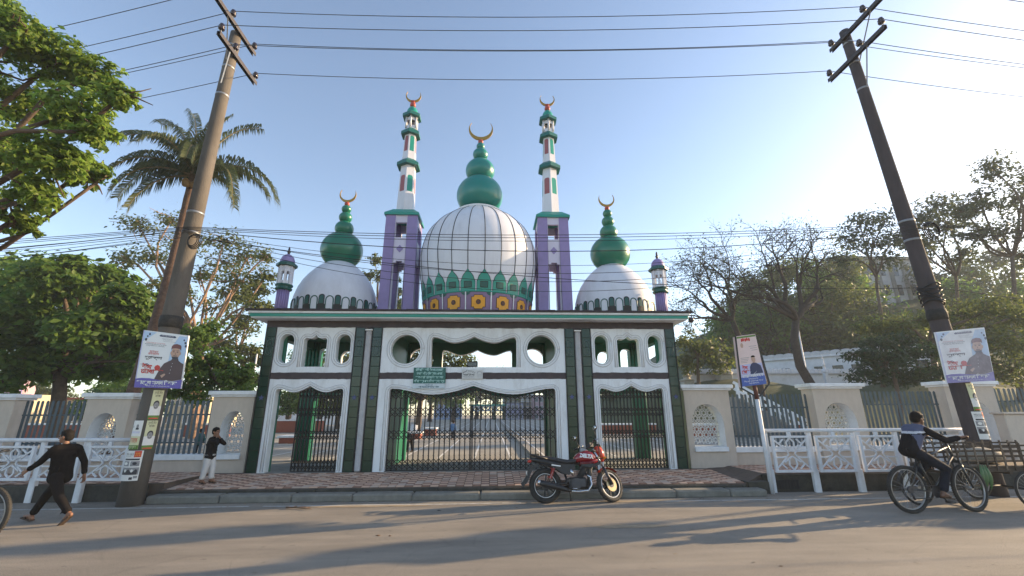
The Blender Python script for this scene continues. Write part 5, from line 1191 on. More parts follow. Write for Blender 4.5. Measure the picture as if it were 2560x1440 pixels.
# palm
def palm(base, top, fr):
    t = thing('coconut_palm', 'leaning coconut palm behind the left utility pole', 'palm tree', base)
    base = np.array(base); top = np.array(top); b = MB(); N = 30
    pts = []
    for i in range(N+1):
        s = i/N; p = base+(top-base)*s; p = p+np.array([.22, 0, 0])*math.sin(s*math.pi); pts.append(p)
    b.tube([tuple(p) for p in pts], [(.235-.10*i/N)*(1.05 if i % 2 else .97)+(.10 if i == 0 else 0) for i in range(N+1)], 12); b.build('trunk', BARKP, t)
    b = MB()
    for i in range(9): a = i*2.4; b.ball((top[0]+.22*math.cos(a), top[1]+.22*math.sin(a), top[2]-.25-.12*(i % 3)), .13, 10, 7, sc=(1, 1, 1.25))
    b.build('fruit_cluster', M('coconut', (.20, .11, .03), .6, var=.3), t)
    rng = np.random.default_rng(5)
    for az, el, L, dr in fr:
        L *= .92
        az = R(az); el = R(el); p = np.array([top[0], top[1], top[2]]); n = 22; d = np.array([math.cos(az)*math.cos(el), math.sin(az)*math.cos(el), math.sin(el)]); P = [p]
        for i in range(n):
            d = d+np.array([0, 0, -dr*1.12/n*(.4+1.6*i/n)]); d /= np.linalg.norm(d); p = p+d*L/n; P.append(p)
        P = np.array(P); V = []; F = []; T = []
        side = np.array([-math.sin(az), math.cos(az), 0])
        for i in range(3, n*5):
            s = i/(n*5); k = s*n; i0 = min(int(k), n-1); q = P[i0]+(P[i0+1]-P[i0])*(k-i0); dd = P[i0+1]-P[i0]; dd /= np.linalg.norm(dd); up_ = np.cross(side, dd); up_ *= np.sign(up_[2]+1e-6)
            ll = 1.12*math.sin(min(1, s*1.25+.22)*math.pi*.86)**.8*(L/4)
            for sg in (-1, 1):
                o = side*sg*.62+dd*.5+up_*.28+rng.normal(size=3)*.09; o /= np.linalg.norm(o); w_ = dd*.020
                m = q+o*ll*.5; e = m+(o*.55+np.array([0, 0, -1.3]))*ll*.45
                j = len(V); V += [q-w_*.7, q+w_*.7, m+w_*1.3, m-w_*1.3, e]; F += [(j, j+1, j+2, j+3), (j+3, j+2, j+4)]; tt = float(np.clip(rng.beta(2, 2.2)*.9+.25*max(0, s-.5), 0, 1)); T += [tt, tt]
        q = MB(); q.v = [tuple(v-base) for v in V]; q.f = F; q.m = [0]*len(F); q.sm = [False]*len(F)
        q.tube([tuple(v-base) for v in P], [.05*(1-.85*i/n) for i in range(n+1)], 5, 1)
        me_t = T+[.7]*(len(q.f)-len(F))
        o = q.build('frond', [L_PALM, M('rachis', (.16, .12, .05), .6)], t, local=True); at = o.data.attributes.new('tint', 'FLOAT', 'FACE'); n2 = len(o.data.polygons); at.data.foreach_set('value', (me_t+[.7]*n2)[:n2])
ptop = W(482, 440, 4); pbase = W(318, 1000, 4); dd = ptop-pbase; pbase = pbase-dd*((pbase[2]-CZ)/dd[2]); 
palm(pbase, ptop, [(178, 30, 4.0, 1.9), (165, 72, 4.5, 1.35), (150, 80, 4.2, 1.1), (205, 60, 3.7, 1.7), (20, 74, 4.1, 1.3), (60, 82, 4.0, 1.0), (8, 38, 4.6, 2.0), (-25, 25, 4.2, 2.2), (-60, 40, 3.6, 2.0), (-100, 50, 3.4, 2.0), (-140, 30, 3.6, 2.0), (215, 15, 3.4, 1.9), (35, 42, 3.6, 1.6), (-10, 5, 3.3, 1.7), (120, 48, 3.6, 1.7), (90, 60, 3.5, 1.5), (-45, 62, 3.4, 1.5), (185, 2, 3.2, 1.6)])
# leafless spreading trees on the right
BARKD = M('dark_bark', (.045, .034, .028), .9, var=.35, scale=8, bump=.6, bscale=25, dirt=(.09, .07, .055), damt=.4, dscale=3)
def bare_tree(label, base, trunk_pts, r0, limbs, depth, lm, nleaf, seed, name='bare_tree'):
    rng = np.random.default_rng(seed); base = np.array(base, float); t = thing(name, label, 'tree', base); b = MB(); tips = []
    b.tube([tuple(p) for p in trunk_pts], [r0*(1-.35*i/(len(trunk_pts)-1)) for i in range(len(trunk_pts))], 10); b.build('trunk', BARKD, t)
    b = MB()
    def grow(p, d, L, r_, k):
        n = 4; P = [p]; q = p.copy(); dd = d.copy()
        for i in range(n):
            dd = dd+rng.normal(size=3)*.16+np.array([0, 0, .05]); dd /= np.linalg.norm(dd); q = q+dd*L/n; P.append(q.copy())
        b.tube([tuple(v) for v in P], [r_*(1-.45*i/n) for i in range(n+1)], 6 if k > 1 else 4, cap=False)
        if k == 0: tips.append(q); tips.append(P[2]); return
        m = 2 if rng.random() < .45 else 3
        for i in range(m):
            o = dd*.75+rng.normal(size=3)*.62*np.array([1, 1, .7]); o /= np.linalg.norm(o); grow(P[-1 if i < 2 else 2], o, L*rng.uniform(.6, .85), r_*.58, k-1)
        if rng.random() < .6: o = dd+rng.normal(size=3)*.8; o /= np.linalg.norm(o); grow(P[2], o, L*.6, r_*.45, k-1)
    f = np.array(trunk_pts[-1])
    for tgt in limbs:
        tgt = np.array(tgt); d = tgt-f; L = np.linalg.norm(d); P = wiggle(f, f+d*.55, 4, .08, rng); b.tube([tuple(v) for v in P], [r0*.5*(1-.35*i/4) for i in range(5)], 8, cap=False)
        for k in range(2): o = d/L+rng.normal(size=3)*.35; o /= np.linalg.norm(o); grow(np.array(P[-1 if k else 3]), o, L*.33, r0*.27, depth)
    b.build('branch', BARKD, t)
    T = np.array(tips); m = max(1, nleaf//len(T)); C = (T[:, None, :]+rng.normal(size=(len(T), m, 3))*.22).reshape(-1, 3)
    leaf_mesh('crown', lm, C, .16, t, None, .5, base, rng=rng)
TB = W(2035, 975, 15); p1 = W(2000, 915, 15); p2 = W(1985, 850, 15); p3 = W(1990, 800, 15)
bs = TB.copy(); bs[2] = hz(bs[0], bs[1])
bare_tree('dark leaning tree with bare spreading limbs right of the banner box', bs, [bs, TB, p1, p2, p3], .34, [W(1760, 690, 15), W(1850, 640, 14), W(1930, 610, 16), W(2010, 625, 15), W(2090, 660, 14), (W(1880, 740, 13.4)), W(2060, 740, 16.5)], 4, L_DULL, 1700, 3)
q1 = W(1905, 985, 17); q1[2] = hz(q1[0], q1[1])
bare_tree('bare tree with thin twigs just right of the gateway roof', q1, [q1, W(1890, 900, 17), W(1850, 850, 17), W(1830, 800, 17)], .26, [W(1700, 720, 17), W(1740, 660, 17), W(1790, 680, 18), W(1690, 790, 16), W(1800, 620, 17)], 4, L_DULL, 900, 8)
def rt_(label, px, pyb, y, fpy, blobs, lm, ls, tr, name='tall_tree', fl=.8, grp=None, **k):
    bs = W(px, pyb, y); bs[2] = hz(bs[0], bs[1]); return tree(name, label, bs, W(px, fpy, y), cpx(blobs, y, 1.4, fl), lm, ls, tr, group=grp, **k)
rt_('tall slender tree with grey green tufts at the right edge', 2530, 930, 22, 640, [(2480, 420, 45, 700), (2450, 500, 45, 700), (2535, 500, 45, 700), (2400, 530, 40, 500), (2500, 580, 55, 800), (2570, 440, 50, 600), (2600, 560, 60, 700), (2560, 640, 45, 500), (2430, 590, 40, 450)], L_DULL, .34, .2, clump=.42, per=16)
rt_('tall tree with round tufts behind the right utility pole', 2390, 920, 27, 690, [(2340, 510, 40, 600), (2300, 550, 40, 600), (2370, 560, 45, 650), (2320, 610, 50, 650), (2400, 640, 40, 500), (2270, 600, 35, 350)], L_DULL, .38, .2, clump=.42, per=16)
rt_('sparse fine twigged tree left of the right utility pole', 2190, 900, 25, 690, [(2150, 560, 45, 420), (2210, 550, 45, 420), (2120, 600, 40, 380), (2180, 610, 50, 450), (2240, 600, 40, 380), (2100, 650, 30, 220), (2220, 650, 40, 300)], L_DULL, .34, .17, clump=.5, per=12, sub=10)
rt_('dark layered evergreen over the right fence', 2225, 985, 13, 900, [(2200, 860, 40, 900), (2250, 850, 45, 1000), (2160, 890, 40, 900), (2230, 900, 55, 1200), (2300, 880, 50, 1100), (2180, 935, 55, 1200), (2260, 945, 55, 1200), (2330, 930, 50, 1000)], L_CONI, .22, .14, 'evergreen', .5, clump=.4, per=22)
rt_('green tree with pale sunlit leaves above the poster on the right', 2330, 960, 17, 860, [(2190, 815, 45, 700), (2250, 820, 45, 700), (2320, 800, 50, 800), (2390, 790, 60, 1000), (2470, 770, 60, 1000), (2540, 790, 60, 1000), (2400, 860, 70, 1100), (2480, 850, 70, 1100), (2550, 870, 60, 1000), (2440, 920, 60, 1000), (2530, 930, 60, 900), (2600, 800, 70, 900)], L_YEL, .27, .24, 'leafy_tree', .7, clump=.36, per=22)
rt_('green tree standing before the hill, left of the dark evergreen', 2080, 950, 40, 830, [(2020, 760, 55, 700), (2080, 740, 55, 800), (2140, 740, 55, 800), (2050, 810, 55, 800), (2120, 800, 60, 800), (1990, 820, 45, 500), (2080, 860, 60, 800), (1960, 780, 45, 400)], L_YEL, .42, .25, 'leafy_tree', .75, clump=.38, per=20)
rt_('dull green tree low behind the bare limbs', 1930, 960, 43, 860, [(1880, 790, 50, 600), (1940, 760, 50, 600), (1850, 860, 50, 700), (1920, 850, 50, 700), (1790, 880, 45, 600), (1730, 860, 40, 400), (1960, 890, 45, 600)], L_DULL, .45, .22, 'leafy_tree', .75, clump=.4, per=18)
rt_('yellow green tree low beside the right end of the gateway', 1745, 980, 24, 890, [(1710, 850, 35, 350), (1760, 870, 40, 500), (1720, 910, 40, 500), (1790, 910, 40, 450), (1830, 880, 35, 300)], L_YEL, .36, .16, 'leafy_tree', .8, clump=.42, per=16)
# hillside trees
i = 0; HT = ((1940, 700, 50), (2000, 690, 52), (2060, 680, 54), (2110, 690, 50), (2140, 740, 46), (2210, 800, 46), (2060, 760, 44), (1990, 780, 42), (2360, 700, 54), (2420, 690, 56), (2360, 760, 46), (2440, 750, 46), (2500, 700, 52), (2540, 740, 48), (2470, 640, 60), (1900, 770, 46), (1960, 820, 40), (2030, 840, 40), (2100, 830, 38), (2170, 830, 38), (2130, 780, 42), (2060, 800, 42), (2010, 750, 46), (1920, 830, 42), (2240, 840, 36), (2300, 840, 38), (1830, 780, 46), (1880, 735, 52), (1800, 830, 42))
ORD = 'first second third fourth fifth sixth seventh eighth ninth tenth eleventh twelfth thirteenth fourteenth fifteenth sixteenth'.split()
band = lambda py: 0 if py < 725 else 1 if py < 795 else 2
for n_, (px, py, y) in enumerate(HT):
    row = sorted(q[0]+q[1]*1e-3 for q in HT if band(q[1]) == band(py)); k_ = row.index(px+py*1e-3)
    lab_ = ('dull grey green', 'yellow green', 'dark green')[(1, 2, 0)[i % 3]]+' hillside tree, '+ORD[k_]+' from the left along the '+('crest of the hill', 'middle of the slope', 'foot of the slope')[band(py)]
    c = W(px, py, y); g_ = hz(c[0], c[1]); r_ = 2.6
    tree('hillside_tree', lab_, (c[0], c[1], min(g_, c[2]-2.5)), (c[0], c[1], c[2]-1.2), [(c+RNG.normal(size=3)*1.4, (r_, r_, r_*.8), 420) for _ in range(4)], (L_YEL, L_DARK, L_DULL)[i % 3], .55, .2, group='trees on the hillside', clump=.36, per=14, sub=3); i += 1
# trees across the courtyard
ct = W(1034, 1084, 19.5); ct[2] = CZ
t = tree('courtyard_tree', 'leaning courtyard tree with a white painted foot behind the folding gate', ct, W(1052, 1000, 19.5), PX([(1040, 930, 55, 1200), (1100, 900, 50, 1100), (1080, 960, 45, 900), (1000, 960, 45, 900), (1130, 940, 40, 700), (985, 900, 45, 800), (1150, 900, 35, 500), (1060, 870, 50, 900)], 19.5, 1.5), L_YEL, .26, .26, clump=.36, per=20)
b = MB(); d_ = (W(1052, 1000, 19.5)-ct); d_ = d_/np.linalg.norm(d_); b.tube([tuple(ct), tuple(ct+d_*.75)], [.34, .292], 12); b.build('whitewash', RAILW, t)
for lb_, px, y, h, lm in (('broad green tree far left across the courtyard', 1015, 62, 20, L_DARK), ('second dark tree in the row across the courtyard', 1075, 70, 20, L_YEL), ('bushy green tree in the row across the courtyard, behind the boy in blue', 1135, 66, 19, L_DARK), ('yellowish tree in the row beside the far gateway', 1190, 96, 24, L_YEL), ('dark tree showing above the far gateway', 1235, 100, 27, L_DARK), ('green tree seen through the left arch, nearest the folding gate', 720, 30, 22, L_DARK), ('broad tree seen through the left arch farther right', 800, 38, 24, L_DARK), ('tree showing through the oval opening above the left arch', 850, 34, 22, L_YEL), ('dull tree filling the right oval openings', 1560, 40, 28, L_DULL), ('tree standing left of the cream building behind the pales', 250, 26, 22, L_DARK), ('small tree far left behind the pales', 90, 38, 22, L_YEL), ('roundish tree right of the pink dome', 330, 30, 24, L_DARK)):
    c = W(px, 1030, y); k = y+13; r_ = k*.028
    bl = [(np.array([c[0]+RNG.normal()*r_*.9, y+RNG.normal()*r_*.6, CZ+k*(.045+.05*RNG.random())]), (r_, r_, r_*.8), 520) for _ in range(6)]
    if px in (800, 850, 720): bl += [(np.array([c[0]+RNG.normal()*r_*.7, y, CZ+k*(.10+.06*RNG.random())]), (r_, r_, r_*.8), 520) for _ in range(4)]
    tree('courtyard_tree', lb_, (c[0], y, CZ), (c[0], y, CZ+k*.04), bl, lm, k*.0058+.05, k*.005, group='trees across the courtyard', clump=.38, per=16, sub=3)
# slender street trees along the road to the right, outside the frame: their shadows stripe the asphalt
SD = np.array([math.sin(SUN_AZ)*math.cos(SUN_EL), math.cos(SUN_AZ)*math.cos(SUN_EL), math.sin(SUN_EL)])/math.sin(SUN_EL)
for lb_, gx, gy, h, hh, r_, m in (('slender street tree beyond the right frame edge, nearest the wall', -4.6, -5.05, 9.6, .55, .30, 11), ('slender street tree beyond the right frame edge, middle one', .6, -5.45, 7.9, .60, .28, 11), ('slender street tree beyond the right frame edge, low bushy one', 9.6, -4.7, 4.4, .3, .3, 6)):
    c = np.array([gx, gy, 0])+SD*h
    bl = [(np.array([c[0]+RNG.normal()*r_, c[1]+RNG.normal()*r_*.35, h+RNG.uniform(-1, 1)*hh]), (r_*1.2, r_*.7, r_*.8), 420) for _ in range(m)]
    tree('street_tree', lb_, (c[0], c[1], 0), (c[0], c[1], h-hh), bl, L_DARK, .26, .09, group='street trees outside the right frame edge', clump=.4, per=18, sub=3)
# ================================================================ people, cycles, small things
def hemi(b, a, c, ra, rb, n=12, mi=0):                  # capsule with two radii
    a = Vector(a); c = Vector(c); d = c-a
    if d.length < 1e-5: d = Vector((0, 0, 1e-4))
    d.normalize(); pts = []; rs = []
    for i in range(4): t = math.pi/2*(i+.35)/4; pts.append(a-d*ra*math.cos(t)); rs.append(ra*math.sin(t))
    pts += [a, c]; rs += [ra, rb]
    for i in range(4): t = math.pi/2*(i+.65)/4; pts.append(c+d*rb*math.sin(t)); rs.append(rb*math.cos(t))
    b.tube(pts, rs, n, mi)
def ello(b, c, rx, ry, rz, mi=0): b.ball(c, 1, 18, 12, mi, (rx, ry, rz))
def melt(b, name, mats, parent, vox=.012, it=4, paint=None):    # fuse overlapping volumes into one skin
    o = b.build('tmp', mats, None); m = o.modifiers.new('r', 'REMESH'); m.mode = 'VOXEL'; m.voxel_size = vox; m.use_smooth_shade = True
    s_ = o.modifiers.new('s', 'SMOOTH'); s_.factor = .5; s_.iterations = it
    me = bpy.data.meshes.new_from_object(o.evaluated_get(bpy.context.evaluated_depsgraph_get())); old = o.data; bpy.data.objects.remove(o); bpy.data.meshes.remove(old)
    me.name = name; me.materials.clear()
    for q in (mats if isinstance(mats, (list, tuple)) else [mats]): me.materials.append(q)
    for p in me.polygons:
        p.use_smooth = True; p.material_index = paint(p.center, p.normal) if paint else 0
    o = bpy.data.objects.new(name, me); COL.objects.link(o)
    if parent: o.parent = parent
    return o
def hand(b, wr, d, palm_n, s, curl=.5, thumb=1):
    wr = Vector(wr); d = Vector(d).normalized(); n = Vector(palm_n); n = (n-d*n.dot(d)).normalized(); sd_ = d.cross(n).normalized()*thumb
    for k in (-1, 0, 1): hemi(b, wr+sd_*.016*k*s, wr+d*.085*s+sd_*.024*k*s, .017*s, .015*s, 8)
    for i, (off, ln) in enumerate(((.034, .068), (.012, .076), (-.011, .072), (-.032, .056))):
        p = wr+d*.088*s+sd_*off*s; d2 = (d*math.cos(curl*.6)+n*math.sin(curl*.6)); q = p+d2*ln*.5*s; d3 = d*math.cos(curl*1.7)+n*math.sin(curl*1.7); e = q+d3*ln*.5*s
        hemi(b, p, q, .0092*s, .0085*s, 8); hemi(b, q, e, .0085*s, .007*s, 8)
    p = wr+d*.025*s+sd_*.026*s; q = p+(d*.6+sd_*.7+n*.3).normalized()*.042*s; e = q+(d*.85+sd_*.15+n*.45).normalized()*.032*s
    hemi(b, p, q, .012*s, .010*s, 8); hemi(b, q, e, .010*s, .008*s, 8)
def foot(b, an, toe, s): an = Vector(an); toe = Vector(toe); hemi(b, an+Vector((0, 0, .0)), an.lerp(toe, -.25)-Vector((0, 0, .045*s)), .038*s, .033*s); hemi(b, an.lerp(toe, -.2)-Vector((0, 0, .04*s)), toe, .034*s, .022*s); hemi(b, an, an.lerp(toe, .6), .036*s, .03*s)
def person(label, loc, rz, J, mats, s=1.0, group=None, hoodless=True, shirt_hem=.0, sleeve=1.0, curlL=.6, curlR=.6, shirt_paint=None, pn=((0, -1, 0), (0, 1, 0)), cuff=.9, lean=None, barefoot=False, rot=None, hd=(1, 0, 0), bagg=1.0):
    skin, hair, shirt, trou, shoe = mats
    t = thing('person', label, 'person', loc, rz, group, rot)
    g = {k: Vector(v) for k, v in J.items()}
    b = MB(); H = g['head']; hd = Vector(hd).normalized(); sd_ = Vector((0, 0, 1)).cross(hd).normalized(); up_ = hd.cross(sd_)
    def hp(f_, l_, u_): return H+(hd*f_+sd_*l_+up_*u_)*s
    ello(b, hp(-.012, 0, .025), .098*s, .080*s, .100*s); ello(b, hp(.028, 0, -.03), .065*s, .060*s, .080*s); hemi(b, hp(.05, -.02, -.085), hp(.05, .02, -.085), .026*s, .026*s)
    hemi(b, hp(.093, 0, .012), hp(.113, 0, -.022), .010*s, .014*s); hemi(b, hp(.088, -.018, -.058), hp(.088, .018, -.058), .010*s, .010*s)
    for k in (-1, 1): ello(b, hp(-.01, .080*k, -.005), .022*s, .012*s, .032*s); hemi(b, hp(.083, .014*k, .028), hp(.075, .05*k, .03), .010*s, .010*s)
    hemi(b, g['neck'], hp(-.01, 0, -.05), .052*s, .052*s)
    hemi(b, g['chest'], g['pelvis'], .085*s, .085*s); hemi(b, g['shL'].lerp(g['shR'], .2), g['shL'].lerp(g['shR'], .8), .07*s, .07*s); hemi(b, g['chest'], g['neck'], .065*s, .055*s)
    for k in 'LR':
        hemi(b, g['sh'+k], g['el'+k], .046*s, .038*s); hemi(b, g['el'+k], g['ha'+k], .038*s, .026*s)
        hemi(b, g['hip'+k], g['kn'+k], .075*s, .052*s); hemi(b, g['kn'+k], g['an'+k], .052*s, .034*s); foot(b, g['an'+k], g['toe'+k], s)
        d = (g['ha'+k]-g['el'+k]).normalized(); hand(b, g['ha'+k], J.get('hd'+k, d), pn[0 if k == 'L' else 1], s, curlL if k == 'L' else curlR, 1 if k == 'R' else -1)
    melt(b, 'body', skin, t, .0075*max(1, s*.95), 3)
    b = MB()                                            # eyes and brows
    for k in (-1, 1): ello(b, hp(.084, .032*k, .012), .008*s, .013*s, .006*s)
    b.build('eyes', HAIR, t, local=True)
    b = MB(); ello(b, hp(-.022, 0, .040), .104*s, .090*s, .100*s); ello(b, hp(-.055, 0, -.01), .068*s, .078*s, .075*s); hemi(b, hp(.045, -.03, .088), hp(.045, .03, .088), .024*s, .024*s)
    rr = random.Random(3)
    for _ in range(26): u = rr.uniform(-1, 1); v = rr.uniform(0, 6.28); ello(b, hp(-.02+.085*math.cos(v)*math.sqrt(1-u*u)*.9, .078*math.sin(v)*math.sqrt(1-u*u), .055+.075*abs(u)), .022*s, .022*s, .018*s)
    melt(b, 'hair', hair, t, .010*s, 2)
    b = MB(); hem = g['pelvis']+Vector((0, 0, shirt_hem))
    cl, cr = g['shL'], g['shR']
    hemi(b, cl.lerp(cr, .14), cl.lerp(cr, .86), .088*s, .088*s); hemi(b, g['chest']+(cl-cr)*.22, g['chest']+(cr-cl)*.22, .112*s, .112*s)
    for k in (-1, 1):
        sdv = (cl-cr).normalized()*.062*s*k
        hemi(b, g['chest']+sdv*1.1, g['pelvis'].lerp(g['chest'], .25)+sdv, .108*s, .105*s); hemi(b, g['pelvis'].lerp(g['chest'], .3)+sdv, hem+sdv*1.15, .103*s, .110*s)
    hemi(b, g['chest'], g['pelvis'], .112*s, .108*s); hemi(b, g['pelvis'], hem, .108*s, .11*s)
    hemi(b, g['chest'], g['neck']-Vector((0, 0, .01*s)), .105*s, .066*s)
    for k in 'LR':
        sh, el, ha = g['sh'+k], g['el'+k], g['ha'+k]; hemi(b, sh, el, .066*s, .054*s)
        if sleeve > .5: hemi(b, el, el.lerp(ha, cuff), .054*s, .043*s); hemi(b, el.lerp(ha, cuff-.16), el.lerp(ha, cuff), .047*s, .047*s)
    rr = random.Random(9)                               # folds
    for _ in range(14):
        a = g['pelvis'].lerp(g['chest'], rr.uniform(.0, 1)); v = rr.uniform(0, 6.28); o_ = Vector((math.cos(v)*.098, math.sin(v)*.15, 0))*s; hemi(b, a+o_, a+o_*.98+Vector((rr.uniform(-.06, .06), rr.uniform(-.06, .06), rr.uniform(-.12, .12)))*s, .016*s, .008*s, 8)
    melt(b, 'shirt', shirt, t, .011*s, 3, shirt_paint)
    b = MB(); hemi(b, g['hipL'].lerp(g['hipR'], .1), g['hipL'].lerp(g['hipR'], .9), .108*s, .108*s)
    for k in 'LR':
        hp_, kn, an = g['hip'+k], g['kn'+k], g['an'+k]; hemi(b, hp_, kn, .100*s, .073*s*bagg); e = kn.lerp(an, cuff); hemi(b, kn, e, .073*s*bagg, .060*s*bagg); hemi(b, kn.lerp(an, cuff-.12), e, .060*s*bagg, .064*s*bagg)
        for _ in range(6): q = kn.lerp(an, rr.uniform(0, cuff)); v = rr.uniform(0, 6.28); o_ = Vector((math.cos(v), math.sin(v), 0))*.058*s*bagg; hemi(b, q+o_, q+o_+Vector((rr.uniform(-.03, .03), rr.uniform(-.03, .03), -.06))*s, .014*s, .008*s, 8)
    melt(b, 'trousers', trou, t, .011*s, 3)
    if not barefoot:
        for k in 'LR':
            an, toe = g['an'+k], g['toe'+k]; b = MB(); d = (toe-an); d2 = Vector((d.x, d.y, 0)).normalized(); A = an.lerp(toe, -.30)-Vector((0, 0, .078*s)); E = toe+d.normalized()*.03*s-Vector((0, 0, .026*s))
            b.bar(A, E, .088*s, .022*s); b.tube([an.lerp(toe, .6)+Vector((-d2.y, d2.x, 0))*.045*s-Vector((0, 0, .035*s)), an.lerp(toe, .55)+Vector((0, 0, .02*s)), an.lerp(toe, .6)-Vector((-d2.y, d2.x, 0))*.045*s-Vector((0, 0, .035*s))], .012*s, 6); b.build('sandal', shoe, t, local=True)
    return t
CL_BLK = M('black_cloth', (.014, .013, .015), .85, var=.3, scale=8, bump=.3, bscale=120, spec=.08)
CL_BRN = M('dark_brown_cloth', (.009, .0075, .0075), .8, var=.35, scale=6, bump=.3, bscale=100, dirt=(.018, .014, .013), damt=.5, dscale=3, spec=.08)
CL_BRN2 = M('brown_trousers', (.013, .011, .011), .8, var=.3, scale=6, bump=.3, bscale=100, spec=.08)
CL_WHT = M('white_trousers', (.58, .57, .56), .8, var=.05, scale=6, bump=.3, bscale=80, spec=.08)
CL_BLUE = M('blue_shirt', (.12, .22, .40), .8, var=.12, spec=.08); CL_NAVY = M('navy_cloth', (.014, .017, .026), .85, var=.3, bump=.3, bscale=100, spec=.08); CL_GBL = M('grey_blue_cloth', (.10, .11, .17), .8, var=.12, bump=.2, bscale=90, spec=.08); CL_STR = M('white_stripe', (.55, .55, .60), .7)
CL_GRN = M('teal_shirt', (.03, .10, .11), .8, spec=.08); SAND_ = M('sandal_brown', (.05, .03, .02), .7)
# man walking left along the road
mp = G(120, 1309, 0)
person('man in dark brown shirt and trousers striding left along the road edge', (mp[0], mp[1], 0), R(170), dict(
    pelvis=(0, 0, .80), chest=(.04, 0, 1.17), neck=(.05, 0, 1.335), head=(.075, .02, 1.49), shL=(.11, .14, 1.275), elL=(.26, .20, 1.05), haL=(.45, .22, .92), shR=(-.05, -.155, 1.275), elR=(-.20, -.20, 1.03), haR=(-.24, -.22, .80),
    hipL=(-.01, .085, .79), knL=(-.20, .09, .46), anL=(-.50, .09, .19), toeL=(-.38, .09, .045), hipR=(.01, -.085, .79), knR=(.29, -.085, .46), anR=(.50, -.08, .10), toeR=(.64, -.08, .095)), (SKIN, HAIR, CL_BRN, CL_BRN2, SAND_), 1.0, cuff=.80, shirt_hem=-.03, hd=(.95, .28, -.05))
bp_ = G(515, 1203, .33)
person('boy in black shirt and white trousers standing on the pavement, hands at his chin', (bp_[0], bp_[1], pz(bp_[1])), R(-4), dict(
    pelvis=(0, 0, .66), chest=(.00, 0, .93), neck=(.02, 0, 1.055), head=(.045, 0, 1.185), shL=(.02, .12, 1.005), elL=(.20, .15, .90), haL=(.135, .045, 1.035), shR=(.02, -.12, 1.005), elR=(.22, -.14, .92), haR=(.13, -.05, 1.05),
    hipL=(0, .065, .65), knL=(.05, .075, .37), anL=(.06, .08, .085), toeL=(.17, .09, .028), hipR=(0, -.065, .65), knR=(-.02, -.07, .37), anR=(-.07, -.075, .085), toeR=(.03, -.08, .028)), (SKIN, HAIR, CL_BLK, CL_WHT, SAND_), .84, cuff=.78, shirt_hem=-.05, hd=(.98, -.18, 0), curlL=1.0, curlR=1.0, bagg=1.12)
def kid(label, px, py, rz, h, shirt, trou, bend=0.0):
    p = G(px, py, CZ); k = h/1.31; J = dict(pelvis=(0, 0, .66), chest=(.0, 0, .93), neck=(.01, 0, 1.055), head=(.03, 0, 1.185), shL=(.0, .13, 1.0), elL=(.03, .19, .80), haL=(.10, .17, .64), shR=(0, -.13, 1.0), elR=(.02, -.19, .80), haR=(.08, -.18, .63),
        hipL=(0, .065, .65), knL=(.06, .075, .36), anL=(.08, .08, .085), toeL=(.18, .09, .028), hipR=(0, -.065, .65), knR=(-.03, -.07, .36), anR=(-.09, -.075, .085), toeR=(.0, -.08, .028))
    if bend:
        mt = Matrix.Translation((0, 0, .66)) @ Matrix.Rotation(bend, 4, 'Y') @ Matrix.Translation((0, 0, -.66))
        for q in ('chest', 'neck', 'head', 'shL', 'elL', 'haL', 'shR', 'elR', 'haR'): J[q] = tuple(mt @ Vector(J[q]))
    J = {q: tuple(Vector(v)*k) for q, v in J.items()}; hdv = (math.cos(bend*.7), 0, -math.sin(bend*.7))
    person(label, (p[0], p[1], CZ), rz, J, (SKIN, HAIR, shirt, trou, SAND_), .84*k, cuff=.85, shirt_hem=-.05, hd=hdv)
kid('child in a light blue shirt walking away inside the courtyard', 1132, 1100, R(85), 1.12, CL_BLUE, CL_NAVY)
kid('child bending forward just behind the folding gate', 1024, 1130, R(160), 1.2, CL_BLK, CL_BLK, R(65))
kid('child in a teal shirt behind the left pales', 492, 1140, R(120), 1.0, CL_GRN, CL_NAVY)

# ---- cycles
TYRE = RUBBER; RIMB = M('rim_black', (.03, .03, .032), .35, metal=.6); CHROME = M('chrome', (.55, .55, .56), .18, metal=1.0, var=.05); GOLDF = M('fork_gold', (.36, .28, .16), .35, metal=.9); BLKP = M('black_plastic', (.016, .016, .018), .45, var=.2); REDT = M('tank_red', (.24, .006, .016), .22, coat=.6, var=.06); ORG_ = M('cowl_red', (.55, .045, .012), .22, coat=.6, var=.06); ENG = M('engine_grey', (.06, .06, .068), .45, metal=.6, var=.25, dirt=(.12, .10, .08), damt=.4, dscale=8); SEATM = M('seat_vinyl', (.018, .018, .022), .5, var=.2, bump=.15, bscale=150); LENS = M('red_lens', (.45, .02, .01), .2, coat=.5); MIRR = M('mirror_glass', (.6, .6, .6), .05, metal=1.0)
def torus(b, c, Rr, r, ax='y', n=40, m=10, mi=0, sq=1.0):
    k = len(b.v)
    for i in range(n):
        a = 2*math.pi*i/n
        for j in range(m):
            q = 2*math.pi*j/m; rr = Rr+r*math.cos(q); b.v.append((c[0]+rr*math.cos(a), c[1]+r*sq*math.sin(q), c[2]+rr*math.sin(a)))
    for i in range(n):
        for j in range(m): b.f.append((k+i*m+j, k+((i+1) % n)*m+j, k+((i+1) % n)*m+(j+1) % m, k+i*m+(j+1) % m)); b.m.append(mi); b.sm.append(True)
def disc(b, c, r, w_, n=28, mi=0):                      # short drum along y
    k = len(b.v)
    for y in (-w_/2, w_/2):
        for i in range(n): a = 2*math.pi*i/n; b.v.append((c[0]+r*math.cos(a), c[1]+y, c[2]+r*math.sin(a)))
    b.f.append(tuple(k+i for i in range(n))); b.m.append(mi); b.sm.append(False); b.f.append(tuple(k+n+i for i in reversed(range(n)))); b.m.append(mi); b.sm.append(False)
    for i in range(n): b.f.append((k+i, k+n+i, k+n+(i+1) % n, k+(i+1) % n)); b.m.append(mi); b.sm.append(True)
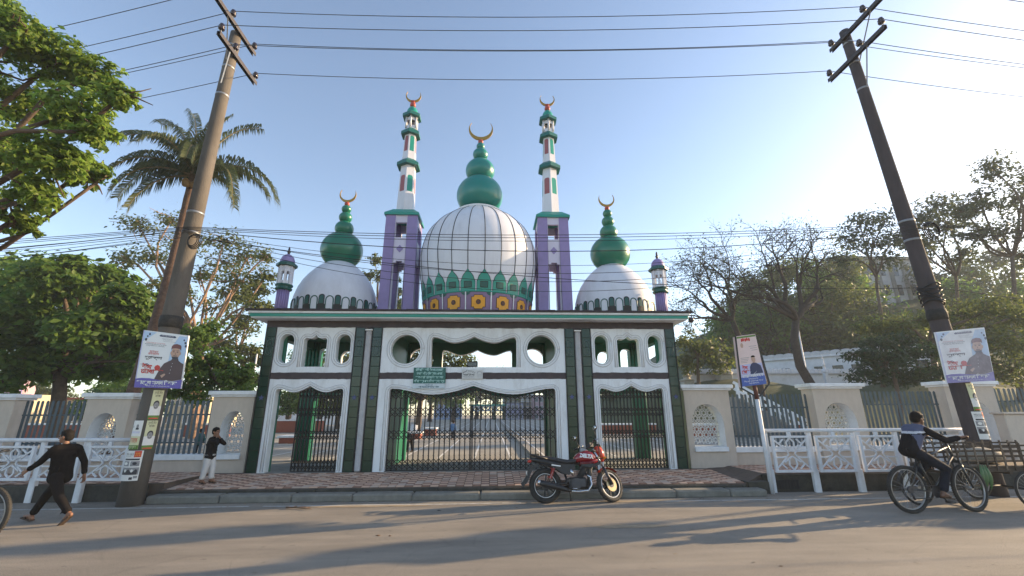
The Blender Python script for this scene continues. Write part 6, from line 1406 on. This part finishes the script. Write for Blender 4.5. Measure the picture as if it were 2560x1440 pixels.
def loft(b, secs, n=18, p=2.4, mi=0):                   # superellipse sections along x: (x, zc, halfwidth, halfheight)
    k = len(b.v)
    for x, z, w_, h in secs:
        for i in range(n):
            a = 2*math.pi*i/n; ca, sa = math.cos(a), math.sin(a); b.v.append((x, w_*math.copysign(abs(ca)**(2/p), ca), z+h*math.copysign(abs(sa)**(2/p), sa)))
    for s_ in range(len(secs)-1):
        for i in range(n): b.f.append((k+s_*n+i, k+s_*n+(i+1) % n, k+(s_+1)*n+(i+1) % n, k+(s_+1)*n+i)); b.m.append(mi); b.sm.append(True)
    b.f.append(tuple(k+i for i in reversed(range(n)))); b.m.append(mi); b.sm.append(False); e = k+(len(secs)-1)*n; b.f.append(tuple(e+i for i in range(n))); b.m.append(mi); b.sm.append(False)
def motorcycle(loc, rz, lean, steer, s):
    t = thing('motorcycle', 'red and black motorcycle with DELTA on its tank, parked on the road before the gateway', 'motorcycle', loc, rot=(lean, 0, rz)); t.scale = (s, s, s)
    def bd(b, name, mats, par=None): return b.build(name, mats, par or t, local=True)
    def wheel(cx, r, w_, name, xf=None, discb=True):
        b = MB(); torus(b, (cx, 0, r), r-w_*.42, w_*.5, n=48, m=12, sq=1.0)
        for i in range(56): a = 2*math.pi*i/56; y = .018 if i % 2 else -.018; b.bar((cx+(r-.006)*math.cos(a), y-.02, r+(r-.006)*math.sin(a)), (cx+(r-.006)*math.cos(a+.05), y+.02, r+(r-.006)*math.sin(a+.05)), .018, .012, upv=(math.cos(a), 0, math.sin(a)))
        rim = MB(); torus(rim, (cx, 0, r), r-w_*.95, .014, n=48, m=8, sq=2.4); tor2 = torus(rim, (cx, 0, r), r-w_*.84, .016, n=48, m=6, mi=1, sq=2.6)
        for i in range(6):
            a = 2*math.pi*i/6+.3; rim.bar((cx+.03*math.cos(a), 0, r+.03*math.sin(a)), (cx+(r-w_*.95)*math.cos(a+.12), 0, r+(r-w_*.95)*math.sin(a+.12)), .03, .022, upv=(0, 1, 0))
        disc(rim, (cx, 0, r), .045, .12); hub = MB()
        if discb: disc(hub, (cx, -.062, r), .125, .006, 32); disc(hub, (cx, -.066, r), .05, .012, 20, 1)
        else: disc(hub, (cx, -.0, r), .075, .10, 24)
        if xf is not None: b.xf(xf); rim.xf(xf); hub.xf(xf)
        wv = bd(b, 'wheel', TYRE); bd(rim, 'rim', [RIMB, M('rim_tape', (.55, .55, .55), .35)], wv); bd(hub, 'brake', [GOLDF if discb else ENG, ENG], wv)
    rw, fr_ = .315, .305
    wheel(0, rw, .118, 'wheel', None, False)
    P0 = Vector((1.30, 0, fr_)); ax = Vector((-.46, 0, .888)).normalized(); piv = P0+ax*.2+Vector((-.055, 0, 0))
    XF = Matrix.Translation(piv) @ Matrix.Rotation(steer, 4, ax) @ Matrix.Translation(-piv)
    wheel(1.30, fr_, .092, 'wheel', XF)
    b = MB()
    for y in (-.095, .095):
        b.tube([P0+Vector((0, y, 0)), P0+ax*.34+Vector((0, y, 0))], .029, 12, 0); b.tube([P0+ax*.33+Vector((0, y, 0)), P0+ax*.74+Vector((0, y, 0))], .020, 12, 1)
    for u in (.55, .70): c_ = P0+ax*u; b.box(c_.x-.03, c_.x+.03, -.125, .125, c_.z-.015, c_.z+.015, 2)
    b.xf(XF); bd(b, 'fork', [ENG, CHROME, BLKP])
    b = MB(); k = []                                    # front mudguard
    for i in range(13):
        a = R(48+i*7.5); k.append(a)
    for i in range(12):
        for (y0, y1, h0, h1) in ((-.062, 0, .0, .022), (0, .062, .022, 0)):
            q = [(1.30+(fr_+.02+hh)*math.cos(aa), yy, fr_+(fr_+.02+hh)*math.sin(aa)) for aa, yy, hh in ((k[i], y0, h0), (k[i], y1, h1), (k[i+1], y1, h1), (k[i+1], y0, h0))]; b.add(q, [(0, 1, 2, 3)], 0, True)
    b.xf(XF); bd(b, 'mudguard', ORG_)
    b = MB(); loft(b, [(1.10, .99, .05, .05), (1.135, .955, .095, .11), (1.19, .915, .105, .155), (1.235, .885, .09, .14), (1.262, .865, .05, .08)], 16, 2.2); loft(b, [(1.15, 1.07, .09, .03), (1.20, 1.04, .085, .05), (1.245, 1.0, .06, .03)], 14, 2.2, 1)
    b.xf(XF); cw = bd(b, 'headlamp_cowl', [ORG_, BLKP])
    b = MB(); loft(b, [(1.238, .875, .075, .075), (1.268, .865, .05, .05)], 16, 2); b.xf(XF); bd(b, 'headlamp', M('lamp_glass', (.5, .5, .48), .08, spec=.9), cw)
    b = MB(); H = P0+ax*.78
    b.tube([H+Vector((-.10, -.37, .07)), H+Vector((-.02, -.20, .09)), H+Vector((0, 0, .02)), H+Vector((-.02, .20, .09)), H+Vector((-.10, .37, .07))], .012, 8)
    for y in (-1, 1): b.tube([H+Vector((-.10, .37*y, .07)), H+Vector((-.06, .25*y, .085))], .019, 10, 1); b.tube([H+Vector((-.03, .36*y, .085)), H+Vector((.01, .20*y, .10))], .007, 6)
    b.box(H.x-.02, H.x+.07, -.07, .07, H.z+.02, H.z+.10, 1); b.xf(XF); hb_ = bd(b, 'handlebar', [CHROME, BLKP])
    for y in (-1, 1):
        b = MB(); m0 = H+Vector((-.03, .24*y, .09)); m1 = H+Vector((-.05, .32*y, .27)); b.tube([m0, m0.lerp(m1, .5)+Vector((0, .02*y, 0)), m1], .007, 6); b.ball(m1+Vector((0, .03*y, .04)), .062, 16, 10, 0, (.35, 1, .8)); b.ball(m1+Vector((-.014, .03*y, .04)), .054, 14, 8, 1, (.2, 1, .8)); b.xf(XF); bd(b, 'mirror', [BLKP, MIRR])
    for y in (-1, 1):
        b = MB(); c_ = P0+ax*.52; b.tube([c_+Vector((0, .12*y, 0)), c_+Vector((.02, .22*y, -.01))], .008, 6); b.ball(c_+Vector((.02, .25*y, -.01)), .035, 12, 8, 1, (.7, 1.2, .7)); b.xf(XF); bd(b, 'indicator', [BLKP, M('amber', (.6, .2, .01), .2)])
    T = [(.60, .785, .075, .05), (.66, .81, .115, .085), (.75, .835, .14, .105), (.86, .85, .148, .112), (.96, .835, .135, .10), (1.02, .80, .10, .07), (1.055, .78, .06, .04)]
    b = MB(); loft(b, T, 24, 2.5); b.ball((.86, 0, .962), .035, 14, 8, 1, (1, 1, .35)); tk = bd(b, 'tank', [REDT, CHROME])
    b = MB(); text_mb('DELTA', .095, (0, 0, 0), (1, 0, 0), (0, 0, 1), (0, -1, 0), 0, 0, mbx=b, bold=.007, width=.28)
    def ty(x, z):
        x = min(max(x, T[0][0]), T[-1][0])
        for a_, c_ in zip(T, T[1:]):
            if a_[0] <= x <= c_[0]:
                f_ = (x-a_[0])/(c_[0]-a_[0]); zc, w_, h = (a_[i]+(c_[i]-a_[i])*f_ for i in (1, 2, 3)); u = min(.98, abs((z-zc)/h)); return w_*(1-u**2.5)**(1/2.5)
        return .1
    ca, sa = math.cos(R(-7)), math.sin(R(-7)); n0 = len(b.v)
    b.v = [(.835+x*ca-z*sa, 0, .845+x*sa+z*ca) for x, _, z in b.v]; b.v = [(x, -ty(x, z)-.004, z) for x, _, z in b.v]; bd(b, 'lettering', WHP, tk)
    b = MB()
    for y in (-1, 1): b.add([(.70, .145*y, .69), (.98, .158*y, .71), (1.14, .12*y, .77), (1.08, .135*y, .68), (.92, .158*y, .63), (.74, .145*y, .655)], [tuple(range(6)) if y > 0 else tuple(reversed(range(6)))]); loft(b, [(.70, .715, .13, .04), (.9, .72, .148, .06), (1.06, .765, .12, .04)], 12, 3, 1)
    bd(b, 'shroud', [BLKP, REDT])
    b = MB(); loft(b, [(-.18, .845, .09, .025), (-.05, .825, .12, .04), (.12, .80, .13, .048), (.30, .765, .135, .05), (.46, .735, .13, .05), (.58, .75, .115, .045), (.66, .79, .08, .03)], 18, 2.6); bd(b, 'seat', SEATM)
    b = MB(); loft(b, [(-.30, .80, .05, .03), (-.20, .785, .095, .05), (-.02, .755, .125, .065), (.20, .70, .13, .075), (.40, .67, .125, .07), (.56, .665, .10, .045)], 16, 2.6); bd(b, 'tail_cowl', BLKP)
    for y in (-1, 1):
        b = MB(); b.add([(.08, .138*y, .68), (.30, .145*y, .72), (.58, .14*y, .70), (.60, .135*y, .62), (.46, .145*y, .50), (.34, .145*y, .53), (.20, .145*y, .62)], [tuple(range(7)) if y > 0 else tuple(reversed(range(7)))]); b.bar((.12, .148*y, .69), (.30, .15*y, .665), .012, .02, 1); bd(b, 'side_panel', [BLKP, WHP])
    b = MB(); loft(b, [(-.345, .76, .055, .02), (-.30, .765, .075, .035), (-.27, .77, .07, .03)], 12, 2.2); bd(b, 'tail_light', LENS)
    b = MB(); b.tube([(.05, -.12, .80), (-.18, -.125, .86), (-.26, -.08, .885), (-.27, 0, .89), (-.26, .08, .885), (-.18, .125, .86), (.05, .12, .80)], .013, 8); bd(b, 'grab_rail', BLKP)
    b = MB(); pth = [(-.12, .70), (-.25, .66), (-.32, .56), (-.36, .45), (-.42, .36), (-.47, .33)]
    for (xa, za), (xb, zb_) in zip(pth, pth[1:]): b.bar((xa, 0, za), (xb, 0, zb_), .14, .075)
    b.box(-.375, -.36, -.07, .07, .50, .58, 1); bd(b, 'rear_mudguard', [BLKP, PAPER])
    b = MB(); b.tube([(1.03, 0, .80), (.88, 0, .48), (.82, 0, .28), (.48, 0, .24), (.40, 0, .52)], .022, 8); b.tube([(1.03, 0, .82), (.55, 0, .68), (.0, 0, .74)], .022, 8)
    for y in (-1, 1): b.tube([(.46, .09*y, .36), (0, .085*y, .315)], .022, 8); b.tube([(.42, .10*y, .62), (-.1, .10*y, .72)], .014, 8)
    bd(b, 'frame', BLKP)
    b = MB(); disc(b, (.60, -.10, .345), .105, .09, 28); disc(b, (.60, .08, .345), .11, .10, 28); b.bbox(.46, .82, -.10, .10, .26, .46, .03); b.bbox(.40, .56, -.09, .09, .30, .44, .03)
    for i in range(9): c_ = Vector((.68+.018*i, 0, .47+.024*i)); b.bbox(c_.x-.085, c_.x+.085, -.095, .095, c_.z-.005, c_.z+.005, .003)
    b.tube([(.68, 0, .44), (.86, 0, .70)], .06, 12); disc(b, (.60, -.15, .345), .055, .014, 20, 0); b.tube([(.55, -.13, .50), (.50, -.12, .60)], .03, 10, 1); bd(b, 'engine', [ENG, CHROME])
    b = MB(); b.bbox(.86, .93, -.085, .085, .30, .62, .015); bd(b, 'front_guard', BLKP)
    b = MB(); b.tube([(.80, -.05, .52), (.90, -.08, .46), (.90, -.12, .32), (.82, -.155, .22), (.62, -.165, .205), (.45, -.17, .22)], .021, 10, 1); b.tube([(.48, -.17, .215), (.40, -.18, .235), (.28, -.19, .27), (.02, -.20, .335), (-.13, -.205, .375)], [.024, .035, .05, .055, .052], 14, 0); b.tube([(-.12, -.205, .372), (-.17, -.205, .385)], .05, 14, 1); bd(b, 'exhaust', [BLKP, CHROME])
    for y in (-1, 1):
        b = MB(); A = Vector((.05, .15*y, .35)); E = Vector((.17, .13*y, .66)); b.tube([A, E], .014, 8)
        n = 60; b.tube([A.lerp(E, .30+.62*i/n)+Vector((.030*math.cos(i*.9), .030*math.sin(i*.9), 0)) for i in range(n+1)], .007, 5, 1); bd(b, 'shock', [CHROME, M('spring_red', (.42, .03, .02), .4)])
    b = MB(); b.tube([(.50, .10, .24), (.53, .22, .03)], .012, 8); b.box(.50, .57, .20, .25, -.005 if lean else .0, .03); bd(b, 'side_stand', BLKP)
    b = MB(); b.tube([(.46, -.12, .26), (.46, -.27, .27)], .016, 8); b.tube([(.46, .12, .26), (.46, .27, .27)], .016, 8); b.tube([(.47, -.15, .25), (.60, -.19, .26)], .009, 6, 1); bd(b, 'footpeg', [BLKP, CHROME])
    b = MB()
    for y, e in ((-.10, (.95, -.08, .55)), (.08, (.80, .07, .70)), (-.04, (1.16, -.10, .52))): h_ = XF @ (H+Vector((-.03, .22*math.copysign(1, y), .08))); b.tube([tuple(h_), (h_.x+.10, h_.y*.6, h_.z-.02), (h_.x+.12, y*.8, h_.z-.22), e], .006, 5)
    bd(b, 'cable', BLKP)
    b = MB(); b.tube([(-.02, .07, .37), (.52, .07, .40)], .016, 6); b.tube([(-.02, .07, .26), (.52, .07, .29)], .016, 6); disc(b, (0, .07, .315), .07, .012, 20); bd(b, 'chain', ENG)
    return t
m0 = G(1365, 1258, 0); m1 = G(1530, 1256, 0); sc_ = (m1[0]-m0[0])/1.30
motorcycle((m0[0], m0[1]+.0, 0), R(0.5), R(-7), R(30), sc_)
def bicycle(label, loc, rz, s, steer=0.0, paint=None, group=None):
    fmat = paint or M('bike_black', (.02, .022, .024), .35, coat=.4)
    t = thing('bicycle', label, 'bicycle', loc, rz, group); t.scale = (s, s, s)
    def bd(b, name, mats, par=None): return b.build(name, mats, par or t, local=True)
    r = .335; WB = 1.05; P0 = Vector((WB, 0, r)); ax = Vector((-.31, 0, .95)).normalized(); XF = Matrix.Translation(P0) @ Matrix.Rotation(steer, 4, ax) @ Matrix.Translation(-P0)
    for cx, xf in ((0, None), (WB, XF)):
        b = MB(); torus(b, (cx, 0, r), r-.026, .026, n=44, m=9)
        for i in range(70): a = 2*math.pi*i/70; b.bar((cx+(r-.004)*math.cos(a), -.018, r+(r-.004)*math.sin(a)), (cx+(r-.004)*math.cos(a), .018, r+(r-.004)*math.sin(a)), .012, .010, upv=(math.cos(a), 0, math.sin(a)))
        q = MB(); torus(q, (cx, 0, r), r-.058, .009, n=44, m=6, sq=1.6); disc(q, (cx, 0, r), .024, .09)
        k = MB()
        for i in range(24): a = 2*math.pi*i/24; a2 = a+(.35 if i % 2 else -.35); k.tube([(cx+.022*math.cos(a2), (.03 if i % 4 < 2 else -.03), r+.022*math.sin(a2)), (cx+(r-.06)*math.cos(a), 0, r+(r-.06)*math.sin(a))], .0016, 3, cap=False)
        if xf is not None: b.xf(xf); q.xf(xf); k.xf(xf)
        wv = bd(b, 'wheel', TYRE); bd(q, 'rim', M('alloy', (.35, .34, .33), .35, metal=.8), wv); bd(k, 'spokes', CHROME, wv)
    BBk = Vector((.43, 0, .30)); ST = Vector((.27, 0, .78)); HT = Vector((WB, 0, r))+ax*.62; HB = Vector((WB, 0, r))+ax*.48
    b = MB(); b.tube([BBk, ST], .016, 8); b.tube([ST-Vector((-.01, 0, .04)), HT], .017, 8); b.tube([BBk, HB], .020, 8); b.tube([HB-ax*.02, HT+ax*.03], .021, 8)
    for y in (-.055, .055): b.tube([BBk+Vector((0, y*.6, 0)), (0, y, r)], .010, 6); b.tube([ST+Vector((.012, y*.3, -.05)), (0, y, r)], .009, 6)
    bd(b, 'frame', fmat)
    b = MB()
    for y in (-.055, .055): b.tube([P0+Vector((0, y, 0)), P0+ax*.40+Vector((0, y, 0))], .016, 8)
    b.bar(P0+ax*.40-Vector((0, .075, 0)), P0+ax*.40+Vector((0, .075, 0)), .04, .04); b.tube([P0+ax*.40, HB], .018, 8); b.xf(XF); bd(b, 'fork', fmat)
    b = MB(); H = HT+ax*.10; b.tube([HT, H, H+Vector((.07, 0, .02))], .016, 8); Q = H+Vector((.07, 0, .02)); b.tube([Q+Vector((-.05, -.30, .02)), Q+Vector((0, -.12, 0)), Q+Vector((0, .12, 0)), Q+Vector((-.05, .30, .02))], .012, 8)
    for y in (-1, 1): b.tube([Q+Vector((-.05, .30*y, .02)), Q+Vector((-.035, .20*y, .015))], .018, 8, 1)
    b.xf(XF); bd(b, 'handlebar', [fmat, BLKP])
    b = MB(); b.tube([ST, ST+Vector((-.03, 0, .10))], .013, 8); sv = ST+Vector((-.04, 0, .12)); b.bar(sv+Vector((-.10, 0, 0)), sv+Vector((.03, 0, .0)), .13, .05); b.bar(sv+Vector((.03, 0, 0)), sv+Vector((.15, 0, -.005)), .045, .04); bd(b, 'saddle', SEATM)
    b = MB(); disc(b, BBk+Vector((0, -.045, 0)), .085, .006, 28); disc(b, (0, -.045, r), .05, .03, 20); b.tube([BBk+Vector((0, -.047, .083)), Vector((0, -.047, r+.048))], .005, 4); b.tube([BBk+Vector((0, -.047, -.083)), Vector((.03, -.047, r-.13)), Vector((0, -.047, r-.05))], .005, 4); b.tube([(.0, -.05, r-.05), (.03, -.05, r-.14)], .014, 6)
    for y, dxz in ((-.075, (.10, -.135)), (.075, (-.10, .135))): e = BBk+Vector((dxz[0], y, dxz[1])); b.tube([BBk+Vector((0, y*.7, 0)), e], .009, 6); b.bbox(e.x-.045, e.x+.045, e.y-(.09 if y < 0 else -.0), e.y+(.0 if y < 0 else .09), e.z-.012, e.z+.012, .004)
    bd(b, 'drivetrain', ENG)
    return t
cr_ = G(2284, 1284, 0); cf_ = G(2424, 1274, 0); rz_ = R(3.5); BS = 1.29
bicycle('black mountain bicycle ridden along the road on the right', (cr_[0], cr_[1], 0), rz_, BS, R(6))
def jk(c, n_):                                          # jacket: black below, grey blue yoke, pale stripe, grey blue side
    z = c.z-.10*c.x
    if z > 1.475 and c.x < .62 and abs(c.y) < .23: return 1
    if 1.435 < z <= 1.475 and c.x < .55 and abs(c.y) < .23: return 2
    if c.y < -.09 and .26 < c.x < .50 and 1.12 < z < 1.42 and abs(c.y) < .2: return 1
    return 0
person('cyclist in a dark jacket with grey blue yoke and white stripe, riding right', (cr_[0], cr_[1], 0), rz_, dict(
    pelvis=(.24, 0, 1.16), chest=(.41, 0, 1.46), neck=(.50, 0, 1.60), head=(.585, 0, 1.735), shL=(.46, .185, 1.545), elL=(.74, .33, 1.34), haL=(1.00, .375, 1.40), shR=(.46, -.185, 1.545), elR=(.74, -.33, 1.34), haR=(1.00, -.375, 1.40),
    hipL=(.25, .095, 1.13), knL=(.74, .12, .96), anL=(.43, .13, .64), toeL=(.55, .13, .575), hipR=(.25, -.095, 1.13), knR=(.80, -.13, .80), anR=(.60, -.13, .36), toeR=(.74, -.13, .305)), (SKIND, HAIR, [CL_BLK, CL_GBL, CL_STR], CL_NAVY, SAND_), 1.13, shirt_paint=jk, cuff=.80, hd=(.96, 0, -.22), curlL=1.3, curlR=1.3, pn=((0, 0, -1), (0, 0, -1)), shirt_hem=-.02)
lf = G(-70, 1364, 0)
bicycle('bicycle coming in at the left edge, only part of its front wheel in view', (lf[0]-1.05*1.25, lf[1], 0), 0, 1.25)
# flatbed cycle van parked at the right
WOOD = M('dark_wood', (.07, .05, .035), .85, var=.3, scale=6, bump=.4, bscale=40, stretch=(1, 6, 6)); WOODL = M('worn_wood', (.16, .12, .085), .85, var=.25, scale=6, bump=.4, bscale=40)
cx0 = W(2318, 1140, -3.45)[0]; zb = .78
cv = thing('cycle_van', 'wooden flatbed cycle van with slatted rails parked behind the cyclist at right', 'cart', (cx0+1.2, -3.4, 0))
L_ = 2.7; ya, yb = -3.85, -2.98
b = MB(); b.box(cx0, cx0+L_, ya, ya+.07, zb-.09, zb-.005); b.box(cx0, cx0+L_, yb-.07, yb, zb-.09, zb-.005)
for i in range(5): b.box(cx0+.05+i*.62, cx0+.12+i*.62, ya, yb, zb-.14, zb-.092)
b.build('chassis', WOOD, cv)
for i in range(9): MB().bbox(cx0+.0, cx0+L_, ya+.01+i*.097, ya+.098+i*.097, zb, zb+.03, .004).build('deck_board', WOODL, cv)
for y in (ya, yb):
    b = MB()
    for z in (.10, .20, .30, .40): b.box(cx0, cx0+L_, y-.012, y+.012, zb+z, zb+z+.035)
    rl = b.build('side_rail', WOOD, cv)
    for i in range(14): MB().box(cx0+.02+i*.2, cx0+.055+i*.2, y-.028, y-.0125, zb-.06, zb+.47).build('slat', WOODL if i % 3 == 0 else WOOD, cv)
wx = W(2542, 1190, -3.75)[0]
def van_wheel(cx, y, r):
    b = MB(); torus(b, (cx, y, r), r-.024, .024, n=40, m=8); o = b.build('wheel', TYRE, cv); q = MB(); torus(q, (cx, y, r), r-.055, .010, n=40, m=6); disc(q, (cx, y, r), .035, .1)
    for i in range(22): a = 2*math.pi*i/22; q.tube([(cx, y, r), (cx+(r-.055)*math.cos(a), y, r+(r-.055)*math.sin(a))], .002, 3, cap=False)
    q.build('rim', M('alloy', (.35, .34, .33), .35, metal=.8), o)
van_wheel(wx, ya-.10, .36); van_wheel(wx, yb+.10, .36); fwx = cx0-.36; van_wheel(fwx, -3.42, .36)
b = MB(); b.tube([(wx, ya-.08, .36), (wx, yb+.08, .36)], .022, 8); b.tube([(fwx, -3.42, .36), (fwx+.10, -3.42, .85), (fwx+.16, -3.42, 1.10)], .02, 8); b.tube([(fwx+.10, -3.42, .82), (cx0+.1, -3.42, zb-.1)], .022, 8); b.tube([(fwx+.10, -3.42, .80), (cx0+.1, -3.42, .40), (wx, -3.42, .36)], .018, 8); b.tube([(fwx+.10, -3.72, 1.12), (fwx+.18, -3.42, 1.11), (fwx+.10, -3.12, 1.12)], .013, 8)
b.build('frame', BLKP, cv)
b = MB(); torus_n = [(fwx+.40*math.cos(R(a)), -3.42, .36+.40*math.sin(R(a))) for a in range(20, 171, 12)]
for p, q in zip(torus_n, torus_n[1:]): b.bar(p, q, .08, .008)
b.build('mudguard', BLKP, cv)
b = MB(); b.bar((cx0+.10, -3.42, .92), (cx0+.02, -3.42, .92), .16, .05); b.tube([(cx0+.06, -3.42, .9), (cx0+.1, -3.42, .7)], .014, 6); b.build('saddle', SEATM, cv)
gl = thing('leaf_bundle', 'bundle of green banana leaves lying against the cycle van', 'leaves', (cx0+.62, -3.95, .45))
rng = np.random.default_rng(4)
for i in range(3):
    q = MB(); x = cx0+.60+i*.05; n = 6; P = [Vector((x+.06*j/n*(i-2), -3.93-.05*math.sin(j/n*3), .84-.46*j/n)) for j in range(n+1)]
    vs = []
    for j, p in enumerate(P): w_ = .05*math.sin((j+.4)/(n+.8)*math.pi); vs += [p-Vector((w_, 0, 0)), p+Vector((0, -.015, 0)), p+Vector((w_, 0, 0))]
    q.add(vs, [(3*j+k, 3*j+k+1, 3*j+k+4, 3*j+k+3) for j in range(n) for k in (0, 1)], 0, True); o = q.build('leaf', M('banana_leaf', (.04, .11, .03), .5, var=.2), gl)
sk = MB(); loft(sk, [(cx0+.9, zb+.14, .1, .06), (cx0+1.0, zb+.18, .24, .14), (cx0+1.3, zb+.2, .28, .16), (cx0+1.55, zb+.17, .22, .13), (cx0+1.65, zb+.12, .08, .05)], 14, 2.2); sk.v = [(x, y-3.42, z) for x, y, z in sk.v]; tag(sk.build('sack', M('jute_sack', (.30, .27, .22), .9, var=.15, scale=20, bump=.4, bscale=90)), 'pale sack lying on the deck of the cycle van', 'sack')
# litter on the road
q = MB(); rr_ = random.Random(21)                       # dry leaf bits blown along the kerb and over the asphalt
for i in range(260):
    x = rr_.uniform(-11, 13); y = -2.3-abs(rr_.gauss(0, .35)) if i < 170 else rr_.uniform(-8, -2.4); a = rr_.uniform(0, 6.28); s_ = rr_.uniform(.012, .035); z = .006
    if -7 < x < 7 and y > -2.27: y = -2.3
    d1 = Vector((math.cos(a), math.sin(a), rr_.uniform(0, .3)))*s_; d2 = Vector((-math.sin(a), math.cos(a), rr_.uniform(0, .3)))*s_*.5; c_ = Vector((x, y, z)); q.add([c_-d1, c_+d2, c_+d1, c_-d2], [(0, 1, 2), (0, 2, 3)], i % 3)
tag(q.build('leaf_litter', [M('litter_brown', (.12, .07, .04), .9), M('litter_grey', (.2, .18, .16), .9), M('litter_tan', (.3, .22, .13), .9)]), kind='stuff')
def litter(name, label, cat, c, r, m, n=9, h=.02):
    q = MB(); ring = [(c[0]+r*random.uniform(.6, 1.2)*math.cos(2*math.pi*i/n), c[1]+r*.45*random.uniform(.6, 1.2)*math.sin(2*math.pi*i/n), .006) for i in range(n)]
    q.add([(c[0], c[1], h)]+ring, [(0, 1+i, 1+(i+1) % n) for i in range(n)], 0); tag(q.build(name, m), label, cat)
DRYL = M('dry_leaf', (.16, .085, .045), .9, var=.3); c = G(745, 1273, 0)
br = thing('dry_branch', 'dry brown branch with curled leaves lying on the road left of the motorcycle', 'branch', (c[0], c[1], 0))
q = MB(); q.tube([(c[0]-.28, c[1]+.07, .02), (c[0]-.1, c[1]+.03, .03), (c[0]+.12, c[1]-.05, .025), (c[0]+.3, c[1]-.07, .015)], [.014, .012, .01, .005], 6); q.build('stem', BARK, br)
for i in range(9):
    p = Vector((c[0]-.28+.07*i, c[1]+.07-.018*i, .03)); a = random.uniform(0, 6.28); d1 = Vector((math.cos(a), math.sin(a)*.7, .15))*.10; d2 = Vector((-math.sin(a), math.cos(a)*.7, .1))*.04
    q = MB(); q.add([p, p+d1*.5+d2, p+d1, p+d1*.5-d2+Vector((0, 0, .015))], [(0, 1, 2), (0, 2, 3)]); q.build('leaf', DRYL, br)
for lb_, px, py, r, m in (('small orange scrap of litter against the kerb', 790, 1249, .05, M('litter_orange', (.5, .16, .06), .7)), ('dark pebble on the road below the middle kerb', 1097, 1277, .05, CONCD), ('brown dry leaf on the road left of centre', 945, 1340, .05, DRYL), ('tiny brown leaf beside the dry leaf on the road', 975, 1341, .03, DRYL)):
    c = G(px, py, 0); litter('litter' if 'scrap' in lb_ else ('pebble' if 'pebble' in lb_ else 'dry_leaf'), lb_, 'litter' if 'scrap' in lb_ else ('pebble' if 'pebble' in lb_ else 'leaf'), c, r, m)
# ================================================================ air
hzm = bpy.data.materials.new('haze'); hzm.use_nodes = True; nn_ = hzm.node_tree.nodes; nn_.clear()
vo = nn_.new('ShaderNodeVolumePrincipled'); vo.inputs['Color'].default_value = (.86, .93, 1, 1); vo.inputs['Density'].default_value = .0010; vo.inputs['Anisotropy'].default_value = .05
mo = nn_.new('ShaderNodeOutputMaterial'); hzm.node_tree.links.new(vo.outputs[0], mo.inputs['Volume'])
b = MB(); b.box(-260, 300, -60, 300, -1.06, 42); tag(b.build('haze', hzm), kind='stuff')
